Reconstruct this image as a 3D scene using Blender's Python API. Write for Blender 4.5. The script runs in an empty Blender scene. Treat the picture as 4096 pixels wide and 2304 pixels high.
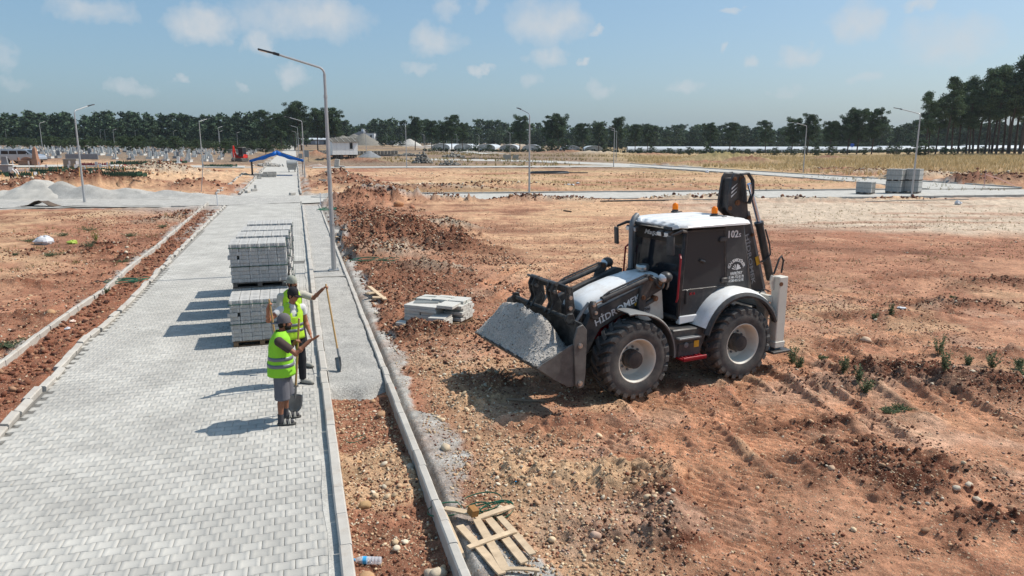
import bpy, bmesh, math, random
import numpy as np
from mathutils import Vector, Matrix, Euler

random.seed(7)
RNG = np.random.default_rng(11)
PI = math.pi
SC = bpy.context.scene
COL = SC.collection

# ------------------------------------------------------------------ camera
CAM_H = 4.33
PITCH = math.atan(582 / 2900)
cam_data = bpy.data.cameras.new('camera')
cam_data.sensor_width = 36.0
cam_data.lens = 2900 / 4096 * 36.0
cam_data.clip_start = 0.1
cam_data.clip_end = 20000
cam = bpy.data.objects.new('camera', cam_data)
cam.location = (0, 0, CAM_H)
cam.rotation_euler = (PI / 2 - PITCH, 0, 0)
COL.objects.link(cam)
SC.camera = cam

# ------------------------------------------------------------------ sun, sky, exposure
SUN_AZ = math.radians(17.5)      # from +X towards +Y
SUN_EL = math.radians(53)
sun_dir = Vector((math.cos(SUN_AZ) * math.cos(SUN_EL), math.sin(SUN_AZ) * math.cos(SUN_EL), math.sin(SUN_EL)))
sd = bpy.data.lights.new('sun', 'SUN')
sd.energy = 4.1
sd.angle = math.radians(0.55)
sd.color = (1.0, 0.945, 0.86)
sun = bpy.data.objects.new('sun', sd)
sun.rotation_euler = sun_dir.to_track_quat('Z', 'Y').to_euler()
sun.location = (20, 5, 40)
COL.objects.link(sun)

SC.view_settings.view_transform = 'Standard'
SC.view_settings.look = 'None'
SC.view_settings.gamma = 1.0
SC.view_settings.exposure = 0.28
SC.view_settings.use_curve_mapping = False
SC.cycles.max_bounces = 6
SC.cycles.diffuse_bounces = 2
SC.cycles.glossy_bounces = 2
SC.cycles.transmission_bounces = 4
SC.cycles.volume_bounces = 0
SC.cycles.caustics_reflective = False
SC.cycles.caustics_refractive = False
SC.cycles.use_denoising = True

world = bpy.data.worlds.new('World')
SC.world = world
world.use_nodes = True
wn, wl = world.node_tree.nodes, world.node_tree.links
wn.clear()


def wnode(t, **k):
  n = wn.new(t)
  for a, b in k.items():
    setattr(n, a, b)
  return n


def wmath(op, a, b=None, c=None, clamp=False):
  n = wnode('ShaderNodeMath', operation=op, use_clamp=clamp)
  for i, v in enumerate((a, b, c)):
    if v is None:
      continue
    if isinstance(v, (int, float)):
      n.inputs[i].default_value = v
    else:
      wl.new(v, n.inputs[i])
  return n.outputs[0]


w_out = wnode('ShaderNodeOutputWorld')
w_bg = wnode('ShaderNodeBackground')
w_bg.inputs['Strength'].default_value = 0.132
wl.new(w_bg.outputs[0], w_out.inputs[0])
sky = wnode('ShaderNodeTexSky', sky_type='NISHITA')
sky.sun_disc = False
sky.sun_elevation = SUN_EL
sky.sun_rotation = PI / 2 - SUN_AZ
sky.altitude = 30
sky.air_density = 1.0
sky.dust_density = 2.0
sky.ozone_density = 2.2
tc = wnode('ShaderNodeTexCoord')
sep = wnode('ShaderNodeSeparateXYZ')
wl.new(tc.outputs['Generated'], sep.inputs[0])
az = wmath('ARCTAN2', sep.outputs[0], sep.outputs[1])
el = wmath('ARCSINE', sep.outputs[2])
# warp the directions with noise so that the puffs get cauliflower rims
nz = wnode('ShaderNodeTexNoise', noise_dimensions='3D')
nz.inputs['Scale'].default_value = 34
nz.inputs['Detail'].default_value = 8
nz.inputs['Roughness'].default_value = 0.6
wl.new(tc.outputs['Generated'], nz.inputs['Vector'])
nsep = wnode('ShaderNodeSeparateColor')
wl.new(nz.outputs['Color'], nsep.inputs[0])
waz = wmath('ADD', az, wmath('MULTIPLY', wmath('SUBTRACT', nsep.outputs[0], 0.5), 0.060))
wel = wmath('ADD', el, wmath('MULTIPLY', wmath('SUBTRACT', nsep.outputs[1], 0.5), 0.040))
comb = wnode('ShaderNodeCombineXYZ')
wl.new(waz, comb.inputs[0])
wl.new(wel, comb.inputs[1])
# fair-weather puffs low over the horizon: azimuth deg, elevation deg, half width, half height, density
CLOUDS = [(-28.6, 8.4, 2.61, 0.95, 0.85), (-22.2, 8.0, 2.21, 1.37, 1), (-18.3, 7.0, 1.2, 1.05, 0.9), (-15.3, 8.8, 5.21, 1.58, 0.95), (-26.8, 3.7, 1.91, 0.63, 0.7), (-23.5, 4.3, 0.7, 0.53, 0.55), (-16.2, 4.8, 1.2, 1.05, 0.7), (-20.0, 4.0, 0.6, 0.63, 0.6), (-33.8, 5.4, 1.0, 1.26, 0.6), (-5.7, 7.6, 2.21, 1.16, 0.8), (-7.1, 5.6, 1.2, 0.53, 0.7), (-4.9, 9.8, 1.4, 1.05, 0.7), (-2.4, 5.4, 0.8, 0.38, 0.9), (-2.2, 10.1, 1.2, 0.63, 0.6), (-33.5, 3.7, 1.4, 0.63, 0.45), (2.6, 8.9, 3.01, 1.79, 1), (2.4, 6.5, 1.5, 0.95, 0.9), (6.1, 8.2, 0.5, 0.38, 0.9), (5.4, 6.0, 0.7, 0.29, 0.9), (6.3, 4.0, 1.1, 0.8, 0.85), (1.6, 4.6, 1.1, 0.74, 0.6), (15.9, 6.8, 0.4, 0.32, 0.9), (16.0, 9.3, 0.9, 0.25, 0.7), (17.8, 5.6, 0.56, 0.38, 0.85), (20.6, 6.0, 1.6, 0.8, 0.8), (24.4, 8.0, 1.91, 1.58, 0.85), (28.0, 8.8, 1.0, 0.53, 0.9), (30.0, 6.6, 3.01, 1.89, 0.8), (25.1, 4.3, 1.6, 0.53, 0.5), (20.1, 3.6, 1.6, 0.53, 0.5), (13.2, 4.0, 1.4, 0.46, 0.6),
     (-42.0, 8.0, 3.0, 1.3, .7), (-50, 5.0, 3.5, 1.2, .6), (41, 6.5, 3.0, 1.4, .6), (52, 9, 3.4, 1.5, .6)]
acc = None
for (ca, ce, hw, hh, dens) in CLOUDS:
  sub = wnode('ShaderNodeVectorMath', operation='SUBTRACT')
  wl.new(comb.outputs[0], sub.inputs[0])
  sub.inputs[1].default_value = (math.radians(ca), math.radians(ce), 0)
  mul = wnode('ShaderNodeVectorMath', operation='MULTIPLY')
  wl.new(sub.outputs[0], mul.inputs[0])
  mul.inputs[1].default_value = (1 / math.radians(hw), 1 / math.radians(hh), 0)
  ln = wnode('ShaderNodeVectorMath', operation='LENGTH')
  wl.new(mul.outputs[0], ln.inputs[0])
  v = wmath('MULTIPLY', wmath('SUBTRACT', 1.35, ln.outputs['Value'], clamp=True), dens)
  acc = v if acc is None else wmath('MAXIMUM', acc, v)
# the same kind of puffs higher up, all round
hn = wnode('ShaderNodeTexNoise', noise_dimensions='3D')
hn.inputs['Scale'].default_value = 5.5
hn.inputs['Detail'].default_value = 7
wl.new(tc.outputs['Generated'], hn.inputs['Vector'])
hi = wmath('MULTIPLY', wmath('SUBTRACT', hn.outputs['Fac'], 0.56, clamp=True), 5.0)
himask = wmath('MULTIPLY', wmath('SUBTRACT', el, math.radians(11.5)), 6.0, clamp=True)
acc = wmath('MAXIMUM', acc, wmath('MULTIPLY', hi, himask))
fn = wnode('ShaderNodeTexNoise', noise_dimensions='3D')
fn.inputs['Scale'].default_value = 20
fn.inputs['Detail'].default_value = 9
fn.inputs['Roughness'].default_value = 0.62
wl.new(tc.outputs['Generated'], fn.inputs['Vector'])
cov = wmath('MULTIPLY', acc, wmath('MULTIPLY', fn.outputs['Fac'], 1.55))
cov = wmath('MULTIPLY', wmath('SUBTRACT', cov, 0.18), 1.4, clamp=True)
cov = wmath('MULTIPLY', wmath('POWER', cov, 0.8), 0.82)
mix = wnode('ShaderNodeMix', data_type='RGBA')
mix.inputs[7].default_value = (3.9, 4.1, 4.3, 1)
wl.new(cov, mix.inputs[0])
hazy = wnode('ShaderNodeMix', data_type='RGBA')
hazy.inputs[0].default_value = 0.46
hazy.inputs[7].default_value = (.9, 2.1, 3.15, 1)      # thin even haze in the whole sky
wl.new(sky.outputs[0], hazy.inputs[6])
wl.new(hazy.outputs[2], mix.inputs[6])
wl.new(mix.outputs[2], w_bg.inputs[0])

# ------------------------------------------------------------------ place: how the site is laid out on the ground
_c, _s = math.cos(PITCH), math.sin(PITCH)
ROAD_A = math.atan(868 / math.hypot(2900, 582))
RD = np.array([-math.sin(ROAD_A), math.cos(ROAD_A)])      # along the road
RN = np.array([math.cos(ROAD_A), math.sin(ROAD_A)])       # across, to the right


def RP(s, t):
  return RD * s + RN * t


def smooth(a, b, x):
  q = np.clip((np.asarray(x, float) - a) / (b - a), 0, 1)
  return q * q * (3 - 2 * q)


def base(x, y):
  """the lie of the land: level at the works, rising gently to the cemetery and the far woods"""
  x = np.asarray(x, float)
  y = np.asarray(y, float)
  D = np.hypot(x, y)
  a = x / np.maximum(y, 1.0)
  R = np.interp(a, [-.9, -.55, -.3, 0, .2, .4, .6], [2.2, 2.2, .95, .4, 0, .1, .7])
  far = np.interp(a, [-.9, -.4, -.05, .12], [1.0, 2.2, 2.2, 0])
  return R * smooth(50, 190, D) + far * smooth(285, 460, D)


def ray(u, v):
  a = (u - 2048) / 2900.
  b = -(v - 1152) / 2900.
  return np.array([a, _c + b * _s, -_s + b * _c])


def G(u, v, z=0.0):
  """survey: where the line of sight meets the level z"""
  d = ray(u, v)
  t = (z - CAM_H) / d[2]
  return np.array([d[0] * t, d[1] * t])


_TT = np.concatenate([np.arange(5, 120, .1), np.arange(120, 900, .4)])


def HIT(u, v):
  d = ray(u, v)
  X, Y, Z = d[0] * _TT, d[1] * _TT, CAM_H + d[2] * _TT
  under = np.nonzero(Z < base(X, Y))[0]
  i = under[0] if len(under) else len(_TT) - 1
  return np.array([X[i], Y[i]])


def AT(u, D):
  """a point D metres away in the direction of column u"""
  a = (u - 2048) / 2958.
  return np.array([a * D, D])


# ------------------------------------------------------------------ noise
def _hash(ix, iy, seed):
  h = (ix.astype(np.int64) * 374761393 + iy.astype(np.int64) * 668265263 + seed * 144269 + 1013904223) & 0xffffffff
  h = ((h ^ (h >> 13)) * 1274126177) & 0xffffffff
  h = ((h ^ (h >> 16)) * 2246822519) & 0xffffffff
  return ((h ^ (h >> 15)) & 0xffffff) / float(0xffffff)


def vnoise(x, y, seed=0):
  ix, iy = np.floor(x), np.floor(y)
  fx, fy = x - ix, y - iy
  fx = fx * fx * fx * (fx * (fx * 6 - 15) + 10)
  fy = fy * fy * fy * (fy * (fy * 6 - 15) + 10)
  a, b = _hash(ix, iy, seed), _hash(ix + 1, iy, seed)
  c, d = _hash(ix, iy + 1, seed), _hash(ix + 1, iy + 1, seed)
  return (a + (b - a) * fx + (c - a) * fy + (a - b - c + d) * fx * fy) * 2 - 1


def fbm(x, y, octaves=4, seed=0, gain=.5):
  x = np.asarray(x, float)
  y = np.asarray(y, float)
  r = np.zeros_like(x)
  amp = 1.0
  for i in range(octaves):
    r += amp * vnoise(x, y, seed + i * 17)
    x, y = x * 1.63 - y * 1.19 + 5.2, x * 1.19 + y * 1.63 - 3.1
    amp *= gain
  return r


# ------------------------------------------------------------------ mesh helpers
def tag(o, label=None, cat=None, group=None, kind=None):
  if label:
    o['label'] = label
  if cat:
    o['category'] = cat
  if group:
    o['group'] = group
  if kind:
    o['kind'] = kind
  return o


def link(name, data, parent=None):
  o = bpy.data.objects.new(name, data)
  COL.objects.link(o)
  if parent is not None:
    o.parent = parent
  return o


def empty(name, loc=(0, 0, 0), rz=0.0, parent=None):
  o = link(name, None, parent)
  o.location = loc
  o.rotation_euler = (0, 0, rz)
  o.empty_display_size = 0.2
  return o


def np_mesh(name, verts, faces, mat=None, col=None, smooth_shade=False, tri=True):
  """fast mesh from arrays; faces (n,3) or (n,4)"""
  verts = np.asarray(verts, np.float32).reshape(-1, 3)
  faces = np.asarray(faces, np.int32)
  k = faces.shape[1]
  me = bpy.data.meshes.new(name)
  me.vertices.add(len(verts))
  me.vertices.foreach_set('co', verts.ravel())
  me.loops.add(faces.size)
  me.loops.foreach_set('vertex_index', faces.ravel())
  me.polygons.add(len(faces))
  me.polygons.foreach_set('loop_start', np.arange(0, faces.size, k, dtype=np.int32))
  me.polygons.foreach_set('loop_total', np.full(len(faces), k, np.int32))
  if smooth_shade:
    me.polygons.foreach_set('use_smooth', np.ones(len(faces), bool))
  me.update(calc_edges=True)
  if col is not None:
    ca = me.color_attributes.new('Col', 'FLOAT_COLOR', 'POINT')
    c4 = np.ones((len(verts), 4), np.float32)
    c4[:, :3] = col
    ca.data.foreach_set('color', c4.ravel())
  if mat is not None:
    me.materials.append(mat)
  return me


class MB:
  def __init__(s):
    s.v, s.f = [], []

  def add(s, verts, faces, M=None):
    o = len(s.v)
    if M is not None:
      verts = [tuple(M @ Vector(p)) for p in verts]
    s.v.extend(tuple(p) for p in verts)
    s.f.extend(tuple(i + o for i in f) for f in faces)
    return s

  def box(s, c, size, rot=None, top=1.0):
    x, y, z = (q / 2 for q in size)
    t = top
    vs = [(-x, -y, -z), (x, -y, -z), (x, y, -z), (-x, y, -z), (-x * t, -y * t, z), (x * t, -y * t, z), (x * t, y * t, z), (-x * t, y * t, z)]
    M = Matrix.Translation(c)
    if rot is not None:
      M = M @ Euler(rot).to_matrix().to_4x4()
    return s.add(vs, [(3, 2, 1, 0), (4, 5, 6, 7), (0, 1, 5, 4), (1, 2, 6, 5), (2, 3, 7, 6), (3, 0, 4, 7)], M)

  def prism(s, poly, lo, hi, plane='xz'):
    n = len(poly)
    area = sum(poly[i][0] * poly[(i + 1) % n][1] - poly[(i + 1) % n][0] * poly[i][1] for i in range(n))
    if area < 0:
      poly = poly[::-1]
    if plane == 'xz':
      a = [(p[0], hi, p[1]) for p in poly]
      b = [(p[0], lo, p[1]) for p in poly]
      # looking along +y: x right, z up is mirrored: flip
      fs = [tuple(range(n))[::-1], tuple(range(n, 2 * n))]
      fs += [(i, (i + 1) % n, n + (i + 1) % n, n + i) for i in range(n)]
    elif plane == 'xy':
      a = [(p[0], p[1], hi) for p in poly]
      b = [(p[0], p[1], lo) for p in poly]
      fs = [tuple(range(n)), tuple(range(n, 2 * n))[::-1]]
      fs += [((i + 1) % n, i, n + i, n + (i + 1) % n) for i in range(n)]
    else:  # yz
      a = [(hi, p[0], p[1]) for p in poly]
      b = [(lo, p[0], p[1]) for p in poly]
      fs = [tuple(range(n)), tuple(range(n, 2 * n))[::-1]]
      fs += [((i + 1) % n, i, n + i, n + (i + 1) % n) for i in range(n)]
    return s.add(a + b, fs)

  def tube(s, pts, r, n=8, caps=True):
    pts = [Vector(p) for p in pts]
    rs = [r] * len(pts) if isinstance(r, (int, float)) else list(r)
    o = len(s.v)
    up = None
    for i, p in enumerate(pts):
      t = (pts[min(i + 1, len(pts) - 1)] - pts[max(i - 1, 0)])
      if t.length < 1e-9:
        t = Vector((0, 0, 1))
      t.normalize()
      if up is None:
        up = Vector((0, 0, 1)) if abs(t.z) < .9 else Vector((0, 1, 0))
      up = up - t * up.dot(t)
      if up.length < 1e-6:
        up = t.orthogonal()
      up.normalize()
      w = t.cross(up)
      for k in range(n):
        a = 2 * PI * k / n
        s.v.append(tuple(p + (up * math.cos(a) + w * math.sin(a)) * rs[i]))
    for i in range(len(pts) - 1):
      for k in range(n):
        s.f.append((o + i * n + k, o + i * n + (k + 1) % n, o + (i + 1) * n + (k + 1) % n, o + (i + 1) * n + k))
    if caps:
      s.f.append(tuple(o + k for k in range(n))[::-1])
      s.f.append(tuple(o + (len(pts) - 1) * n + k for k in range(n)))
    return s

  def cyl(s, a, b, r, n=16, r2=None):
    return s.tube([a, b], [r, r if r2 is None else r2], n)

  def lathe(s, prof, c=(0, 0, 0), axis=(0, 0, 1), n=24, closed=False):
    q = Vector((0, 0, 1)).rotation_difference(Vector(axis).normalized()).to_matrix()
    c = Vector(c)
    o = len(s.v)
    for (r, h) in prof:
      for k in range(n):
        a = 2 * PI * k / n
        s.v.append(tuple(c + q @ Vector((r * math.cos(a), r * math.sin(a), h))))
    m = len(prof)
    for i in range(m - 1 + (1 if closed else 0)):
      j = (i + 1) % m
      for k in range(n):
        s.f.append((o + i * n + k, o + i * n + (k + 1) % n, o + j * n + (k + 1) % n, o + j * n + k))
    if not closed:
      if prof[0][0] > 1e-6:
        s.f.append(tuple(o + k for k in range(n))[::-1])
      if prof[-1][0] > 1e-6:
        s.f.append(tuple(o + (m - 1) * n + k for k in range(n)))
    return s

  def ball(s, c, r, n=10, m=6, rot=None):
    r = (r, r, r) if isinstance(r, (int, float)) else r
    vs, fs = [], []
    M = Matrix.Translation(c)
    if rot is not None:
      M = M @ (rot if isinstance(rot, Matrix) else Euler(rot).to_matrix().to_4x4())
    vs.append((0, 0, -r[2]))
    for i in range(1, m):
      ph = -PI / 2 + PI * i / m
      for k in range(n):
        a = 2 * PI * k / n
        vs.append((r[0] * math.cos(ph) * math.cos(a), r[1] * math.cos(ph) * math.sin(a), r[2] * math.sin(ph)))
    vs.append((0, 0, r[2]))
    for k in range(n):
      fs.append((0, 1 + (k + 1) % n, 1 + k))
    for i in range(m - 2):
      for k in range(n):
        fs.append((1 + i * n + k, 1 + i * n + (k + 1) % n, 1 + (i + 1) * n + (k + 1) % n, 1 + (i + 1) * n + k))
    L = len(vs) - 1
    for k in range(n):
      fs.append((1 + (m - 2) * n + k, 1 + (m - 2) * n + (k + 1) % n, L))
    return s.add(vs, fs, M)

  def loft(s, rings, caps=True, closed=True):
    o = len(s.v)
    n = len(rings[0])
    for r in rings:
      s.v.extend(tuple(p) for p in r)
    for i in range(len(rings) - 1):
      for k in range(n if closed else n - 1):
        s.f.append((o + i * n + k, o + i * n + (k + 1) % n, o + (i + 1) * n + (k + 1) % n, o + (i + 1) * n + k))
    if caps and closed:
      s.f.append(tuple(o + k for k in range(n))[::-1])
      s.f.append(tuple(o + (len(rings) - 1) * n + k for k in range(n)))
    return s

  def mesh(s, name, mat=None, bevel=0.0, seg=1, smooth_angle=35, recalc=True):
    me = bpy.data.meshes.new(name)
    me.from_pydata(s.v, [], s.f)
    bm = bmesh.new()
    bm.from_mesh(me)
    bmesh.ops.remove_doubles(bm, verts=bm.verts, dist=1e-5)
    if recalc:
      bmesh.ops.recalc_face_normals(bm, faces=bm.faces)
    if bevel > 0:
      ed = [e for e in bm.edges if len(e.link_faces) == 2 and e.calc_face_angle(0) > math.radians(28)]
      bmesh.ops.bevel(bm, geom=ed, offset=bevel, segments=seg, profile=.6, affect='EDGES', clamp_overlap=True)
    bm.to_mesh(me)
    bm.free()
    if smooth_angle:
      me.polygons.foreach_set('use_smooth', [True] * len(me.polygons))
      me.set_sharp_from_angle(angle=math.radians(smooth_angle))
    if mat is not None:
      me.materials.append(mat)
    return me

  def build(s, name, mat=None, parent=None, bevel=0.0, seg=1, smooth_angle=35, loc=None, rz=None):
    o = link(name, s.mesh(name, mat, bevel, seg, smooth_angle), parent)
    if loc is not None:
      o.location = loc
    if rz is not None:
      o.rotation_euler = (0, 0, rz)
    return o


def copy_tree(o, parent=None):
  c = o.copy()
  COL.objects.link(c)
  c.parent = parent
  if parent is not None:
    c.matrix_parent_inverse = o.matrix_parent_inverse.copy()
  for ch in o.children:
    copy_tree(ch, c)
  return c


# ------------------------------------------------------------------ materials
_MATS = {}


def material(name, color, rough=.7, metal=0.0, var=.12, vscale=3.0, dirt=None, dirt_amt=0.0, dirt_scale=2.0, bump=0.0, bscale=60.0,
      attr=False, rnd=0.0, spec=.4, coat=0.0, coords='Object', alpha=1.0, transmission=0.0, ior=1.45, emission=0.0, sheen=0.0, translucent=0.0):
  if name in _MATS:
    return _MATS[name]
  m = bpy.data.materials.new(name)
  m.use_nodes = True
  N, L = m.node_tree.nodes, m.node_tree.links
  p = N['Principled BSDF']
  p.inputs['Roughness'].default_value = rough
  p.inputs['Metallic'].default_value = metal
  p.inputs['Specular IOR Level'].default_value = spec
  p.inputs['Coat Weight'].default_value = coat
  p.inputs['Coat Roughness'].default_value = .12
  p.inputs['IOR'].default_value = ior
  p.inputs['Transmission Weight'].default_value = transmission
  p.inputs['Alpha'].default_value = alpha
  if sheen:
    p.inputs['Sheen Weight'].default_value = sheen
  t = N.new('ShaderNodeTexCoord')
  src = t.outputs[coords] if coords in ('Object', 'Generated') else None
  if coords == 'World':
    g = N.new('ShaderNodeNewGeometry')
    src = g.outputs['Position']
  n1 = N.new('ShaderNodeTexNoise')
  n1.inputs['Scale'].default_value = vscale
  n1.inputs['Detail'].default_value = 6
  n1.inputs['Roughness'].default_value = .6
  L.new(src, n1.inputs['Vector'])
  mr = N.new('ShaderNodeMapRange')
  mr.inputs[1].default_value = .25
  mr.inputs[2].default_value = .75
  mr.inputs[3].default_value = 1 - var
  mr.inputs[4].default_value = 1 + var
  L.new(n1.outputs['Fac'], mr.inputs[0])
  fac = mr.outputs[0]
  if rnd:
    oi = N.new('ShaderNodeObjectInfo')
    ge = N.new('ShaderNodeNewGeometry')
    ad = N.new('ShaderNodeMath')
    ad.operation = 'ADD'
    L.new(oi.outputs['Random'], ad.inputs[0])
    L.new(ge.outputs['Random Per Island'], ad.inputs[1])
    fr = N.new('ShaderNodeMath')
    fr.operation = 'FRACT'
    L.new(ad.outputs[0], fr.inputs[0])
    mr2 = N.new('ShaderNodeMapRange')
    mr2.inputs[3].default_value = 1 - rnd
    mr2.inputs[4].default_value = 1 + rnd
    L.new(fr.outputs[0], mr2.inputs[0])
    mm = N.new('ShaderNodeMath')
    mm.operation = 'MULTIPLY'
    L.new(fac, mm.inputs[0])
    L.new(mr2.outputs[0], mm.inputs[1])
    fac = mm.outputs[0]
  sc = N.new('ShaderNodeVectorMath')
  sc.operation = 'SCALE'
  L.new(fac, sc.inputs['Scale'])
  if attr:
    at = N.new('ShaderNodeAttribute')
    at.attribute_name = 'Col'
    L.new(at.outputs['Color'], sc.inputs[0])
  else:
    sc.inputs[0].default_value = color[:3]
  out = sc.outputs[0]
  if dirt is not None and dirt_amt > 0:
    n2 = N.new('ShaderNodeTexNoise')
    n2.inputs['Scale'].default_value = dirt_scale
    n2.inputs['Detail'].default_value = 8
    n2.inputs['Roughness'].default_value = .68
    L.new(src, n2.inputs['Vector'])
    m2 = N.new('ShaderNodeMapRange')
    m2.inputs[1].default_value = .62 - dirt_amt * .35
    m2.inputs[2].default_value = .80
    m2.inputs[3].default_value = 0
    m2.inputs[4].default_value = min(1, .5 + dirt_amt * .5)
    L.new(n2.outputs['Fac'], m2.inputs[0])
    mx = N.new('ShaderNodeMix')
    mx.data_type = 'RGBA'
    L.new(m2.outputs[0], mx.inputs[0])
    L.new(out, mx.inputs[6])
    mx.inputs[7].default_value = (*dirt, 1)
    out = mx.outputs[2]
    rr = N.new('ShaderNodeMix')
    rr.data_type = 'FLOAT'
    L.new(m2.outputs[0], rr.inputs[0])
    rr.inputs[2].default_value = rough
    rr.inputs[3].default_value = min(1, rough + .35)
    L.new(rr.outputs[0], p.inputs['Roughness'])
  L.new(out, p.inputs['Base Color'])
  if bump:
    n3 = N.new('ShaderNodeTexNoise')
    n3.inputs['Scale'].default_value = bscale
    n3.inputs['Detail'].default_value = 4
    L.new(src, n3.inputs['Vector'])
    b = N.new('ShaderNodeBump')
    b.inputs['Strength'].default_value = 1.0
    b.inputs['Distance'].default_value = bump
    L.new(n3.outputs['Fac'], b.inputs['Height'])
    L.new(b.outputs[0], p.inputs['Normal'])
  if emission:
    L.new(out, p.inputs['Emission Color'])
    p.inputs['Emission Strength'].default_value = emission
  if translucent:
    tr = N.new('ShaderNodeBsdfTranslucent')
    L.new(out, tr.inputs[0])
    ms = N.new('ShaderNodeMixShader')
    ms.inputs[0].default_value = translucent
    L.new(p.outputs[0], ms.inputs[1])
    L.new(tr.outputs[0], ms.inputs[2])
    L.new(ms.outputs[0], N['Material Output'].inputs[0])
  _MATS[name] = m
  return m


def srgb(r, g, b):
  f = lambda c: (c / 255 / 12.92) if c / 255 <= .04045 else ((c / 255 + .055) / 1.055) ** 2.4
  return (f(r), f(g), f(b))


# ================================================================== THE GROUND AND THE ROADS
K = 4096 / 2576.0


def GD(u, v):
  return HIT(u * K, v * K)


def poly_dist(x, y, P, closed=False):
  """distance to a polyline, the position along it (0..n-1) and the signed side (left +)"""
  best = np.full(x.shape, 1e9)
  par = np.zeros(x.shape)
  side = np.zeros(x.shape)
  for i in range(len(P) - 1):
    a, b = np.array(P[i]), np.array(P[i + 1])
    e = b - a
    L2 = e @ e
    t = np.clip(((x - a[0]) * e[0] + (y - a[1]) * e[1]) / L2, 0, 1)
    dx, dy = x - a[0] - t * e[0], y - a[1] - t * e[1]
    q = np.hypot(dx, dy)
    m = q < best
    best = np.where(m, q, best)
    par = np.where(m, i + t, par)
    side = np.where(m, e[0] * dy - e[1] * dx, side)
  return best, par, side


def px(*pts):
  return [HIT(u, v) for u, v in pts]


# edges surveyed on the ground (near edge, far edge)
CROSS_N = px((-700, 850), (0, 836), (340, 826), (830, 828), (1200, 812), (1330, 806), (2000, 797), (2750, 797), (3430, 792), (4096, 783), (4700, 776))
CROSS_F = px((-700, 800), (0, 790), (340, 786), (900, 781), (1190, 781), (1336, 778), (2000, 772), (2750, 765), (3400, 759), (3700, 757), (4700, 757))
DIAG_N = px((1700, 640), (2100, 646), (2520, 664), (2900, 690), (3250, 715), (3480, 734), (3700, 756))
DIAG_F = px((1700, 634), (2100, 639), (2520, 655), (2900, 678), (3250, 699), (3700, 726), (4096, 752))
FAR_N = px((1250, 672), (1500, 671), (2000, 669), (2450, 668), (2640, 672))
FAR_F = px((1250, 667), (1500, 666), (2000, 664), (2450, 662), (2640, 662))
RAMP_N = px((1700, 583), (1780, 592), (1930, 617))
RAMP_F = px((1725, 580), (1810, 590), (1975, 615))
LEFT_CROSS_N = px((-200, 672), (560, 668), (980, 672))
LEFT_CROSS_F = px((-200, 662), (560, 661), (980, 664))
KERB_L = px((-420, 2245), (-180, 1975), (0, 1775), (245, 1500), (357, 1368), (475, 1271), (623, 1117), (730, 1000), (904, 826))
WALL_L = px((-330, 1765), (0, 1496), (225, 1316), (327, 1244), (419, 1182), (511, 1091), (623, 1004), (715, 922), (832, 818))


def resample(P, n):
  P = np.array(P)
  seg = np.hypot(*np.diff(P, axis=0).T)
  cum = np.concatenate([[0], np.cumsum(seg)])
  t = np.linspace(0, cum[-1], n)
  return np.stack([np.interp(t, cum, P[:, 0]), np.interp(t, cum, P[:, 1])], 1)


def strip_center(A, B, n=20):
  a, b = resample(A, n), resample(B, n)
  return (a + b) / 2, np.hypot(*(a - b).T) / 2


ROADS = [strip_center(CROSS_N, CROSS_F), strip_center(DIAG_N, DIAG_F), strip_center(FAR_N, FAR_F), strip_center(RAMP_N, RAMP_F),
    strip_center(LEFT_CROSS_N, LEFT_CROSS_F)]
ROAD_L, ROAD_R = -4.40, 0.21            # the paved road, across
KIN0, KIN1 = 0.21, 0.35                 # inner kerb
KOUT0, KOUT1 = 1.33, 1.45               # outer kerb


def st(x, y):
  return x * RD[0] + y * RD[1], x * RN[0] + y * RN[1]


KL_ST = np.array([st(*p) for p in KERB_L])
WL_ST = np.array([st(*p) for p in WALL_L])


def road_mask(x, y, pad=0.0):
  """1 on every made road, 0 off it; pad widens them"""
  s, t = st(x, y)
  left = np.where(s < 55, np.interp(s, KL_ST[:, 0], KL_ST[:, 1]) - .10, -4.7)
  m = smooth(-.12, .02, np.minimum(t - left, KOUT1 + .02 - t) + pad) * np.where(s < 56, 1, 0)
  m = np.maximum(m, smooth(-.2, .05, np.minimum(t + 4.9, .5 - t) + pad) * np.where(s >= 52, 1, 0))
  for C, hw in ROADS:
    lo_, hi_ = C.min(0) - hw.max() - 1.5, C.max(0) + hw.max() + 1.5
    k = np.nonzero((x > lo_[0]) & (x < hi_[0]) & (y > lo_[1]) & (y < hi_[1]))[0]
    if not len(k):
      continue
    d, p, _ = poly_dist(x[k], y[k], C)
    w = np.interp(p, np.arange(len(hw)), hw)
    m[k] = np.maximum(m[k], smooth(.35, -.05, d - w - pad))
  return m


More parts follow.
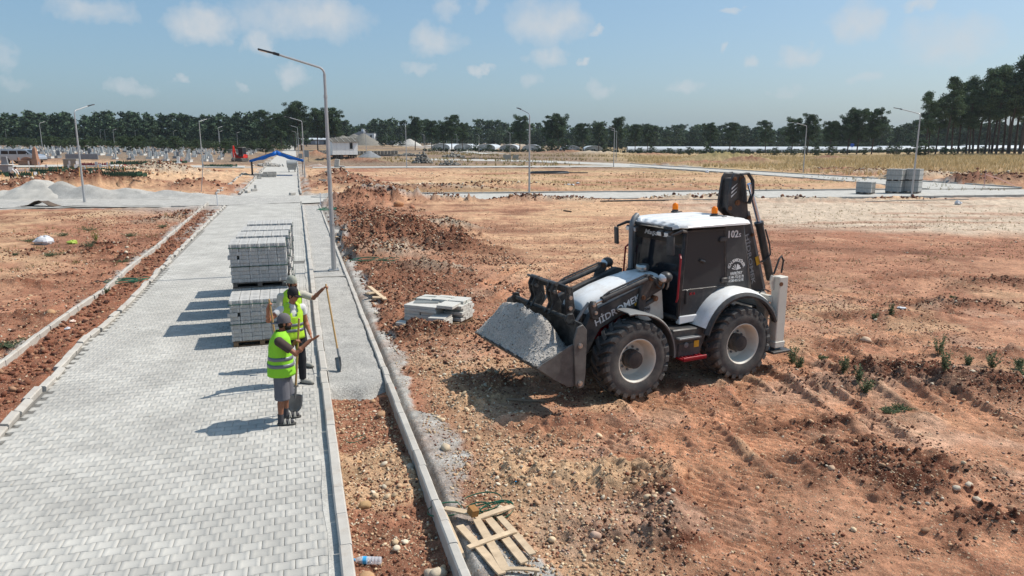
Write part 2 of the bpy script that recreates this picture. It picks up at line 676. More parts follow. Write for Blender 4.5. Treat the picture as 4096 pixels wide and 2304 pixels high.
# heaps and ridges of earth: display u, v, radius x, radius y, height, tone (0 red, 1 pale, 2 dark red, 3 sand)
MOUNDS = [(885, 512, 1.6, 1.5, .55, 0), (930, 505, 2.2, 2.0, .7, 2), (985, 503, 2.6, 1.6, .65, 0), (1045, 501, 2.4, 1.2, .4, 0), (1110, 503, 2.2, 1.0, .35, 1),
     (905, 545, 1.8, 2.0, .45, 0), (950, 565, 2.0, 1.8, .55, 0), (1000, 590, 2.0, 1.6, .6, 2), (1045, 603, 1.8, 1.2, .5, 2), (1095, 622, 1.5, .9, .45, 2),
     (1150, 634, 1.3, .7, .42, 2), (905, 600, 1.5, 1.5, .35, 0), (940, 625, 1.6, 1.2, .38, 0), (890, 650, .9, 1.0, .22, 0), (985, 645, 1.4, .9, .3, 1),
     (1030, 692, 1.2, .6, .30, 2), (1110, 690, 1.1, .55, .26, 1), (1160, 700, 1.0, .5, .14, 0), (1125, 577, 1.5, .8, .32, 1), (955, 700, .7, .8, .16, 0),
     (960, 745, .5, .7, .15, 0), (1000, 800, .5, .6, .16, 0), (1030, 845, .7, .35, .14, 2), (1090, 848, .9, .3, .16, 2), (1150, 838, .7, .3, .1, 2),
     (1745, 497, 3.4, 1.3, .75, 1), (1820, 502, 2.5, 1.0, .4, 1), (1690, 503, 2.0, .8, .3, 1), (2000, 503, 2.0, .8, .2, 1), (1310, 505, 2.0, .8, .3, 0), (1420, 506, 3.0, .8, .2, 1), (2080, 508, 3.5, .8, .25, 1), (2270, 503, 3, .7, .2, 3),
     # foreground ridges and spoil
     (2195, 1165, 1.0, .28, .10, 2), (2270, 1210, 1.0, .28, .12, 2), (2330, 1255, .7, .22, .10, 2), (2060, 1075, .9, .3, .07, 2), (2140, 1130, .6, .25, .08, 2),
     (2100, 975, 1.0, .4, .14, 2), (2200, 940, 1.4, .4, .12, 2), (2330, 960, 1.2, .5, .16, 2), (2440, 985, 1.3, .5, .18, 2), (2560, 1010, .8, .5, .22, 2), (2540, 900, 1.6, .4, .14, 0),
     (2520, 1330, .7, .3, .16, 2), (1560, 1190, .9, .35, .09, 3), (1500, 1210, .6, .3, .08, 3), (1650, 1240, .3, .6, .06, 2), (1680, 1320, .25, .5, .05, 2), (1500, 1350, .35, .3, .05, 2),
     (1660, 1360, .3, .3, .07, 2), (1250, 960, .8, .4, .08, 0), (1200, 1010, .6, .3, .06, 3), (1300, 1180, .5, .5, .05, 3), (1400, 1080, .8, .4, .04, 0),
     (2330, 700, 2.2, .8, .10, 0), (2400, 770, 2.0, .6, .10, 2), (2250, 800, 1.8, .5, .07, 0), (2130, 870, 1.2, .4, .08, 0), (2530, 720, 1.6, .5, .2, 2),
     # over the cross road
     (850, 452, 2.6, 4.0, 1.0, 2), (890, 462, 2.6, 2.2, .8, 0), (930, 471, 3.0, 1.6, .5, 0), (830, 470, 1.4, 1.6, .4, 0), (1000, 478, 6, 1.2, .35, 0), (1120, 476, 5, 1.2, .4, 1), (1260, 470, 6, 1.5, .5, 3),
     (850, 403, 4.0, 4.5, 1.2, 0), (905, 408, 3.6, 3.0, .9, 0), (790, 398, 3.5, 4.0, 1.7, 0), (760, 395, 2.5, 3.0, 1.2, 0), (940, 411, 3.0, 2.0, .6, 2), (800, 420, 1.5, 2, .5, 0),
     # far right of the cross road
     (1820, 407, 9, 5, 2.2, 4), (1880, 412, 6, 4, 1.5, 2), (1760, 415, 8, 3, .8, 0), (2080, 402, 5, 4, 1.0, 2), (2200, 435, 6, 2, .5, 1), (2330, 448, 7, 2, .8, 1), (2480, 460, 9, 2.5, 1.0, 2), (2090, 430, 6, 2, .4, 0),
     (1250, 364, 14, 9, 3.2, 5), (1300, 372, 12, 7, 2.2, 1), (1180, 372, 10, 6, 1.6, 1), (1420, 386, 9, 5, 1.6, 0), (1500, 388, 10, 4, 1.2, 1), (1640, 392, 9, 4, 1.0, 0),
     # on the left plot and in the cemetery
     (95, 640, .8, .4, .10, 0), (270, 625, 1.2, .5, .18, 2), (240, 645, 1.0, .4, .14, 2), (330, 660, .9, .4, .14, 2), (160, 700, 1.0, .3, .12, 2), (60, 720, 1.2, .4, .14, 2), (90, 800, .9, .3, .12, 2), (30, 880, .7, .3, .12, 2),
     (150, 508, 3.5, 1.2, .45, 1), (380, 512, 2.2, 1.5, .65, 0), (440, 512, 2.2, 1.2, .45, 0), (300, 508, 3, .9, .3, 1), (30, 518, 3, 1.0, .35, 1), (410, 560, 1.3, .8, .22, 1), (470, 548, .9, .7, .25, 1),
     (155, 470, 3.2, 2.0, 1.0, 2), (240, 466, 4.2, 2.0, .8, 2), (300, 462, 3.5, 2.0, .9, 2), (60, 475, 3.0, 2.0, .8, 0), (15, 485, 3, 1.6, .6, 0), (110, 462, 2.5, 1.6, .6, 3), (205, 472, 1.5, 1.2, .7, 2),
     (380, 438, 5.0, 4.0, 1.0, 1), (420, 434, 4.5, 3.5, .7, 1), (340, 446, 4, 2.5, .6, 3), (480, 474, 2.2, 1.4, .7, 0), (530, 472, 3, 1.2, .4, 0)]
_MD = [(*GD(u, v), rx, ry, h, tone) for (u, v, rx, ry, h, tone) in MOUNDS]

# wheel ruts: polylines on the ground, half width
RUTS = [([GD(*p) for p in ((1860, 965), (1990, 1030), (2150, 1120), (2350, 1240), (2620, 1380))], .24), ([GD(*p) for p in ((1965, 905), (2120, 980), (2330, 1085), (2620, 1225))], .24),
    ([GD(*p) for p in ((1640, 1005), (1760, 1090), (1900, 1200), (2080, 1310), (2330, 1460))], .24), ([GD(*p) for p in ((2010, 1030), (2150, 1195), (2300, 1330), (2420, 1460))], .22),
    ([GD(*p) for p in ((1300, 1075), (1500, 1110), (1700, 1130), (1900, 1190), (2200, 1290), (2620, 1430))], .24), ([GD(*p) for p in ((2030, 790), (2200, 830), (2620, 915))], .24),
    ([GD(*p) for p in ((2040, 730), (2250, 760), (2620, 815))], .24), ([GD(*p) for p in ((2100, 860), (2300, 890), (2620, 970))], .22), ([GD(*p) for p in ((1250, 760), (1350, 700), (1500, 650), (1700, 610))], .24),
    ([GD(*p) for p in ((1230, 720), (1320, 670), (1440, 630), (1620, 590))], .24), ([GD(*p) for p in ((1750, 1200), (1850, 1330), (1920, 1460))], .22), ([GD(*p) for p in ((2380, 1050), (2480, 1080), (2620, 1120))], .3)]

_rr = random.Random(21)
for _k in range(17):
  _x = 1.6 + _k * .36 + _rr.uniform(-.2, .2)
  _b, _c2 = _rr.uniform(-.02, .22), _rr.uniform(-.02, .03)
  _y = 12.2 - _rr.uniform(0, 3.0) + .2 * _k
  RUTS.append(([np.array([_x + _b * i + _c2 * i * i, _y - 1.0 * i]) for i in range(_rr.randint(4, 7))], .20))
RED, RED2, DARK, SAND, PALE, GREY, DULL, GRASSY, STRAW = (np.array(srgb(*c)) for c in
  ((159, 110, 86), (181, 134, 106), (110, 69, 52), (205, 169, 133), (201, 186, 165), (170, 167, 161), (128, 114, 98), (112, 106, 64), (178, 154, 112)))


def ground(x, y, want_col=True):
  x = np.asarray(x, float)
  y = np.asarray(y, float)
  D = np.hypot(x, y)
  s, t = st(x, y)
  b = base(x, y)
  n1 = fbm(x * .13, y * .13, 4, 3)
  n2 = fbm(x * .55, y * .55, 4, 21)
  n3 = fbm(x * 2.1, y * 2.1, 4, 41, .55)
  n4 = fbm(x * 8.0, y * 8.0, 3, 61, .55)
  z = b + .035 * n1 + .028 * n2 + .018 * n3 + .006 * n4
  wall = np.interp(s, WL_ST[:, 0], WL_ST[:, 1])
  kl = np.interp(s, KL_ST[:, 0], KL_ST[:, 1])
  near_left = (s < 54)
  strip = near_left * smooth(-.1, .1, t - wall) * smooth(-.1, .1, kl - t)        # between the left kerb and the low wall
  plot = near_left * smooth(.1, -.1, t - wall)
  by_wall = plot * smooth(2.2, .2, wall - t)
  trench = smooth(KIN1 - .02, KIN1 + .02, t) * smooth(KOUT0 + .02, KOUT0 - .02, t) * (s < 53)
  gravel_in = trench * smooth(12.3, 12.6, s + .15 * n3)
  spill_w = .20 + .18 * (1 + n2) + .55 * smooth(8.5, 6.3, s) + .35 * np.exp(-((s - 10.3) / 1.0) ** 2) + .1 * n3
  spill = smooth(KOUT1 - .05, KOUT1, t) * smooth(KOUT1 + spill_w + .06, KOUT1 + spill_w - .06, t) * smooth(53, 48, s)
  clod = strip * 1.0 + by_wall * .7
  right_spoil = smooth(1.6, 2.0, t) * smooth(7.5, 3.0, t) * smooth(14, 20, s) * smooth(56, 48, s)
  clod = np.maximum(clod, right_spoil * .75)
  # mounds
  mcol = np.zeros(x.shape + (3,))
  mw = np.zeros(x.shape)
  tones = [RED * .78, PALE * .72, DARK * .95, SAND * .95, GRASSY, STRAW]
  for (mx, my, rx, ry, h, tone) in _MD:
    k = np.nonzero((np.abs(x - mx) < 2.4 * rx) & (np.abs(y - my) < 2.4 * ry))[0]
    if not len(k):
      continue
    q = ((x[k] - mx) / rx) ** 2 + ((y[k] - my) / ry) ** 2
    g = np.exp(-q * (1 + .55 * n3[k]))
    z[k] += h * (1.3 if 24 < my < 62 and mx < 6 else 1) * g * (1 + .30 * n3[k] + .12 * n4[k])
    w = g * np.clip(.25 + 2.2 * g, 0, 1)
    mcol[k] += w[:, None] * tones[tone]
    mw[k] += w
    clod[k] = np.maximum(clod[k], np.clip(g * 1.6, 0, 1) * (.9 if h < .9 else .5))
  z = z + clod * (.12 * np.abs(fbm(x * 3.1, y * 3.1, 3, 81)) + .045 * np.abs(fbm(x * 9.0, y * 9.0, 2, 91)) - .03)
  # ruts
  rutm = np.zeros_like(x)
  dig, bern = np.zeros_like(x), np.zeros_like(x)
  for P, hw in RUTS:
    P_ = np.array(P)
    lo_, hi_ = P_.min(0) - 1, P_.max(0) + 1
    k = np.nonzero((x > lo_[0]) & (x < hi_[0]) & (y > lo_[1]) & (y < hi_[1]))[0]
    if not len(k):
      continue
    d, p, sd_ = poly_dist(x[k] + .06 * n2[k], y[k] + .06 * n2[k], P)
    cum = np.concatenate([[0], np.cumsum(np.hypot(*np.diff(P_, axis=0).T))])
    al = np.interp(p, np.arange(len(P)), cum)
    inn = smooth(hw + .05, hw - .05, d)
    berm = np.exp(-((d - hw - .09) / .08) ** 2)
    lug = np.sin(2 * PI * (al - np.sign(sd_) * d * .95) / .20)
    brk = np.clip(.65 + .8 * vnoise(al * .7, d * 0 + hw * 50, 5), 0, 1)
    dig[k] = np.minimum(dig[k], brk * inn * (-.048 + .030 * lug))
    bern[k] = np.maximum(bern[k], brk * .045 * berm * (1 + .8 * n3[k]))
    rutm[k] = np.maximum(rutm[k], inn * brk)
  z = z + dig + bern * (1 - rutm)
  # sides of the kerbed strips
  z = np.where(strip > .01, z * (1 - strip) + strip * (b + .01 + .05 * n3 + clod * .05), z)
  z = z + plot * smooth(1.2, .1, wall - t) * .05
  zt = b - .12 + .03 * n2 + .035 * n3 + .018 * n4
  z = z * (1 - trench) + trench * zt
  z = z * (1 - spill) + spill * (b + .03 + .02 * n2 + .01 * n3 - .04 * smooth(KOUT1 + .1, KOUT1 + .7, t))
  rm = road_mask(x, y)
  rmz = np.where(trench > .5, 0, rm)
  z = z * (1 - rmz) + rmz * (b - .11)
  z = np.where(gravel_in > .5, np.minimum(z, b - .10), z)
  # level the stands of machine and pallets a little
  if not want_col:
    return z
  # ---- colour of the soil
  w_sand = smooth(-.25, .55, n1 + .6 * n2 + .25 * n3)
  c = RED[None] * (1 - w_sand[..., None]) + RED2[None] * w_sand[..., None]

  def lay(c, colr, w):
    w = np.clip(w, 0, 1)[..., None]
    return c * (1 - w) + colr * w
  nn = .5 * n2 + .3 * n3
  # pale scraped ground behind the machine and over the cross road
  pale = smooth(33, 39, y + 2.2 * n1 + 1.0 * n2 + 7 * smooth(9, 2, x)) * smooth(-3, 4, x - .04 * y + n2) * (y < 60)
  c = lay(c, PALE, pale * smooth(6, 16, x) * .85)
  c = lay(c, SAND, pale * smooth(16, 4, x) * (.75 + .3 * nn))
  mid = smooth(17, 24, y + 2 * n1 + n2) * smooth(5.5, 8, t) * (y < 60)
  c = lay(c, SAND * .93, mid * (.5 + .5 * nn) * smooth(11, 4, x))
  fld = smooth(58, 64, y) * smooth(125, 110, y)
  c = lay(c, SAND * .88, fld * np.clip(.45 + .6 * n1 + .5 * nn, 0, 1))
  c = lay(c, STRAW * .8, fld * np.clip(.25 + .8 * fbm(x * .09, y * .3, 3, 7), 0, .7) * (x > -12))
  white = np.exp(-(((x + 9) / 5.5) ** 2 + ((y - 75) / 3.0) ** 2) ** 2)
  c = lay(c, PALE * 1.1, white * smooth(-.5, .2, n2))
  leftf = smooth(58, 70, y) * (t < -5) * smooth(190, 120, D)
  c = lay(c, SAND, leftf * np.clip(.55 + .5 * n1 + .4 * nn, 0, 1))
  pl = plot * smooth(1.0, 6.0, wall - t + n2)
  c = lay(c, SAND * .86, pl * np.clip(.4 + .6 * n1 + .8 * nn, 0, 1) * smooth(20, 34, s))
  c = lay(c, RED * .95, plot * smooth(3.2, .5, wall - t + n2) * .8)
  farw = smooth(104, 132, y)
  c = lay(c, DULL * .85, farw * (.9 + .1 * n1))
  c = lay(c, STRAW * .85, farw * smooth(.0, .5, fbm(x * .03, y * .06, 3, 9)) * .4)
  gr = smooth(90, 120, y - .10 * (x - 40)) * smooth(5, 30, x - .05 * y)
  c = lay(c, STRAW, gr * .7)
  band = smooth(.0, .7, fbm(x * .16 + 2, y * .75, 4, 15)) * smooth(20, 27, y) * smooth(62, 56, y) * smooth(2, 4, t)
  c = lay(c, RED * .95, band * .55)
  # darker damp red patches and ruts
  dk = smooth(.35, .95, fbm(x * .32 + 4, y * .45, 4, 33) + .35 * n3)
  c = lay(c, DARK * 1.05, dk * .75 * (1 - pale) * (1 - farw) * smooth(80, 50, y))
  st2 = smooth(.15, .7, fbm((x * .87 + y * .5) * .5, (y * .87 - x * .5) * 2.2, 4, 77))
  fg = smooth(26, 18, y) * smooth(1.7, 2.6, t)
  c = lay(c, RED2 * 1.10, st2 * .65 * fg)
  c = lay(c, SAND * .86, fg * smooth(.25, .8, fbm(x * .5 - 3, y * .6, 4, 14)) * .62)
  c = lay(c, RED2 * 1.12 + np.array([.03, .0, -.01]), rutm * .8 * (y < 26))
  pebbly = fg * smooth(4.6, 2.4, t + .6 * n2) * smooth(15, 12, s)
  c = lay(c, SAND * .82, pebbly * .75)
  c = lay(c, DARK * 1.35, strip * (.75 + .3 * nn))
  c = lay(c, RED * .72, right_spoil * (.7 + .4 * nn))
  c = lay(c, DARK * 1.1, right_spoil * smooth(-.1, .5, n2) * .75)
  c = lay(c, RED * .88, trench)
  c = lay(c, SAND * .85, trench * smooth(.1, .7, n2 + .4 * n3) * .9)
  wsum = np.clip(mw, 0, 1)
  c = np.where(mw[..., None] > 1e-3, c * (1 - wsum[..., None]) + wsum[..., None] * mcol / np.maximum(mw, 1e-6)[..., None], c)
  c = lay(c, GREY, spill * (.9 + .2 * n3))
  c = lay(c, GREY, np.exp(-((s - 53) / 3.5) ** 2) * smooth(3, 1, t) * smooth(-14, -6, t) * .8)
  c = lay(c, GREY * 1.05, np.clip(.9 * (plot * smooth(.42, .12, wall - t + .12 * n3)) * smooth(-.3, .3, n2 + .2), 0, 1))
  shoulder = road_mask(x, y, .55) * (y > 30)
  c = lay(c, GREY * .95, np.clip(shoulder * 1.0, 0, 1) * smooth(-.5, .3, n2) * .8)
  dusty = smooth(.3, .9, fbm(x * .8 + 9, y * .9, 4, 57)) * fg
  c = lay(c, np.array(srgb(190, 160, 138)), dusty * .4)
  c = c * (1 + .16 * n3 + .13 * n4)[..., None]
  return z, np.clip(c, .01, .9)


def GZ(x, y):
  return float(ground(np.array([x]), np.array([y]), False)[0])


# soil: colour of each place from the survey, grains and pebbles on top of it
def soil_material(name, pebble=1.0, pscale=26.0, grain=140.0):
  m = bpy.data.materials.new(name)
  m.use_nodes = True
  N, L = m.node_tree.nodes, m.node_tree.links
  p = N['Principled BSDF']
  p.inputs['Roughness'].default_value = .95
  p.inputs['Specular IOR Level'].default_value = .15
  g = N.new('ShaderNodeNewGeometry')
  at = N.new('ShaderNodeAttribute')
  at.attribute_name = 'Col'

  def noise(scale, detail, rough=.6):
    n = N.new('ShaderNodeTexNoise')
    n.inputs['Scale'].default_value = scale
    n.inputs['Detail'].default_value = detail
    n.inputs['Roughness'].default_value = rough
    L.new(g.outputs['Position'], n.inputs['Vector'])
    return n.outputs['Fac']

  def mp(v, a, b, c, d):
    q = N.new('ShaderNodeMapRange')
    for i, k in enumerate((a, b, c, d)):
      q.inputs[i + 1].default_value = k
    L.new(v, q.inputs[0])
    return q.outputs[0]

  def mt(op, a, b):
    q = N.new('ShaderNodeMath')
    q.operation = op
    for i, k in enumerate((a, b)):
      if isinstance(k, (int, float)):
        q.inputs[i].default_value = k
      else:
        L.new(k, q.inputs[i])
    return q.outputs[0]
  fine = mt('MULTIPLY', mp(noise(7, 8, .75), .3, .7, .58, 1.38), mp(noise(38, 4, .7), .3, .7, .74, 1.24))
  med = mp(noise(1.3, 5), .3, .7, .88, 1.12)
  sc = N.new('ShaderNodeVectorMath')
  sc.operation = 'SCALE'
  L.new(at.outputs['Color'], sc.inputs[0])
  L.new(mt('MULTIPLY', fine, med), sc.inputs['Scale'])
  out = sc.outputs[0]
  hs = None
  for ps, thr, am in ((pscale, .72, .8), (pscale * 2.3, .62, .7)):
    v = N.new('ShaderNodeTexVoronoi')
    v.inputs['Scale'].default_value = ps
    L.new(g.outputs['Position'], v.inputs['Vector'])
    sp = N.new('ShaderNodeSeparateColor')
    L.new(v.outputs['Color'], sp.inputs[0])
    dens = mp(noise(.8, 3), .35, .65, .0, .25)
    on = mt('GREATER_THAN', mt('ADD', sp.outputs[0], dens), thr + .12)
    inside = mp(v.outputs['Distance'], .28, .42, 1, 0)
    msk = mt('MULTIPLY', mt('MULTIPLY', on, inside), am * pebble)
    ramp = N.new('ShaderNodeValToRGB')
    ramp.color_ramp.elements[0].color = (*srgb(128, 92, 70), 1)
    ramp.color_ramp.elements[1].color = (*srgb(214, 190, 160), 1)
    L.new(sp.outputs[1], ramp.inputs[0])
    mx = N.new('ShaderNodeMix')
    mx.data_type = 'RGBA'
    L.new(msk, mx.inputs[0])
    L.new(out, mx.inputs[6])
    L.new(ramp.outputs[0], mx.inputs[7])
    out = mx.outputs[2]
    h = mt('MULTIPLY', mt('MULTIPLY', on, mp(v.outputs['Distance'], 0, .45, 1, 0)), .016 * (1 if ps == pscale else .5) * pebble)
    hs = h if hs is None else mt('ADD', hs, h)
  hh = mt('ADD', hs, mt('MULTIPLY', noise(grain, 5, .7), .006))
  hh = mt('ADD', hh, mt('MULTIPLY', noise(15, 6, .7), .045))
  bp = N.new('ShaderNodeBump')
  bp.inputs['Strength'].default_value = 1
  bp.inputs['Distance'].default_value = 1
  L.new(hh, bp.inputs['Height'])
  L.new(bp.outputs[0], p.inputs['Normal'])
  L.new(out, p.inputs['Base Color'])
  return m


M_SOIL = soil_material('soil')


def gravel_material(name, col, scale=70.0, contrast=.3, bump=.01):
  m = bpy.data.materials.new(name)
  m.use_nodes = True
  N, L = m.node_tree.nodes, m.node_tree.links
  p = N['Principled BSDF']
  p.inputs['Roughness'].default_value = .95
  p.inputs['Specular IOR Level'].default_value = .15
  g = N.new('ShaderNodeNewGeometry')
  v = N.new('ShaderNodeTexVoronoi')
  v.inputs['Scale'].default_value = scale
  L.new(g.outputs['Position'], v.inputs['Vector'])
  sp = N.new('ShaderNodeSeparateColor')
  L.new(v.outputs['Color'], sp.inputs[0])
  n = N.new('ShaderNodeTexNoise')
  n.inputs['Scale'].default_value = 1.7
  n.inputs['Detail'].default_value = 8
  L.new(g.outputs['Position'], n.inputs['Vector'])
  a = N.new('ShaderNodeMapRange')
  a.inputs[3].default_value = 1 - contrast
  a.inputs[4].default_value = 1 + contrast
  L.new(sp.outputs[0], a.inputs[0])
  b = N.new('ShaderNodeMapRange')
  b.inputs[1].default_value = .3
  b.inputs[2].default_value = .7
  b.inputs[3].default_value = .86
  b.inputs[4].default_value = 1.14
  L.new(n.outputs['Fac'], b.inputs[0])
  mm = N.new('ShaderNodeMath')
  mm.operation = 'MULTIPLY'
  L.new(a.outputs[0], mm.inputs[0])
  L.new(b.outputs[0], mm.inputs[1])
  sc = N.new('ShaderNodeVectorMath')
  sc.operation = 'SCALE'
  sc.inputs[0].default_value = col
  L.new(mm.outputs[0], sc.inputs['Scale'])
  L.new(sc.outputs[0], p.inputs['Base Color'])
  n2 = N.new('ShaderNodeTexNoise')
  n2.inputs['Scale'].default_value = scale * .6
  n2.inputs['Detail'].default_value = 6
  n2.inputs['Roughness'].default_value = .7
  L.new(g.outputs['Position'], n2.inputs['Vector'])
  bp = N.new('ShaderNodeBump')
  bp.inputs['Distance'].default_value = bump
  L.new(n2.outputs['Fac'], bp.inputs['Height'])
  L.new(bp.outputs[0], p.inputs['Normal'])
  return m


M_GRAVEL = gravel_material('crushed_gravel', srgb(172, 169, 163), 55, .26, .035)
M_GRAVEL_PALE = gravel_material('pale_crushed_stone', srgb(180, 176, 168), 60, .12, .02)
M_GRAVEL_HILL = gravel_material('grey_aggregate', srgb(122, 118, 110), 12, .12, .08)
M_SCREED = gravel_material('stone_dust', srgb(178, 175, 168), 40, .12, .012)

# ---- the sheet of ground, finer near the viewer
_az = np.concatenate([np.radians(np.linspace(-180, -47, 26)), np.radians(np.arange(-44, 44.01, .145)), np.radians(np.linspace(47, 179, 26))])
_r = [2.2]
while _r[-1] < 1800:
  r = _r[-1]
  _r.append(r * (1.12 if r < 4.5 else 1.0056 if r < 6.5 else 1.0030 if r < 17 else 1.0056 if r < 45 else 1.013 if r < 420 else 1.10))
_r = np.array(_r)
AA, RR = np.meshgrid(_az, _r)
GXX, GYY = RR * np.sin(AA), RR * np.cos(AA)
_z, _cc = ground(GXX.ravel(), GYY.ravel())
nv, nu = AA.shape
_behind = np.abs(AA.ravel()) > math.radians(46)
_z = np.where(_behind, 0.0, _z)
gv = np.stack([GXX.ravel(), GYY.ravel(), _z], 1)
idx = np.arange(nv * nu).reshape(nv, nu)
q = np.stack([idx[:-1, :-1], idx[1:, :-1], idx[1:, 1:], idx[:-1, 1:]], -1).reshape(-1, 4)[:, ::-1]
seam = np.stack([idx[:-1, -1], idx[1:, -1], idx[1:, 0], idx[:-1, 0]], -1)[:, ::-1]
gv = np.vstack([gv, [[0, 0, 0]]])
gc = np.vstack([_cc, [RED]])
fan = np.array([[idx[0, i], idx[0, (i + 1) % nu], nv * nu, nv * nu] for i in range(nu)])
gme = np_mesh('ground', gv, np.vstack([q, seam]), M_SOIL, gc, True)
o = link('ground', gme)
tag(o, 'red and sandy earth of the building site', kind='structure')

# ---- concrete
M_PAVER = material('paver_concrete', srgb(181, 178, 171), .9, var=.14, vscale=.7, rnd=.09, bump=.003, bscale=220, dirt=srgb(150, 147, 142), dirt_amt=.55, dirt_scale=.8, coords='World', spec=.2)
M_KERB = material('kerb_concrete', srgb(178, 173, 165), .9, var=.12, vscale=4, rnd=.06, bump=.003, bscale=120, dirt=srgb(150, 128, 108), dirt_amt=.25, dirt_scale=2.5, coords='World', spec=.2)
M_JOINT = material('joint_sand', srgb(112, 110, 106), .95, var=.2, vscale=12, coords='World', spec=.1)


def strip_mesh(A, B, dz, n=80, k=6, rough=.0, seed=1):
  a, b = resample(A, n), resample(B, n)
  vs = []
  for j in range(k + 1):
    vs.append(a + (b - a) * j / k)
  P = np.stack(vs, 1).reshape(-1, 2)
  z = base(P[:, 0], P[:, 1]) + dz + (rough * fbm(P[:, 0] * .8, P[:, 1] * .8, 3, seed) if rough else 0)
  idx = np.arange(n * (k + 1)).reshape(n, k + 1)
  f = np.stack([idx[:-1, :-1], idx[1:, :-1], idx[1:, 1:], idx[:-1, 1:]], -1).reshape(-1, 4)
  return np.column_stack([P, z]), f


def strip_obj(name, A, B, dz, mat, label, n=80, k=6, rough=0.0):
  v, f = strip_mesh(A, B, dz, n, k, rough)
  if np.cross(v[f[0, 1], :2] - v[f[0, 0], :2], v[f[0, 3], :2] - v[f[0, 0], :2]) < 0:
    f = f[:, ::-1]
  o = link(name, np_mesh(name, v, f, mat, None, True))
  return tag(o, label, kind='structure')


# the paved road: sand bed, then paving stones of the bone-shaped interlocking kind
def road_edge_L(s):
  return float(np.interp(s, KL_ST[:, 0], KL_ST[:, 1]))


ss = np.linspace(3.5, 57, 60)
EL = [RP(s, road_edge_L(s) - .12) for s in ss]
ER = [RP(s, ROAD_R + .02) for s in ss]
road = strip_obj('road', ER, EL, -.022, M_JOINT, 'road of pale interlocking paving stones running away beside the workers', 60, 4)

PL, PW, PN = .1175, .0890, .0760
PITCH_ROW = PW + PN
J = .0024
PA, PB = .070, .0475
outl = [(-PL + J, -PW + J), (-PA + J, -PW + J), (-PB - J, -PN + J), (PB + J, -PN + J), (PA - J, -PW + J), (PL - J, -PW + J),
    (PL - J, PW - J), (PA - J, PW - J), (PB + J, PN - J), (-PB - J, PN - J), (-PA + J, PW - J), (-PL + J, PW - J)]


def paver_arrays(sides=True):
  o2 = np.array(outl)
  inn = o2 * np.array([.975, .965])
  n = 12
  v = [np.column_stack([inn, np.zeros(n)]), np.column_stack([o2, np.full(n, -.0035)])]
  # top as 5 quads: (0,1,10,11) (1,2,9,10) (2,3,8,9) (3,4,7,8) (4,5,6,7)
  f = [(0, 1, 10, 11), (1, 2, 9, 10), (2, 3, 8, 9), (3, 4, 7, 8), (4, 5, 6, 7)]
  f += [(n + i, n + (i + 1) % n, (i + 1) % n, i) for i in range(n)]
  if sides:
    v.append(np.column_stack([o2, np.full(n, -.05)]))
    f += [(2 * n + i, 2 * n + (i + 1) % n, n + (i + 1) % n, n + i) for i in range(n)]
  return np.vstack(v), np.array(f)


pv_v, pv_f = paver_arrays(True)
pf_v, pf_f = paver_arrays(False)
paver_me = np_mesh('paver', pv_v, pv_f, M_PAVER)
cells = []
row = 0
s = 4.6
while s < 55.5:
  tl = road_edge_L(s) + .02
  off = (row % 2) * PL
  t = ROAD_R - PL - off + .02
  while t > tl:
    cells.append((s, t))
    t -= 2 * PL
  s += PITCH_ROW
  row += 1
cells = np.array(cells)
cx, cy = (RD[None] * cells[:, :1] + RN[None] * cells[:, 1:]).T
cz = base(cx, cy) + RNG.normal(0, .0008, len(cx)) + .010 * fbm(cx * .5, cy * .5, 3, 5) - .004
# a few stones not yet laid beside the kerb
hole = (np.abs(cells[:, 0] - 27.6) < .35) & (cells[:, 1] > -.5)
keep = ~hole
cells, cx, cy, cz = cells[keep], cx[keep], cy[keep], cz[keep]
# what shows largest: nearest stones inside the view
dcam = np.hypot(cx, cy)
vz = cy * _c + CAM_H * _s
uu = 2048 + 2900 * cx / vz
vv = 1152 - 2900 * (cy * _s - CAM_H * _c) / vz
inview = (uu > -20) & (uu < 4116) & (vv < 2330)
order = np.argsort(np.where(inview, dcam, 1e6))
near = set(order[:298].tolist())
rot = np.arctan2(RN[1], RN[0])
for i in sorted(near):
  po = link('paving_stone', paver_me, road)
  po.location = (cx[i], cy[i], cz[i])
  po.rotation_euler = (RNG.normal(0, .003), RNG.normal(0, .003), rot + RNG.normal(0, .005))
rest = np.array([i for i in range(len(cx)) if i not in near])


def stamp(v, f, X, Y, Z, ang, tilt=.003):
  n = len(X)
  a = ang + RNG.normal(0, .006, n)
  ca, sa = np.cos(a)[:, None], np.sin(a)[:, None]
  vx = v[None, :, 0] * ca - v[None, :, 1] * sa + X[:, None]
  vy = v[None, :, 0] * sa + v[None, :, 1] * ca + Y[:, None]
  vzz = v[None, :, 2] + Z[:, None] + v[None, :, 0] * RNG.normal(0, tilt, n)[:, None] + v[None, :, 1] * RNG.normal(0, tilt, n)[:, None]
  V = np.stack([vx, vy, vzz], -1).reshape(-1, 3)
  Fc = (f[None] + (np.arange(n) * len(v))[:, None, None]).reshape(-1, f.shape[1])
  return V, Fc


r_n = rest[dcam[rest] < 22]
r_f = rest[dcam[rest] >= 22]
V1, F1 = stamp(pv_v, pv_f, cx[r_n], cy[r_n], cz[r_n], rot)
V2, F2 = stamp(pf_v, pf_f, cx[r_f], cy[r_f], cz[r_f], rot)
po = link('paving_stones', np_mesh('paving_stones', np.vstack([V1, V2]), np.vstack([F1, F2 + len(V1)]), M_PAVER), road)
po['kind'] = 'stuff'
gs = np.linspace(4.5, 53, 90)
strip_obj('gutter', [RP(s, ROAD_R + .01) for s in gs], [RP(s, ROAD_R - .12 - .02 * math.sin(s * 3.1)) for s in gs], .004, M_SCREED, 'band of grey mortar along the foot of the straight kerb', 90, 2, .004)


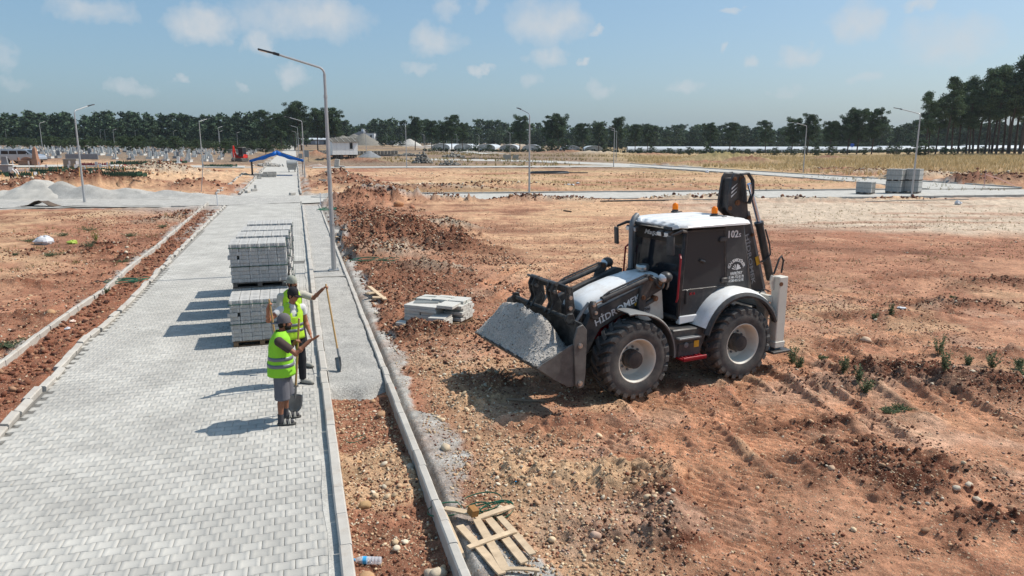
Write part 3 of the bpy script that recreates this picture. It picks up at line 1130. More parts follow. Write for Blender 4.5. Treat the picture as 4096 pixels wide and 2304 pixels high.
# the road beyond the crossing
ss = np.linspace(61, 420, 120)
o = strip_obj('road', [RP(s, .10) for s in ss], [RP(s, -4.6) for s in ss], -.02, M_SCREED, 'paved road continuing under the blue canopy towards the woods', 120, 4)
strip_obj('crossroad', CROSS_N, CROSS_F, -.03, M_SCREED, 'pale stone dust road crossing the whole site', 120, 8, .02)
cn, cf = resample(CROSS_N[:6], 40), resample(CROSS_F[:6], 40)
strip_obj('gravel_patch', cn[1:-3] + (cf - cn)[1:-3] * .06, cf[1:-3] - (cf - cn)[1:-3] * .05, .0, M_GRAVEL, 'raked grey gravel spread over the crossing of the two roads', 60, 8, .03)
strip_obj('road', DIAG_N, DIAG_F, -.022, M_SCREED, 'narrow pale road slanting away behind the machine to the far side', 60, 3)
strip_obj('road', FAR_N, FAR_F, .015, M_SCREED, 'thin pale road far across the field', 60, 3)
strip_obj('road', RAMP_N, RAMP_F, .06, M_GRAVEL_PALE, 'grey road climbing beside the far earth bank', 30, 2)
strip_obj('road', LEFT_CROSS_N, LEFT_CROSS_F, .05, M_SCREED, 'thin pale road beside the small red excavator', 40, 2)


# ---- kerbs: every stone its own block
def kerb_line(label, P, length, width, z0, z1, jit=.01, lean=0.0, mat=M_KERB, lean_jit=0.0, gap=.008, chamfer=True, name='kerb', skip=None, zfun=None):
  P = np.array(P)
  cum = np.concatenate([[0], np.cumsum(np.hypot(*np.diff(P, axis=0).T))])
  root = empty(name, (0, 0, 0))
  tag(root, label, kind='structure')
  mb = MB()
  L, W, h = length / 2 - gap / 2, width / 2, z1 - z0
  c = min(.018, width * .2)
  if chamfer:
    prof = [(-W, 0), (W, 0), (W, h - c), (W - c, h), (-W + c, h), (-W, h - c)]
  else:
    prof = [(-W, 0), (W, 0), (W, h), (-W, h)]
  mb.prism(prof, -L, L, 'yz')
  me = mb.mesh('kerb_stone', mat, 0, 1, 30)
  d = length / 2
  i = 0
  while d < cum[-1]:
    x, y = np.interp(d, cum, P[:, 0]), np.interp(d, cum, P[:, 1])
    x2, y2 = np.interp(min(d + .3, cum[-1]), cum, P[:, 0]), np.interp(min(d + .3, cum[-1]), cum, P[:, 1])
    x1, y1 = np.interp(max(d - .3, 0), cum, P[:, 0]), np.interp(max(d - .3, 0), cum, P[:, 1])
    if skip is None or not skip(d, cum[-1]):
      k = link('kerb_stone', me, root)
      k.location = (x + random.gauss(0, jit), y + random.gauss(0, jit), float(base(x, y)) + z0 + (zfun(d) if zfun else 0) + random.gauss(0, jit * .5))
      k.rotation_euler = (lean + random.gauss(0, lean_jit), random.gauss(0, jit * .6), math.atan2(y2 - y1, x2 - x1) + random.gauss(0, jit * 1.2))
    d += length
    i += 1
  return root


kerb_line('straight kerb of pale stones between paving and gravel strip', [RP(s, (KIN0 + KIN1) / 2) for s in np.linspace(4.5, 52.6, 60)], .7, .135, -.2, .105, .004)
kerb_line('outer kerb of upright stones between gravel strip and red earth', [RP(s, (KOUT0 + KOUT1) / 2) for s in np.linspace(4.5, 52.4, 60)], .5, .11, -.25, .11, .004,
     zfun=lambda d: -.02 * max(0, d - 10) / 10 if d < 20 else -.02)
kerb_line('crooked kerb of tilted loose stones along the far edge of the paving', [RP(s, t - .13) for s, t in KL_ST if s > 3], .62, .135, -.16, .09, .016, lean=.16, lean_jit=.10, gap=.012)
kerb_line('low straight wall of kerb stones beside the red earth verge', [RP(s, t) for s, t in WL_ST if s > 3], .7, .10, -.2, .20, .010)
kerb_line('far kerb of the pale crossroad behind the machine', CROSS_F[5:10], .9, .16, -.15, .10, .012)
kerb_line('near kerb of the pale crossroad right of the lamp posts', CROSS_N[6:], .9, .16, -.15, .11, .012)
kerb_line('far kerb of the slanting road', DIAG_F[2:], 1.0, .2, -.15, .10, .012)
kerb_line('near kerb of the slanting road', DIAG_N[2:7], 1.0, .2, -.15, .09, .012)
kerb_line('kerb beside the road right of the blue canopy', [RP(s, .22) for s in np.linspace(65, 150, 40)], 1.0, .16, -.15, .12, .02)
kerb_line('kerb beside the road left of the blue canopy', [RP(s, -4.72) for s in np.linspace(66, 150, 40)], 1.0, .18, -.15, .12, .03, lean_jit=.08)
kerb_line('loose outer kerb left of the blue canopy', [RP(s, -6.6) for s in np.linspace(66, 105, 20)], 1.2, .2, -.15, .14, .06, lean_jit=.1, skip=lambda d, L: random.random() < .25)
kerb_line('stepped kerb across the gravel strip by the lamp post', [RP(23.9, t) for t in (.36, 1.32)], .48, .11, -.2, .09, .004)
kerb_line('curved kerb end where verge meets crossroad', [RP(53.6 + dx, -4.9 - dt) for dx, dt in ((0, 0), (.5, .8), (.6, 1.8), (.6, 3.2))], .6, .16, -.15, .1, .02)

# the gravel strip between the kerbs
n_s = np.concatenate([np.arange(12.2, 26, .09), np.arange(26, 52.5, .3)])
n_t = np.linspace(KIN1 + .005, KOUT0 - .005, 16)
SS, TT = np.meshgrid(n_s, n_t, indexing='ij')
X_ = RD[0] * SS + RN[0] * TT
Y_ = RD[1] * SS + RN[1] * TT
Z_ = base(X_, Y_) + .055 + .016 * fbm(X_ * 1.5, Y_ * 1.5, 3, 6) + .010 * fbm(X_ * 6, Y_ * 6, 3, 8) - .02 * smooth(23.5, 24.2, SS)
Z_ = Z_ - .26 * smooth(12.85, 12.3, SS + .18 * fbm(X_ * 2, Y_ * 2, 2, 4))
ix = np.arange(SS.size).reshape(SS.shape)
gf = np.stack([ix[:-1, :-1], ix[1:, :-1], ix[1:, 1:], ix[:-1, 1:]], -1).reshape(-1, 4)[:, ::-1]
o = link('gravel_bed', np_mesh('gravel_bed', np.stack([X_, Y_, Z_], -1).reshape(-1, 3), gf, M_GRAVEL, None, True))
tag(o, 'strip of raked grey crushed gravel between the two kerbs', kind='structure')


# ================================================================== THE BACKHOE LOADER
DUST = srgb(150, 122, 100)
M_WHITE = material('machine_white', srgb(226, 227, 226), .38, var=.05, vscale=1.5, dirt=srgb(176, 156, 134), dirt_amt=.4, dirt_scale=3.2, coat=.25)
M_OFFW = material('machine_offwhite', srgb(205, 201, 190), .5, var=.08, vscale=3, dirt=srgb(150, 120, 92), dirt_amt=.35, dirt_scale=3)
M_BLACK = material('machine_black', srgb(54, 55, 57), .42, var=.2, vscale=5, dirt=srgb(124, 112, 100), dirt_amt=.5, dirt_scale=3.2)
M_STEEL = material('worn_bucket_steel', srgb(92, 90, 88), .5, metal=.25, var=.25, vscale=6, dirt=srgb(132, 128, 122), dirt_amt=.5, dirt_scale=4, bump=.002, bscale=40)
M_STEELB = material('bucket_paint_black', srgb(44, 44, 44), .55, var=.2, vscale=6, dirt=srgb(120, 118, 112), dirt_amt=.45, dirt_scale=7, bump=.002, bscale=30)
M_RED = material('machine_red', srgb(150, 22, 36), .42, var=.12, vscale=6, dirt=srgb(120, 70, 60), dirt_amt=.25, dirt_scale=4)
M_TYRE = material('tyre_rubber', srgb(72, 72, 72), .85, var=.18, vscale=5, dirt=srgb(122, 115, 107), dirt_amt=.6, dirt_scale=4, bump=.002, bscale=50, spec=.25)
M_RUST = material('rusty_pin', srgb(120, 84, 60), .7, metal=.3, var=.25, vscale=30)
M_GREYM = material('grey_paint', srgb(118, 120, 122), .5, metal=.3, var=.1, vscale=8, dirt=srgb(150, 140, 128), dirt_amt=.2)
M_CHROME_SKY = material('chrome_sky_tint', (.55, .68, .9), .12, metal=1.0, var=.02)  # blue of the reflected sky is put into the chrome colour
M_BRIGHT = material('bright_steel', srgb(190, 190, 188), .28, metal=.85, var=.1, vscale=20)
M_HOSE = material('hydraulic_hose', srgb(58, 60, 62), .6, var=.1)
M_FILM = material('dusty_dark_panel', srgb(66, 67, 68), .55, var=.14, vscale=4, dirt=srgb(120, 116, 110), dirt_amt=.45, dirt_scale=2.4)
M_ORANGE = material('amber_lens', (.95, .30, .02), .2, var=.05, translucent=.35)
M_LENS = material('lamp_lens', srgb(215, 218, 220), .12, var=.05, metal=.3)
M_LETTER = material('white_lettering', srgb(222, 222, 220), .6, var=.06)
M_LETTERG = material('grey_lettering', srgb(150, 150, 150), .6, var=.06)
M_DARKL = material('dark_lettering', srgb(40, 40, 40), .6)
M_YELLOW = material('yellow_sticker', srgb(212, 160, 48), .6, var=.15, vscale=20)
M_FABRIC = material('seat_fabric', srgb(30, 30, 32), .9)


def tint_glass(name, col, alpha, spec=.4):
  m = bpy.data.materials.new(name)
  m.use_nodes = True
  N, L = m.node_tree.nodes, m.node_tree.links
  p = N['Principled BSDF']
  p.inputs['Base Color'].default_value = (*col, 1)
  p.inputs['Roughness'].default_value = .06
  p.inputs['Specular IOR Level'].default_value = spec
  t = N.new('ShaderNodeTexCoord')
  n = N.new('ShaderNodeTexNoise')
  n.inputs['Scale'].default_value = 3.5
  n.inputs['Detail'].default_value = 8
  L.new(t.outputs['Object'], n.inputs['Vector'])
  r = N.new('ShaderNodeMapRange')
  r.inputs[1].default_value, r.inputs[2].default_value = .45, .75
  r.inputs[3].default_value, r.inputs[4].default_value = .05, .3
  L.new(n.outputs['Fac'], r.inputs[0])
  L.new(r.outputs[0], p.inputs['Roughness'])
  tr = N.new('ShaderNodeBsdfTransparent')
  tr.inputs[0].default_value = (.30, .33, .36, 1)
  ms = N.new('ShaderNodeMixShader')
  ms.inputs[0].default_value = alpha
  L.new(tr.outputs[0], ms.inputs[1])
  L.new(p.outputs[0], ms.inputs[2])
  L.new(ms.outputs[0], N['Material Output'].inputs[0])
  return m


M_TINT = tint_glass('tinted_glass', srgb(36, 40, 46), .95)
M_DOORG = tint_glass('dusty_tinted_glass', srgb(66, 67, 68), .97, .12)


def text_mesh(name, s, mat, size=1.0, depth=.002, shear=0.0, offset=0.0, align='LEFT', spacing=1.0):
  cu = bpy.data.curves.new(name, 'FONT')
  cu.body = s
  cu.size = size
  cu.extrude = depth
  cu.shear = shear
  cu.offset = offset
  cu.align_x = align
  cu.space_character = spacing
  cu.resolution_u = 2
  tmp = bpy.data.objects.new('tmp_text', cu)
  COL.objects.link(tmp)
  dg = bpy.context.evaluated_depsgraph_get()
  me = bpy.data.meshes.new_from_object(tmp.evaluated_get(dg))
  bpy.data.objects.remove(tmp)
  bpy.data.curves.remove(cu)
  me.name = name
  me.materials.clear()
  me.materials.append(mat)
  return me


def text_part(s, mat, parent, origin, right, up, length=None, height=None, name='lettering', shear=0.0, offset=0.0, align='LEFT', sx=None, spacing=1.0):
  """flat lettering standing on a surface, its right and up directions in the parent's space"""
  me = text_mesh(name, s, mat, 1.0, .004, shear, offset, align, spacing)
  xs = [v.co.x for v in me.vertices]
  ys = [v.co.y for v in me.vertices]
  w, h = max(xs) - min(xs), max(ys) - min(ys)
  ky = height / h
  kx = (length / w) if length else ky
  r, u = Vector(right).normalized(), Vector(up).normalized()
  n = r.cross(u)
  o = Vector(origin)
  x0 = min(xs) if align == 'LEFT' else 0
  y0 = min(ys)
  for v in me.vertices:
    c = v.co
    v.co = o + r * ((c.x - x0) * kx) + u * ((c.y - y0) * ky) + n * c.z
  return link(name, me, parent)


def build_backhoe():
  f = np.array([-0.89405, -0.44797])
  ang = math.atan2(f[1], f[0])
  R = empty('backhoe_loader', (2.71, 13.39, GZ(2.71, 13.39) * 0 - .01), ang)
  tag(R, 'white and black backhoe loader standing on red earth with a full bucket', 'backhoe loader')
  # ---- wheels
  tyre = MB()
  W = .21
  tyre.lathe([(.365, -.19), (.40, -.205), (.47, -.225), (.55, -.222), (.615, -.205), (.645, -.17), (.652, 0), (.645, .17), (.615, .205), (.55, .222), (.47, .225), (.40, .205), (.365, .19)], axis=(0, 1, 0), n=48, closed=True)
  nl = 23
  for side in (-1, 1):
    for k in range(nl):
      th = 2 * PI * (k + (.5 if side > 0 else 0)) / nl
      rings = []
      for (h, dth, wd, r0, r1) in ((-.03, 0, .060, .635, .694), (.10, .10, .062, .635, .70), (.185, .20, .075, .63, .694), (.226, .245, .085, .58, .655)):
        ring = []
        for (a, r) in ((-wd, r0), (wd, r0), (wd * .85, r1), (-wd * .85, r1)):
          t = th + dth + a
          ring.append((r * math.cos(t), h * side, r * math.sin(t)))
        rings.append(ring if side > 0 else ring[::-1])
      tyre.loft(rings)
  tyre_me = tyre.mesh('tyre', M_TYRE, 0, 1, 32)
  rim = MB()
  rim.lathe([(.395, .20), (.378, .205), (.362, .19), (.355, .15), (.335, .10), (.325, .02), (.30, -.02), (.235, -.035), (.15, -.03), (.05, -.03), (.05, -.06), (.24, -.07), (.33, -.05), (.36, -.15), (.385, -.20), (.395, -.20)], axis=(0, 1, 0), n=44, closed=True)
  rim_me = rim.mesh('wheel', M_OFFW, 0, 1, 40)
  hub = MB()
  hub.lathe([(.165, -.05), (.165, .05), (.155, .06), (.15, .15), (.138, .165), (.05, .17), (.0, .17)], axis=(0, 1, 0), n=28)
  hub_me = hub.mesh('hub', M_BLACK, 0, 1, 40)
  bolt = MB().lathe([(.02, 0), (.02, .03), (.012, .036), (0, .036)], axis=(0, 1, 0), n=8).mesh('bolt', M_GREYM)
  for (wx, sd) in ((1.19, 1), (-1.19, 1), (1.19, -1), (-1.19, -1)):
    w = link('wheel', rim_me, R)
    w.location = (wx, sd * .90, .685)
    w.rotation_euler = (0, random.random() * 6, 0 if sd > 0 else PI)
    t = link('tyre', tyre_me, w)
    link('hub', hub_me, w)
    for k in range(10):
      a = 2 * PI * k / 10
      b = link('bolt', bolt, w)
      b.location = (.205 * math.cos(a), -.03, .205 * math.sin(a))
  # ---- chassis and axles
  m = MB()
  m.box((-.2, 0, .86), (3.3, .62, .36)).box((1.55, 0, .98), (.55, .66, .5)).box((-1.75, 0, 1.0), (.5, 1.3, .5))
  m.build('chassis', M_BLACK, R, .02)
  for ax in (1.19, -1.19):
    m = MB()
    m.cyl((ax, -.72, .68), (ax, .72, .68), .11).ball((ax, .05, .68), (.21, .24, .22))
    m.build('axle', M_BLACK, R)
  # ---- hood
  rings = []
  for (x, zt, zb, hw, rr) in ((.22, 1.99, 1.40, .43, .13), (.55, 1.97, 1.38, .425, .13), (.95, 1.90, 1.36, .41, .14), (1.35, 1.80, 1.36, .385, .14), (1.65, 1.69, 1.38, .36, .13), (1.80, 1.60, 1.42, .335, .09), (1.84, 1.54, 1.45, .31, .04)):
    ring = [(-hw, zb), (-hw, zt - rr * 1.1), (-hw + rr * .3, zt - rr * .4), (-hw + rr, zt), (-hw * .3, zt + .015), (0, zt + .02), (hw * .3, zt + .015), (hw - rr, zt), (hw - rr * .3, zt - rr * .4), (hw, zt - rr * 1.1), (hw, zb)]
    rings.append([(x, y, z) for y, z in ring])
  hood = MB().loft(rings).build('hood', M_WHITE, R, 0, 1, 50)
  m = MB()
  m.tube([(.45, .43, 1.62), (1.0, .415, 1.55), (1.5, .38, 1.5)], .008, 6)
  m.build('hood_seam', M_BLACK, hood)
  m = MB().box((1.62, 0, 1.22), (.5, .66, .5))
  for k in range(7):
    m.box((1.875, -.27 + k * .09, 1.22), (.02, .03, .44))
  m.build('grille', M_BLACK, R, .012)
  m = MB()
  m.lathe([(.05, -.10), (.05, -.03), (.118, -.03), (.122, .0), (.122, .05), (.108, .07), (.0, .075)], c=(.33, .0, 2.06), n=28)
  m.build('air_intake', M_BRIGHT, R)
  # exhaust
  m = MB().tube([(.24, -.50, 1.85), (.24, -.50, 2.75), (.22, -.51, 2.85), (.15, -.54, 2.94), (.06, -.58, 2.98)], [.05, .05, .05, .05, .052], 14)
  ex = m.build('exhaust_pipe', M_GREYM, R)
  MB().lathe([(.075, -.03), (.075, .03), (.055, .05)], c=(.24, -.50, 1.93), n=18).build('collar', M_BLACK, ex)
  # ---- cab
  Y = .74
  fr = MB()
  A0, A1 = (.06, 1.22), (-.05, 2.86)
  B0, B1 = (-1.04, 1.62), (-.90, 2.88)
  C0, C1 = (-1.62, 1.60), (-1.36, 2.87)
  for sd in (1, -1):
    y = sd * Y
    yt = sd * (Y - .03)
    for (p, q_) in ((A0, A1), (C0, C1)):
      fr.tube([(p[0], y, p[1]), (q_[0], yt, q_[1])], .042, 6)
    fr.tube([(A1[0], yt, A1[1]), (C1[0], yt, C1[1])], .04, 6)
  fr.tube([(A1[0], -Y, A1[1]), (A1[0], Y, A1[1])], .045, 6).tube([(C1[0], -Y, C1[1]), (C1[0], Y, C1[1])], .04, 6).tube([(C0[0], -Y, C0[1]), (C0[0], Y, C0[1])], .05, 6)
  fr.tube([(A0[0], -Y, A0[1]), (A0[0], Y, A0[1])], .045, 6)
  # solid lower tub and floor, with the wheel arch cut out
  side = [(.06, 1.16), (-.44, 1.16), (-.52, 1.36), (-.74, 1.58), (-1.1, 1.64), (-1.62, 1.60), (-1.60, 1.72), (.03, 1.66)]
  fr.prism([(.05, 1.16), (-1.5, 1.16), (-1.5, 1.30), (.05, 1.30)], -.66, .66)
  fr.build('cab_frame', M_BLACK, R, .006)
  seat = MB().box((-.85, 0, 1.55), (.5, .5, .14)).box((-1.08, 0, 1.95), (.14, .48, .75), (0, -.12, 0)).box((-1.14, 0, 2.4), (.1, .26, .18), (0, -.12, 0))
  seat.build('driver_seat', M_FABRIC, R, .04, 2)
  m = MB().lathe([(.185, -.014), (.2, 0), (.185, .014), (.17, 0)], c=(-.33, 0, 1.95), axis=(-.6, 0, 1), n=24, closed=True).cyl((-.33, 0, 1.95), (-.12, 0, 1.45), .035).box((-.18, 0, 1.55), (.3, .34, .5))
  m.build('steering_wheel', M_FABRIC, R)
  # windscreen
  ws = MB()
  ws.add([(.065, -.70, 1.27), (.065, .70, 1.27), (-.04, .69, 2.82), (-.04, -.69, 2.82), (.055, -.70, 1.27), (.055, .70, 1.27), (-.05, .69, 2.82), (-.05, -.69, 2.82)], [(0, 1, 2, 3), (7, 6, 5, 4), (0, 4, 5, 1), (2, 6, 7, 3), (1, 5, 6, 2), (0, 3, 7, 4)])
  wso = ws.build('windscreen', M_TINT, R, 0, 1, 0)
  MB().prism([(-.69, 2.56), (.69, 2.56), (.69, 2.81), (-.69, 2.81)], -.022, -.018, 'yz').build('sun_strip', material('sun_strip', srgb(16, 17, 20), .3), wso).location = (0.003, 0, 0)
  for (y0, y1, z1) in ((-.55, -.62, 2.25), (-.15, -.02, 1.95)):
    MB().tube([(.09, y0, 1.30), (.045, y1, z1)], .012, 6).build('wiper', M_BLACK, wso)
  # sides: door with glass, lower panel, rear quarter panel
  for sd in (1, -1):
    y = sd * (Y + .012)
    gd = MB()
    gpoly = [(.02, 1.74), (-1.00, 1.74), (-.905, 2.80), (-.045, 2.80)]
    gd.prism(gpoly, y - .008, y + .008)
    g = gd.build('door', M_DOORG, R, 0, 1, 0)
    lp = MB().prism([(.055, 1.27), (-.40, 1.27), (-.47, 1.40), (-.66, 1.60), (-.88, 1.715), (-1.0, 1.74), (.025, 1.74)], y - .012, y + .012)
    lp.build('door_panel', M_BLACK, g, .004)
    dfm = MB()
    for a, b in zip(gpoly, gpoly[1:] + gpoly[:1]):
      dfm.tube([(a[0], y + sd * .006, a[1]), (b[0], y + sd * .006, b[1])], .017, 6)
    dfm.build('door_frame', M_BLACK, g)
    qp = MB().prism([(-1.03, 1.76), (-1.12, 1.66), (-1.60, 1.64), (-1.37, 2.84), (-.925, 2.84)], y - .012, y + .010)
    qp.build('quarter_panel', M_FILM, R, .006)
    for hz in (2.62, 1.86):
      hx = -.93 if hz > 2 else -1.02
      MB().box((hx + .06, y + sd * .03, hz), (.20, .05, .085), None, .8).build('hinge', M_BLACK, g, .015)
    MB().box((-.08, y + sd * .03, 1.62), (.05, .04, .26)).build('door_handle', M_BLACK, g, .012)
    MB().tube([(-.35, y + sd * .02, 2.27), (-.46, y + sd * .03, 2.23)], .028, 8).build('latch', M_BLACK, g)
    MB().prism([(.08, 1.13), (-.40, 1.16), (-.46, 1.28), (.07, 1.275)], y - .05, y + sd * .03 + .02).build('sill', M_WHITE, R, .012)
    # grab rail
    MB().tube([(.095, y + sd * .01, 2.40), (.13, y + sd * .075, 2.34), (.15, y + sd * .08, 2.0), (.165, y + sd * .08, 1.62), (.13, y + sd * .01, 1.55)], .019, 8).build('grab_rail', M_RED, R)
    # mirror
    if sd > 0:
      arm, mx, my = [(.0, .80, 2.80), (.16, .88, 2.83), (.26, .72, 2.74)], .26, .70
    else:
      arm, mx, my = [(.0, -.72, 2.84), (.14, -.80, 2.83), (.25, -.96, 2.74)], .26, -.96
    mo = MB().box((mx, my, 2.56), (.055, .155, .34), (0, .05, .25 * sd)).build('mirror', M_FILM, R, .025, 2)
    MB().tube(arm, [.026, .03, .022], 8).build('mirror_arm', M_BLACK, mo)
  MB().add([(-1.40, -.70, 2.80), (-1.40, .70, 2.80), (-1.63, .71, 1.68), (-1.63, -.71, 1.68)], [(0, 1, 2, 3)]).build('window', M_TINT, R, 0, 1, 0)
  # roof: ribbed white lid
  rings = []
  ny = 49
  for (x, hw, z0) in ((.16, .60, 2.890), (.11, .74, 2.925), (.0, .84, 2.945), (-.4, .87, 2.965), (-1.0, .87, 2.972), (-1.36, .85, 2.968), (-1.50, .78, 2.945), (-1.55, .66, 2.91)):
    ring = []
    for j in range(ny):
      q_ = -1 + 2 * j / (ny - 1)
      rib = .016 if (abs(q_) < .84 and math.sin(q_ * PI * 6.0 + .6) > .0) else 0
      e = max(0, abs(q_) - .90) / .10
      ring.append((x, q_ * hw, z0 + rib * (1 if x < .14 else .6) - .055 * e * e - .012 * q_ * q_))
    ring += [(x, q_ * hw * 1.0, 2.868) for q_ in (1, .5, 0, -.5, -1)]
    rings.append(ring)
  roof = MB().loft(rings).build('roof', M_WHITE, R, 0, 1, 28)
  MB().box((.06, 0, 2.855), (.16, 1.3, .04)).build('roof_lining', M_BLACK, roof, .01)
  for (bx_, by_) in ((-.95, -.70), (-1.09, .27)):
    b = MB().lathe([(.085, 0), (.085, .02), (.062, .03), (.062, .06), (.0, .06)], c=(bx_, by_, 2.975), n=20).build('beacon', M_BLACK, roof)
    MB().lathe([(.056, 0), (.058, .07), (.052, .105), (.03, .128), (0, .135)], c=(bx_, by_, 3.036), n=20).build('beacon_lens', M_ORANGE, b)
    cable = [(bx_ + .09 * math.cos(t) + .01 * math.cos(t * 9), by_ + .09 * math.sin(t), 2.99 + .008 * math.sin(t * 11)) for t in np.linspace(0, 5, 50)]
    MB().tube(cable + [(bx_ - .12, by_ + .2 * (1 if by_ > 0 else .3), 2.99)], .008, 5).build('beacon_cable', M_HOSE, b)
  for yy in (-.64, -.45, .32, .52):
    wlamp = MB().box((.17, yy, 2.74), (.10, .135, .10), (0, .2, 0)).build('work_lamp', M_BLACK, R, .015)
    MB().box((.226, yy, 2.728), (.008, .11, .075), (0, .2, 0)).build('lens', M_LENS, wlamp, .004)
    MB().cyl((.14, yy, 2.78), (.10, yy, 2.87), .012, 6).build('bracket', M_BLACK, wlamp)
  # headlights on stalks
  for sd in (1, -1):
    hl = MB().ball((.50, sd * .90, 2.05), (.12, .115, .10), 16, 10).build('headlight', M_BLACK, R)
    MB().ball((.545, sd * .90, 2.045), (.085, .10, .082), 16, 10).build('lens', M_LENS, hl)
    MB().tube([(.42, sd * .88, 1.98), (.40, sd * .84, 1.86), (.34, sd * .74, 1.80)], .018, 6).build('bracket', M_GREYM, hl)
  # ---- fenders, steps, tank
  for sd in (1, -1):
    ff = MB()
    rings = []
    for a in np.radians(np.linspace(76, 184, 15)):
      for_r = .80 + .05 * math.exp(-((math.degrees(a) - 76) / 14) ** 2)
      r0, r1 = for_r, for_r + .022
      cs, sn = math.cos(a), math.sin(a)
      y0, y1 = sd * .70, sd * 1.13
      rings.append([(1.19 + r0 * cs, y0, .70 + r0 * sn), (1.19 + r1 * cs, y0, .70 + r1 * sn), (1.19 + (r1 - .0) * cs, y1 - sd * .05, .70 + r1 * sn), (1.19 + (r1 - .03) * cs, y1, .70 + (r1 - .03) * sn), (1.19 + (r0 - .03) * cs, y1 - sd * .01, .70 + (r0 - .03) * sn), (1.19 + r0 * cs, y1 - sd * .06, .70 + r0 * sn)])
    ff.loft(rings)
    ff.build('fender', material('fender_grey', srgb(112, 114, 115), .6, var=.12, vscale=5, dirt=srgb(140, 128, 114), dirt_amt=.35), R)
    rf = MB()
    rings = []
    for a in np.radians(np.linspace(24, 152, 22)):
      d = math.degrees(a)
      r1 = 1.04 - .07 * max(0, (d - 90) / 62) + .03 * math.exp(-((d - 60) / 25) ** 2)
      r0 = r1 - .05
      cs, sn = math.cos(a), math.sin(a)
      ys = [sd * .70, sd * .70, sd * .95, sd * 1.06, sd * 1.10, sd * 1.08, sd * .95]
      rs = [r0, r1, r1, r1 - .03, r1 - .10, r0 - .06, r0]
      rings.append([(-1.19 + r * cs, yy, .68 + r * sn) for r, yy in zip(rs, ys)])
    rf.loft(rings)
    rfo = rf.build('fender', M_WHITE, R, 0, 1, 50)
    lip = MB()
    rings = []
    for a in np.radians(np.linspace(18, 156, 22)):
      d = math.degrees(a)
      r1 = .965 - .05 * max(0, (d - 90) / 62) + .03 * math.exp(-((d - 60) / 25) ** 2)
      cs, sn = math.cos(a), math.sin(a)
      rings.append([(-1.19 + r * cs, yy, .68 + r * sn) for r, yy in ((r1 - .07, sd * 1.02), (r1, sd * 1.05), (r1 + .01, sd * 1.105), (r1 - .05, sd * 1.14), (r1 - .09, sd * 1.13))])
    lip.loft(rings)
    lip.build('fender_lip', M_BLACK, rfo)
    tank = MB().prism([(.36, 1.10), (-.40, 1.08), (-.44, .98), (-.28, .62), (.30, .58), (.36, .7)], sd * .60, sd * .98)
    to = tank.build('side_tank', M_BLACK, R, .02)
    MB().box((.03, sd * 1.01, .94), (.50, .14, .035)).build('step', M_GREYM, to, .006)
    st_ = MB().box((-.02, sd * 1.06, .575), (.52, .22, .035)).box((-.02, sd * 1.155, .59), (.52, .03, .07))
    for k in range(6):
      st_.box((-.22 + k * .08, sd * 1.05, .60), (.03, .16, .02))
    st_.build('step', M_RED, R, .006)
    MB().box((-.02, sd * .99, .70), (.50, .02, .26)).build('step_plate', M_BLACK, to, .006)
    MB().box((-.17, sd * 1.004, .80), (.11, .006, .12)).build('sticker', M_YELLOW, to)
    MB().lathe([(.05, 0), (.05, .02), (.03, .03), (0, .03)], c=(.06, sd * .985, .80), axis=(0, sd, 0), n=14).build('filler_cap', M_GREYM, to)
  # ---- loader arms
  for sd in (1, -1):
    y0, y1 = sorted((sd * .57, sd * .69))
    arm = [(.36, 1.97), (.50, 2.00), (.70, 1.93), (1.20, 1.765), (1.70, 1.60), (1.88, 1.50), (2.00, 1.28), (2.10, 1.00), (2.30, .80), (2.26, .68), (2.12, .66), (1.92, .82), (1.80, 1.04), (1.68, 1.22), (1.35, 1.36), (.95, 1.52), (.60, 1.70), (.40, 1.78)]
    lo = MB().prism(arm, y0, y1).build('loader_arm', M_BLACK, R, .012)
    MB().prism([(.98, 1.57), (1.02, 1.42), (1.70, 1.00), (1.72, 1.14)], *sorted((sd * .50, sd * .565))).build('arm_stiffener', M_RED, R, .01)
    yo = sd * .705
    # white tower plate
    tw = MB().prism([(.22, 1.20), (.82, 1.20), (.78, 1.55), (.66, 1.80), (.45, 1.92), (.30, 1.90)], *sorted((sd * .47, sd * .545))).build('loader_tower', M_OFFW, R, .012)
    # bell crank
    MB().prism([(.66, 2.08), (.78, 2.10), (.86, 2.0), (.92, 1.80), (.97, 1.56), (.95, 1.44), (.84, 1.44), (.80, 1.60), (.74, 1.80), (.64, 1.98)], *sorted((sd * .70, sd * .77))).build('bell_crank', M_BLACK, R, .012)
    cyl = MB().cyl((.78, sd * .735, 2.01), (1.62, sd * .735, 1.755), .052, 14).cyl((1.62, sd * .735, 1.755), (1.70, sd * .735, 1.73), .06, 14).tube([(.80, sd * .735, 2.09), (1.55, sd * .735, 1.86), (1.66, sd * .735, 1.80)], .02, 8)
    co = cyl.build('tilt_cylinder', M_BLACK, R)
    MB().cyl((1.70, sd * .735, 1.73), (1.90, sd * .735, 1.67), .028, 10).build('rod', M_BRIGHT, co)
    MB().cyl((.50, sd * .66, 1.64), (1.0, sd * .66, 1.44), .045, 12).build('lift_cylinder', M_BLACK, R)
    fl = MB().prism([(1.82, 1.72), (1.92, 1.73), (1.96, 1.62), (1.90, 1.42), (1.78, 1.40), (1.77, 1.55)], *sorted((sd * .70, sd * .76))).build('tilt_lever', M_BLACK, R, .012)
    MB().tube([(1.90, sd * .64, 1.68), (2.02, sd * .64, 1.55), (2.28, sd * .64, 1.20)], .03, 8).build('tilt_link', M_GREYM, R)
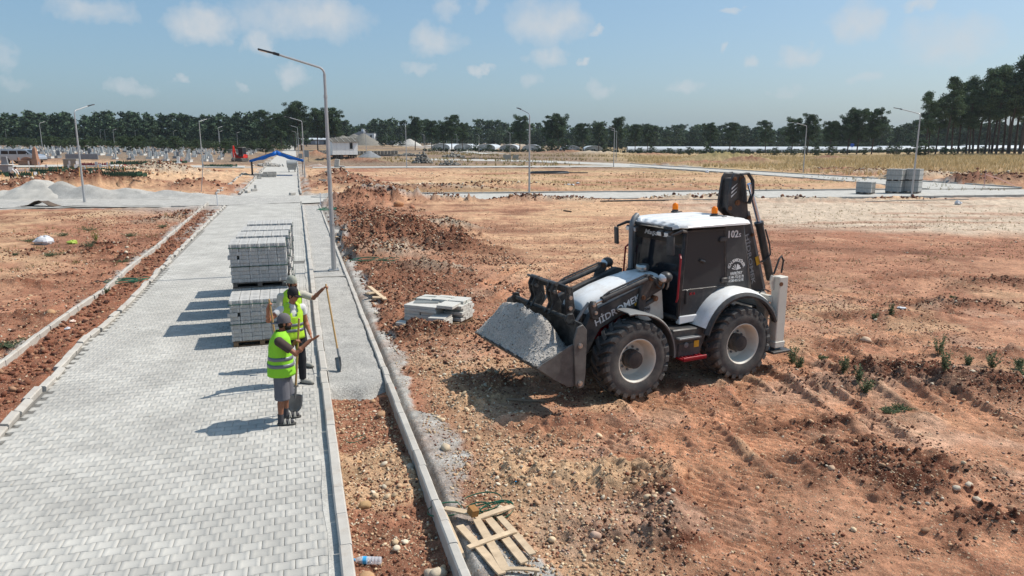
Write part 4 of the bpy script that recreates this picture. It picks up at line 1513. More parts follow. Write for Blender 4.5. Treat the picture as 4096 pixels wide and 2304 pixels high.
    for (px_, pz, rr, yy) in ((.72, 2.03, .045, .80), (.47, 1.88, .07, .76), (.87, 1.70, .038, .80), (.55, 1.64, .05, .72), (1.88, 1.67, .035, .79), (1.84, 1.53, .032, .79), (2.16, .76, .05, .74)):
      pn = MB().cyl((px_, sd * (yy - .1), pz), (px_, sd * yy, pz), rr, 14).cyl((px_, sd * yy, pz), (px_, sd * (yy + .015), pz), rr * .55, 10)
      pn.build('pivot_pin', M_RUST if px_ < 1 else M_BRIGHT, R)
    hose = [(.74, sd * .79, 2.06), (.68, sd * .84, 2.02), (.62, sd * .85, 1.90), (.52, sd * .83, 1.84), (.46, sd * .80, 1.92)]
    MB().tube(hose, .02, 7).build('hose', M_HOSE, R)
    MB().box((.94, sd * .697, 1.59), (.11, .006, .045), (0, .40, 0)).build('sticker', M_YELLOW, lo)
    # lettering on the arm
    if sd > 0:
      text_part('HİDROMEK', M_LETTER, lo, (1.78, .694, 1.27), (-.92, 0, .385), (.30, 0, .95), 1.0, .155, offset=.012)
    else:
      text_part('HİDROMEK', M_LETTER, lo, (.86, -.694, 1.66), (.92, 0, -.385), (.30, 0, .95), 1.0, .155, offset=.012)
    MB().lathe([(.09, 0), (.09, .004), (0, .004)], c=(.62, sd * .546, 1.42), axis=(0, sd, 0), n=24).build('round_sticker', M_LETTERG, tw)
    text_part('7500', M_DARKL, tw, (.69 if sd > 0 else .55, sd * .552, 1.395), (-sd, 0, 0), (0, 0, 1), .14, .05)
  # ---- bucket
  bk = MB()
  t = .028
  prof = [(3.20, .885), (2.90, .66), (2.62, .492), (2.50, .475), (2.42, .52), (2.375, .70), (2.36, 1.0), (2.36, 1.50)]
  inn = []
  for i, p in enumerate(prof):
    a = Vector(prof[max(i - 1, 0)])
    b = Vector(prof[min(i + 1, len(prof) - 1)])
    d = (b - a).normalized()
    nrm = Vector((d.y, -d.x))
    if i == 0:
      inn.append((p[0] - .01, p[1] + .012))
    else:
      inn.append((p[0] + nrm.x * t, p[1] + nrm.y * t))
  for i in range(len(prof) - 1):
    bk.prism([prof[i], prof[i + 1], inn[i + 1], inn[i]], -1.185, 1.185)
  bko = bk.build('bucket', M_STEELB, R, 0, 1, 30)
  for sd in (1, -1):
    a, b = sorted((sd * 1.186, sd * 1.222))
    MB().prism([(2.40, .50), (2.62, .475), (2.90, .645), (3.20, .872), (3.12, .93), (2.95, 1.005), (2.62, 1.165), (2.44, 1.20)], a, b).build('clam_side', M_STEEL, bko, .005)
    a, b = sorted((sd * 1.224, sd * 1.26))
    MB().prism([(2.32, 1.40), (2.40, 1.50), (2.50, 1.46), (2.56, 1.25), (2.52, .50), (2.44, .44), (2.36, .46), (2.33, .7)], a, b).build('end_plate', M_STEEL, bko, .006)
    for (px_, pz) in ((2.45, 1.16), (2.44, .53)):
      MB().cyl((px_, sd * 1.255, pz), (px_, sd * 1.285, pz), .042, 14).cyl((px_, sd * 1.285, pz), (px_, sd * 1.30, pz), .022, 10).build('side_pin', M_BRIGHT, bko)
    a, b = sorted((sd * 1.13, sd * 1.184))
    MB().prism([(3.10, .95), (3.00, .86), (2.86, .93), (2.94, 1.02)], a, b).build('edge_wedge', M_STEEL, bko, .004)
  for k in range(8):
    yy = -1.12 + k * .32
    MB().box((3.175, yy, .878), (.13, .085, .03), (0, -.64, 0), .75).build('tooth', M_STEEL, bko, .004)
  MB().box((3.00, 0, .728), (.30, 2.36, .02), (0, -.64, 0)).build('wear_plate', M_STEEL, bko, .004)
  MB().cyl((2.46, -.95, 1.53), (2.46, .92, 1.53), .035, 12).build('pivot_shaft', M_STEELB, bko)
  for yy in (-.98, .95):
    MB().prism([(2.34, 1.44), (2.40, 1.62), (2.50, 1.62), (2.56, 1.52), (2.50, 1.44)], yy - .02, yy + .02).build('shaft_lug', M_STEELB, bko, .01)
  # hitch brackets over the bucket
  for yy in (-.34, .30):
    br = []
    for (x, z, w) in ((2.40, 2.02, .055), (2.44, 1.92, .06), (2.42, 1.80, .07), (2.36, 1.68, .085), (2.40, 1.58, .09), (2.48, 1.50, .075)):
      br.append((x, z, w))
    fwd = [(x + w, z) for x, z, w in br]
    rear = [(x - w, z) for x, z, w in br][::-1]
    for o_ in (-.085, .055):
      h = MB().prism(fwd + rear, yy + o_, yy + o_ + .035)
      ho = h.build('hitch_bracket', M_STEELB, bko, .008)
    MB().cyl((2.40, yy - .12, 2.01), (2.40, yy + .12, 2.01), .036, 12).build('hitch_pin', M_STEEL, bko)
    MB().cyl((2.44, yy - .15, 1.88), (2.44, yy + .15, 1.88), .03, 12).build('hitch_pin', M_STEEL, bko)
  MB().cyl((2.40, -.62, 2.0), (2.40, .36, 2.0), .022, 10).build('hitch_bar', M_STEEL, bko)
  m = MB().box((2.28, .10, 1.93), (.05, 1.05, .13), (0, .2, 0))
  m.prism([(2.20, 1.98), (2.34, 1.96), (2.32, 1.46), (2.22, 1.42), (2.14, 1.60)], .56, .60).prism([(2.20, 1.98), (2.34, 1.96), (2.32, 1.46), (2.22, 1.42), (2.14, 1.60)], -.46, -.42)
  m.build('hitch_frame', M_STEELB, bko, .01)
  for zz in (1.80, 1.62):
    MB().cyl((2.25, .605, zz), (2.25, .64, zz), .035, 12).build('hitch_bolt', M_BRIGHT, bko)
  # ---- rear: slide frame, stabilisers, boom
  MB().box((-1.98, 0, 1.0), (.10, 1.75, .75)).box((-2.05, 0, 1.42), (.12, 1.9, .12)).box((-2.05, 0, .66), (.12, 1.9, .12)).build('slide_frame', M_OFFW, R, .015)
  for sd in (1, -1):
    leg = MB().box((-2.13, sd * 1.0, 1.20), (.22, .20, 1.34)).build('stabiliser', M_OFFW, R, .012)
    MB().box((-2.13, sd * 1.0, .56), (.25, .23, .12)).build('collar', M_OFFW, leg, .01)
    MB().box((-2.13, sd * .98, .43), (.46, .40, .05)).build('foot_plate', M_BLACK, leg, .01)
    MB().box((-2.13, sd * 1.0, .50), (.14, .13, .1)).build('leg_tube', M_GREYM, leg)
    MB().cyl((-2.05, sd * 1.10, 1.74), (-2.05, sd * 1.12, 1.74), .04, 12).build('bolt', M_RUST, leg)
    MB().prism([(-2.02, 1.86), (-1.95, 1.90), (-1.92, 1.80), (-1.97, 1.62), (-2.02, 1.60)], *sorted((sd * .93, sd * .97))).build('lifting_eye', M_OFFW, leg, .008)
    MB().tube([(-1.97, sd * .9, 1.58), (-1.86, sd * .86, 1.62), (-1.78, sd * .8, 1.50), (-1.72, sd * .6, 1.45)], .014, 6).build('hose', M_HOSE, R)
  bp = [(-1.55, 3.06), (-1.56, 3.30), (-1.62, 3.68), (-1.68, 3.76), (-1.88, 3.76), (-1.97, 3.66), (-2.02, 3.40), (-2.08, 3.05), (-2.30, 2.45), (-2.55, 1.85), (-2.68, 1.40), (-2.60, 1.0), (-2.30, 1.0), (-2.20, 1.45), (-2.12, 1.85), (-1.98, 2.45), (-1.88, 2.80), (-1.70, 2.95)]
  bo = MB()
  for yy in (.07, -.19):
    bo.prism(bp, yy, yy + .05)
  bo.prism([(-1.62, 3.1), (-1.66, 3.66), (-1.85, 3.68), (-1.95, 3.1), (-2.2, 2.5), (-2.5, 1.6), (-2.3, 1.5), (-2.0, 2.5), (-1.8, 2.95)], -.15, .08)
  boom = bo.build('boom', M_BLACK, R, .01)
  MB().prism([(-2.12, 3.02), (-2.06, 3.02), (-2.62, 1.42), (-2.69, 1.42)], -.20, .13).build('boom_edge', M_GREYM, boom, .006)
  for (px_, pz, rr) in ((-1.78, 3.20, .055), (-1.68, 3.66, .035), (-1.84, 3.66, .04), (-1.60, 3.10, .04), (-2.10, 2.90, .04), (-2.22, 2.55, .035)):
    MB().cyl((px_, .10, pz), (px_, .15, pz), rr, 12).cyl((px_, .15, pz), (px_, .165, pz), rr * .5, 8).build('pivot_pin', M_RUST, boom)
  cy = MB().cyl((-2.36, .16, 2.74), (-2.76, .16, 1.62), .078, 16).cyl((-2.36, .16, 2.74), (-2.34, .16, 2.80), .092, 16)
  cyo = cy.build('boom_cylinder', M_BLACK, R)
  MB().cyl((-2.34, .16, 2.80), (-2.02, .16, 3.56), .042, 14).build('rod', M_CHROME_SKY, cyo)
  MB().tube([(-2.44, .25, 2.66), (-2.56, .27, 2.35), (-2.60, .27, 2.15), (-2.50, .22, 2.02), (-2.40, .20, 2.0)], .016, 6).build('hose', M_HOSE, cyo)
  MB().tube([(-2.70, .30, 1.75), (-2.82, .30, 2.05), (-2.90, .28, 2.10), (-2.96, .28, 2.0), (-2.95, .26, 1.75)], .02, 6).build('hose', M_HOSE, R)
  for dy in (.16, .21, -.24):
    loop = [(-1.78 - .0, dy, 3.74), (-1.95, dy, 3.76), (-2.08, dy, 3.62), (-2.10, dy, 3.38), (-2.02, dy, 3.18), (-1.92, dy, 3.22), (-1.88, dy, 3.45), (-1.82, dy, 3.66)]
    MB().tube(loop, .02, 7).build('hose', M_HOSE, R)
  MB().box((-2.4, .135, 2.02), (.09, .006, .18), (0, .35, 0)).build('sticker', M_YELLOW, boom)
  for k in range(3):
    MB().prism([(-1.62, 3.30 + k * .075), (-1.70, 3.37 + k * .075), (-1.74, 3.37 + k * .075 + .03), (-1.76, 3.42 + k * .075), (-1.62, 3.335 + k * .075)], .121, .126).build('stripe', M_LETTER, boom)
  text_part('HİDROMEK', M_LETTERG, boom, (-2.03, .122, 2.55), (-.26, 0, -.97), (-.97, 0, .26), 1.05, .13, offset=.012)
  # lower knuckle
  MB().box((-2.35, 0, 1.05), (.5, .5, .7)).build('king_post', M_BLACK, R, .03)
  # ---- lettering on cab
  y = Y + .026
  text_part('102', M_LETTER, R, (-1.00, y, 2.63), (-1, 0, 0), (0, 0, 1), .24, .135, offset=.02)
  text_part('S', M_LETTER, R, (-1.25, y, 2.635), (-1, 0, 0), (0, 0, 1), .055, .07, offset=.015)
  word = 'GÜN KARDEŞLER'
  for i, ch in enumerate(word):
    if ch == ' ':
      continue
    a = math.radians(158 - i * 136 / (len(word) - 1))
    rx, rz = .165, .165
    c = Vector((-1.24 - rx * math.cos(a) * -1 * -1, y, 2.02 + rz * math.sin(a) * .95))
    c.x = -1.24 - rx * math.cos(a)
    r = Vector((-math.sin(a), 0, -math.cos(a)))
    text_part(ch, M_LETTER, R, c, r, (-math.cos(a), 0, math.sin(a)), None, .058 if ch not in 'ÜŞ' else .07, align='CENTER', offset=.012)
  bookm = MB()
  for k, a in enumerate((20, 45, 70, 110, 135, 160)):
    ca, sa = math.cos(math.radians(a)), math.sin(math.radians(a))
    bookm.add([(-1.24, y, 2.02), (-1.24 - .11 * ca - .015 * sa, y, 2.02 + .10 * sa - .015 * ca), (-1.24 - .12 * ca, y, 2.02 + .12 * sa), (-1.24 - .09 * ca + .02 * sa, y, 2.02 + .11 * sa + .015 * ca)], [(0, 1, 2, 3)])
  bookm.build('emblem', M_LETTER, R, 0, 1, 0)
  text_part('HAFRİYAT', M_LETTER, R, (-1.10, y, 1.93), (-1, 0, 0), (0, 0, 1), .29, .075, shear=.15, offset=.012)
  text_part('0 546 772 02 72', M_LETTER, R, (-1.07, y, 1.865), (-1, 0, 0), (0, 0, 1), .36, .05, offset=.008)
  text_part('0 538 415 52 95', M_LETTER, R, (-1.07, y, 1.80), (-1, 0, 0), (0, 0, 1), .36, .05, offset=.008)
  text_part('K4', M_RED, R, (-.16, y + .004, 1.64), (-1, 0, 0), (0, 0, 1), .12, .05)
  text_part('Maşaallah', M_LETTER, R, (-.008, -.42, 2.62), (-.065 * 0, 1, 0), (-.065, 0, 1), .72, .11, shear=.25, offset=.01)
  text_part('ALPHA', M_LETTERG, R, (-.020, -.20, 2.76), (0, 1, 0), (-.065, 0, 1), .42, .05, spacing=1.5)
  return R, ang


BH, BH_ANG = build_backhoe()

# the load in the bucket
gx = np.linspace(2.40, 3.185, 46)
gy = np.linspace(-1.18, 1.18, 110)
XX, YY = np.meshgrid(gx, gy, indexing='ij')
ZZ = np.interp(XX, [2.40, 2.50, 2.66, 2.76, 2.95, 3.185], [1.10, 1.28, 1.50, 1.49, 1.24, .895])
edge = smooth(1.18, .55, np.abs(YY - .06) + .0)
left = smooth(1.18, .45, YY)
low = np.interp(XX, [2.40, 2.60, 2.9, 3.185], [.95, .80, .80, .885])
ZZ = low + (ZZ - low) * (.25 + .75 * left) * (.72 + .28 * smooth(1.2, .8, -YY))
ZZ += (.045 * fbm(XX * 1.2 + 3, YY * 2.2, 2, 13) + .02 * fbm(XX * 5, YY * 5, 3, 3)) * smooth(3.18, 2.95, XX) + .006 * fbm(XX * 22, YY * 22, 2, 5) + .03 * np.exp(-((YY + .2) / .25) ** 2) * np.exp(-((XX - 2.6) / .15) ** 2)
ix = np.arange(XX.size).reshape(XX.shape)
hf_ = np.stack([ix[:-1, :-1], ix[1:, :-1], ix[1:, 1:], ix[:-1, 1:]], -1).reshape(-1, 4)
M_LOAD = gravel_material('loaded_gravel', srgb(182, 175, 167), 60, .22, .03)
o = link('gravel_load', np_mesh('gravel_load', np.stack([XX, YY, ZZ], -1).reshape(-1, 3), hf_, M_LOAD, None, True))
o.location = BH.location
o.rotation_euler = BH.rotation_euler
tag(o, 'heap of grey crushed gravel filling the loader bucket', 'gravel')


# ================================================================== THE WORKERS AND THEIR SHOVELS
M_SKIN = material('skin_tan', srgb(160, 108, 82), .55, var=.10, vscale=9, spec=.35)
M_SKIN2 = material('skin_brown', srgb(142, 96, 73), .55, var=.10, vscale=9, spec=.35)
M_HAIR = material('dark_hair', srgb(26, 21, 19), .8)
M_NEON = material('neon_green_vest', (.34, .78, .045), .75, var=.10, vscale=5, bump=.004, bscale=9, translucent=.22)
M_NEONY = material('neon_yellow_vest', (.52, .84, .045), .75, var=.10, vscale=5, bump=.004, bscale=9, translucent=.22)
M_BAND = material('reflective_band', srgb(112, 116, 124), .4, var=.08, metal=.2)
M_TEE_BR = material('brown_tshirt', srgb(72, 60, 56), .9, var=.15, vscale=6)
M_TEE_WH = material('white_tshirt', srgb(206, 206, 204), .9, var=.06, vscale=6)
M_TEE_BE = material('beige_tshirt', srgb(184, 178, 164), .9, var=.08, vscale=6)
M_SHORT_G = material('grey_shorts', srgb(98, 98, 104), .9, var=.15, vscale=5)
M_TROUS = material('black_trousers', srgb(34, 34, 38), .85, var=.25, vscale=7)
M_SHORT_D = material('dark_shorts', srgb(40, 40, 44), .9, var=.2)
M_SOCK = material('dark_sock', srgb(70, 69, 72), .95)
M_SHOE = material('dusty_shoe', srgb(160, 157, 148), .8, var=.2, vscale=14)
M_SOLE = material('shoe_sole', srgb(84, 82, 78), .85)
M_CAP_G = material('grey_cap', srgb(100, 96, 98), .9, var=.12, vscale=8)
M_CAP_B = material('black_cap', srgb(40, 38, 40), .9, var=.12, vscale=8)
M_CAP_C = material('camouflage_cap', srgb(150, 152, 140), .9, var=.35, vscale=16)
M_EYE = material('eye_dark', srgb(22, 18, 16), .3)
M_HANDLE = material('shovel_handle_wood', srgb(176, 142, 92), .6, var=.12, vscale=12)
M_BLADE = material('shovel_steel', srgb(128, 130, 132), .38, metal=.7, var=.15, vscale=9, dirt=srgb(150, 146, 138), dirt_amt=.4, dirt_scale=8)


def remeshed(name, mb, voxel, mat, smooth_it=4, factor=.5):
  me = bpy.data.meshes.new('tmp')
  me.from_pydata(mb.v, [], mb.f)
  o = bpy.data.objects.new('tmp', me)
  COL.objects.link(o)
  r = o.modifiers.new('r', 'REMESH')
  r.mode = 'VOXEL'
  r.voxel_size = voxel
  s = o.modifiers.new('s', 'SMOOTH')
  s.factor = factor
  s.iterations = smooth_it
  dg = bpy.context.evaluated_depsgraph_get()
  out = bpy.data.meshes.new_from_object(o.evaluated_get(dg))
  bpy.data.objects.remove(o)
  bpy.data.meshes.remove(me)
  out.name = name
  out.materials.clear()
  out.materials.append(mat)
  out.polygons.foreach_set('use_smooth', [True] * len(out.polygons))
  return out


def limb(mb, pts, rs, n=12):
  """a rounded tapering limb through the points"""
  pts = [Vector(p) for p in pts]
  mb.tube(pts, rs, n)
  for p, r in zip(pts, rs):
    mb.ball(p, r * 1.0, 12, 8)


def frame_fn(base_pt, a):
  f = Vector((math.cos(a), math.sin(a), 0))
  l = Vector((-math.sin(a), math.cos(a), 0))
  return lambda x, y, z: f * x + l * y + Vector((0, 0, z))


def hand(mb, wrist, palm_dir, finger_dir, normal, curl, side=1, spread=.35, thumb_out=.9):
  """palm and five fingers; normal points out of the palm, curl bends the fingers towards it"""
  d = Vector(finger_dir).normalized()
  n = Vector(normal).normalized()
  n = (n - d * n.dot(d)).normalized()
  s = d.cross(n).normalized() * side          # towards the thumb
  w = Vector(wrist)
  pc = w + d * .045
  M = Matrix((d, s, n)).transposed().to_4x4()
  mb.ball(pc, (.055, .042, .018), 12, 8, M)
  mb.ball(w + d * .07, (.035, .040, .016), 12, 8, M)
  for i, (off, ln) in enumerate(((.030, .070), (.010, .078), (-.011, .072), (-.030, .058))):
    p = w + d * .085 + s * off
    dd = (d + s * off * spread * 10).normalized()
    ang = 0
    for k, part in enumerate((.45, .32, .23)):
      ang += curl * (.8 if k == 0 else 1.0)
      q_ = p + (dd * math.cos(ang) + n * math.sin(ang)) * ln * part * 1.05
      mb.tube([p, q_], [.0098 - .001 * k, .0092 - .001 * k], 8)
      mb.ball(q_, .0090 - .001 * k, 8, 6)
      p = q_
  p = w + d * .03 + s * .030
  t1 = p + (d * .45 + s * thumb_out + n * .35).normalized() * .042
  t2 = t1 + (d * .85 + s * (thumb_out - .6) + n * (.2 + curl * .5)).normalized() * .034
  mb.tube([p, t1, t2], [.013, .011, .009], 8)
  mb.ball(t1, .011, 8, 6)
  mb.ball(t2, .009, 8, 6)


def head(mb, T, c, yaw, pitch=0.0):
  """skull, jaw, nose, ears; c is the head centre, yaw the way the face looks"""
  f = Vector((math.cos(yaw) * math.cos(pitch), math.sin(yaw) * math.cos(pitch), -math.sin(pitch)))
  l = Vector((-math.sin(yaw), math.cos(yaw), 0))
  u = f.cross(l)
  M = Matrix((f, l, u)).transposed().to_4x4()
  P = lambda x, y, z: c + f * x + l * y + u * z
  mb.ball(P(-.008, 0, .025), (.094, .074, .088), 18, 12, M)
  mb.ball(P(.028, 0, -.035), (.062, .060, .075), 16, 10, M)
  mb.ball(P(.052, 0, -.085), (.030, .034, .026), 12, 8, M)
  mb.tube([P(.075, 0, .012), P(.106, 0, -.026)], [.011, .016], 8)
  mb.ball(P(.102, 0, -.028), (.014, .016, .012), 8, 6, M)
  mb.tube([P(.074, -.045, .022), P(.086, 0, .026), P(.074, .045, .022)], [.010, .011, .010], 8)
  mb.ball(P(.083, 0, -.058), (.014, .026, .011), 10, 6, M)
  for sd in (-1, 1):
    mb.ball(P(-.012, sd * .076, -.012), (.020, .010, .032), 10, 8, M)
    mb.ball(P(.05, sd * .038, -.018), (.028, .022, .02), 10, 6, M)
  return P, M


def ellipse_rings(T, spec, n=40, wr=.0, seed=0, pw=2.3):
  """stacked cross-sections (z, half depth, half width, centre fwd, centre left)"""
  rings = []
  for (z, dx, wy, cx_, cy_) in spec:
    ring = []
    for k in range(n):
      a = 2 * PI * k / n
      ca, sa = math.cos(a), math.sin(a)
      q_ = (abs(ca) ** pw + abs(sa) ** pw) ** (-1 / pw)
      rip = wr * float(fbm(np.array([a * 1.6 + seed]), np.array([z * 5.0 + seed]), 2, seed)[0])
      ring.append(T(cx_ + (dx + rip) * q_ * ca, cy_ + (wy + rip) * q_ * sa, z))
    rings.append(ring)
  return rings


def densify(spec, k=4):
  out = []
  for a, b in zip(spec[:-1], spec[1:]):
    for i in range(k):
      out.append(tuple(x + (y - x) * i / k for x, y in zip(a, b)))
  return out + [spec[-1]]


def cloth_shell(name, rings, mat, parent, thick=.006, cut=None, sm=60):
  mb = MB()
  n = len(rings[0])
  o = 0
  for r in rings:
    mb.v.extend(tuple(p) for p in r)
  for i in range(len(rings) - 1):
    for k in range(n):
      if cut and cut(i / (len(rings) - 1), k / n):
        continue
      mb.f.append((i * n + k, i * n + (k + 1) % n, (i + 1) * n + (k + 1) % n, (i + 1) * n + k))
  ob = mb.build(name, mat, parent, 0, 1, sm)
  s = ob.modifiers.new('thickness', 'SOLIDIFY')
  s.thickness = thick
  s.offset = 0
  return ob


def person(spec):
  base_pt = Vector(spec['base'])
  a = spec['face']
  T = frame_fn(base_pt, a)
  J = {k: T(*v) for k, v in spec['joints'].items()}
  body = MB()
  # trunk
  pel, che, nek = J['pelvis'], J['chest'], J['neck']
  up = Vector((0, 0, 1))
  ax = Matrix((T(1, 0, 0), T(0, 1, 0), up)).transposed().to_4x4()
  g = spec.get('girth', 1.0)
  body.ball(pel, (.115 * g, .150, .13), 18, 10, ax)
  body.ball((pel + che) / 2, (.110 * g, .135 * g, .20), 18, 10, ax)
  body.ball(che, (.108, .155, .17), 18, 10, ax)
  for s in ('r', 'l'):
    body.ball(J['sh_' + s], .062, 12, 8)
    limb(body, [che + Vector((0, 0, .10)), J['sh_' + s]], [.075, .058])
    limb(body, [J['sh_' + s], J['el_' + s], J['wr_' + s]], [.056, .046, .031])
    mid = (J['el_' + s] * .68 + J['wr_' + s] * .32)
    body.ball(mid, .047, 10, 8)
    limb(body, [J['hip_' + s], J['kn_' + s]], [.082, .054])
    calf = J['kn_' + s] * .68 + J['an_' + s] * .32 + T(-.018, 0, 0)
    limb(body, [J['kn_' + s], calf, J['an_' + s]], [.052, .052, .034])
    limb(body, [J['an_' + s] + Vector((0, 0, -.03)), J['to_' + s]], [.036, .026])
  limb(body, [nek + Vector((0, 0, -.06)), nek + (J['head'] - nek) * .6], [.060, .055])
  P, M = head(body, T, J['head'], spec['yaw'], spec.get('nod', 0))
  for s in ('r', 'l'):
    hd = spec['hand_' + s]
    hand(body, J['wr_' + s], None, T(*hd[0]), T(*hd[1]), hd[2], hd[3])
  me = remeshed('person', body, .0065, spec['skin'], 3)
  o = link('person', me)
  o.location = base_pt
  tag(o, spec['label'], 'person', 'road workers with shovels')
  # face details
  e = MB()
  for sd in (-1, 1):
    e.ball(P(.078, sd * .030, .004), .0095, 8, 6)
  e.build('eyes', M_EYE, o)
  h = MB()
  h.ball(P(-.018, 0, .010), (.092, .079, .078), 16, 10, M)
  h.ball(P(-.05, 0, -.03), (.052, .066, .06), 14, 8, M)
  h.build('hair', M_HAIR, o)
  if spec.get('beard', True):
    b = MB()
    b.ball(P(.036, 0, -.064), (.062, .062, .056), 14, 10, M)
    b.ball(P(.058, 0, -.094), (.036, .038, .026), 12, 8, M)
    for sd in (-1, 1):
      b.ball(P(.012, sd * .060, -.03), (.022, .014, .05), 10, 8, M)
    bo_ = link('beard', remeshed('beard', b, .007, M_HAIR, 3), o)
    mo = MB().tube([P(.094, -.020, -.058), P(.100, 0, -.056), P(.094, .020, -.058)], [.004, .006, .004], 6).build('lips', material('lips', srgb(120, 70, 62), .6), o)
  # cap
  cp = MB()
  rings = []
  for (t, zz) in ((1.0, -.008), (1.01, .02), (.97, .055), (.85, .09), (.62, .117), (.30, .132), (.02, .136)):
    rings.append([P(-.010 + .104 * t * math.cos(q_), .084 * t * math.sin(q_), .018 + zz) for q_ in np.linspace(0, 2 * PI, 25)[:-1]])
  cp.loft(rings)
  cap = cp.build('cap', spec['capmat'], o, 0, 1, 60)
  bd = spec['brim']
  br = MB()
  pts_t, pts_b = [], []
  for q_ in np.linspace(-1.15, 1.15, 13):
    pts_t.append((math.cos(q_), math.sin(q_)))
  inner = [P(-.010 + bd * .096 * c_, .080 * s_, .022) for c_, s_ in pts_t]
  outer = [P(-.010 + bd * (.096 + .075 * max(0.0, c_) ** .6) * 1.0 * (1 if True else 0) * (c_ if c_ < .5 else (.5 + (c_ - .5) * 1.0)) + bd * .02, .083 * s_, .012 - .010 * c_) for c_, s_ in pts_t]
  nn_ = len(inner)
  br.v = [tuple(p) for p in inner + outer]
  br.f = [(i, i + 1, nn_ + i + 1, nn_ + i) for i in range(nn_ - 1)]
  bo2 = br.build('brim', spec['capmat'], cap, 0, 1, 60)
  sm_ = bo2.modifiers.new('thickness', 'SOLIDIFY')
  sm_.thickness = .006
  # t-shirt
  ts = MB()
  ts.ball((pel + che) / 2 + Vector((0, 0, .02)), (.125 * g, .165 * g, .26), 18, 12, ax)
  ts.ball(che, (.122, .178, .175), 18, 12, ax)
  for s in ('r', 'l'):
    end = J['sh_' + s].lerp(J['el_' + s], spec.get('sleeve', .62))
    limb(ts, [che + Vector((0, 0, .09)), J['sh_' + s]], [.088, .074])
    ts.tube([J['sh_' + s], end], [.073, .068], 14)
    ts.ball(J['sh_' + s], .074, 12, 8)
  limb(ts, [nek + Vector((0, 0, -.07)), nek + Vector((0, 0, -.02))], [.085, .07])
  link('tshirt', remeshed('tshirt', ts, .010, spec['tee'], 5), o)
  # vest
  vs = spec['vest']
  rings = ellipse_rings(lambda x, y, z: T(x, y, z), densify(vs), 44, .007, spec.get('seed', 3))
  nr = len(rings)
  cut = spec.get('cut')
  ve = cloth_shell('vest', rings, spec['vestmat'], o, .006, cut)
  for (z0, z1) in spec['bands']:
    def at(z):
      sp = densify(vs)
      zs = [q_[0] for q_ in sp]
      return (z,) + tuple(float(np.interp(z, zs, [q_[i] for q_ in sp])) + (.006 if i in (1, 2) else 0) for i in (1, 2, 3, 4))
    cloth_shell('reflective_band', ellipse_rings(T, [at(z0), at((z0 + z1) / 2), at(z1)], 44, .007, spec.get('seed', 3)), M_BAND, ve, .003, spec.get('cutband'))
  # trousers or shorts
  tr = MB()
  tr.ball(pel + Vector((0, 0, .0)), (.140 * g, .172, .125), 18, 10, ax)
  tr.ball(pel + Vector((0, 0, .08)), (.128 * g, .160, .12), 18, 10, ax)
  for s in ('r', 'l'):
    k_ = J['kn_' + s]
    if spec['legs'] == 'shorts':
      e_ = J['hip_' + s].lerp(k_, 1.0) + Vector((0, 0, -.06))
      tr.tube([J['hip_' + s], J['hip_' + s].lerp(e_, .5), e_], [.118, .116, .118], 16)
      tr.ball(J['hip_' + s], .118, 12, 8)
    else:
      tr.tube([J['hip_' + s], k_, J['an_' + s] + Vector((0, 0, .0))], [.100, .078, .062], 16)
      tr.ball(J['hip_' + s], .10, 12, 8)
      tr.ball(k_, .077, 12, 8)
  link('shorts' if spec['legs'] == 'shorts' else 'trousers', remeshed('shorts' if spec['legs'] == 'shorts' else 'trousers', tr, .010, spec['legmat'], 4), o)
  # socks and shoes
  for s in ('r', 'l'):
    an, to = J['an_' + s], J['to_' + s]
    if spec['legs'] == 'shorts':
      MB().tube([an + Vector((0, 0, .09)), an + Vector((0, 0, .02)), an + Vector((0, 0, -.04))], [.046, .043, .048], 14).build('sock', M_SOCK, o, 0, 1, 60)
    d = (to - an)
    d.z = 0
    d.normalize()
    l = Vector((-d.y, d.x, 0))
    h0 = an - d * .055
    outl_ = []
    for (t, w) in ((0, .030), (.06, .038), (.13, .040), (.20, .047), (.25, .042), (.285, .020)):
      outl_.append((t, w))
    def ring(z, k=1.0, x0=0.0, x1=1.0):
      pts = [h0 + d * t + l * w * k for t, w in outl_] + [h0 + d * t - l * w * k for t, w in outl_[::-1]]
      return [(p.x, p.y, z) for p in pts]
    sh = MB().loft([ring(.003), ring(.024), ring(.026, .96)]).build('shoe_sole', M_SOLE, o, 0, 1, 40)
    if spec['shoes'] == 'sandal':
      foot = MB()
      limb(foot, [an + Vector((0, 0, -.035)), to + Vector((0, 0, .01))], [.043, .036])
      link('sock_foot', remeshed('sock_foot', foot, .009, M_SOCK, 3), o)
      for t in (.12, .19):
        for tw in (.012, -.012):
          c0 = h0 + d * (t + tw)
          c1 = h0 + d * (t - tw)
          pts = []
          for q_ in np.linspace(0, PI, 9):
            p = c0.lerp(c1, q_ / PI) + l * .045 * math.cos(q_)
            pts.append((p.x, p.y, .022 + .060 * math.sin(q_)))
          MB().tube(pts, .011, 6).build('sandal_strap', M_SHOE, sh)
    else:
      foot = MB()
      limb(foot, [an + Vector((0, 0, -.03)), h0 + d * .12 + Vector((0, 0, .05 - h0.z)), h0 + d * .23 + Vector((0, 0, .042 - h0.z))], [.050, .046, .040])
      link('shoe', remeshed('shoe', foot, .009, M_SHOE, 3), o)
  return o, J, T


R_ = math.radians
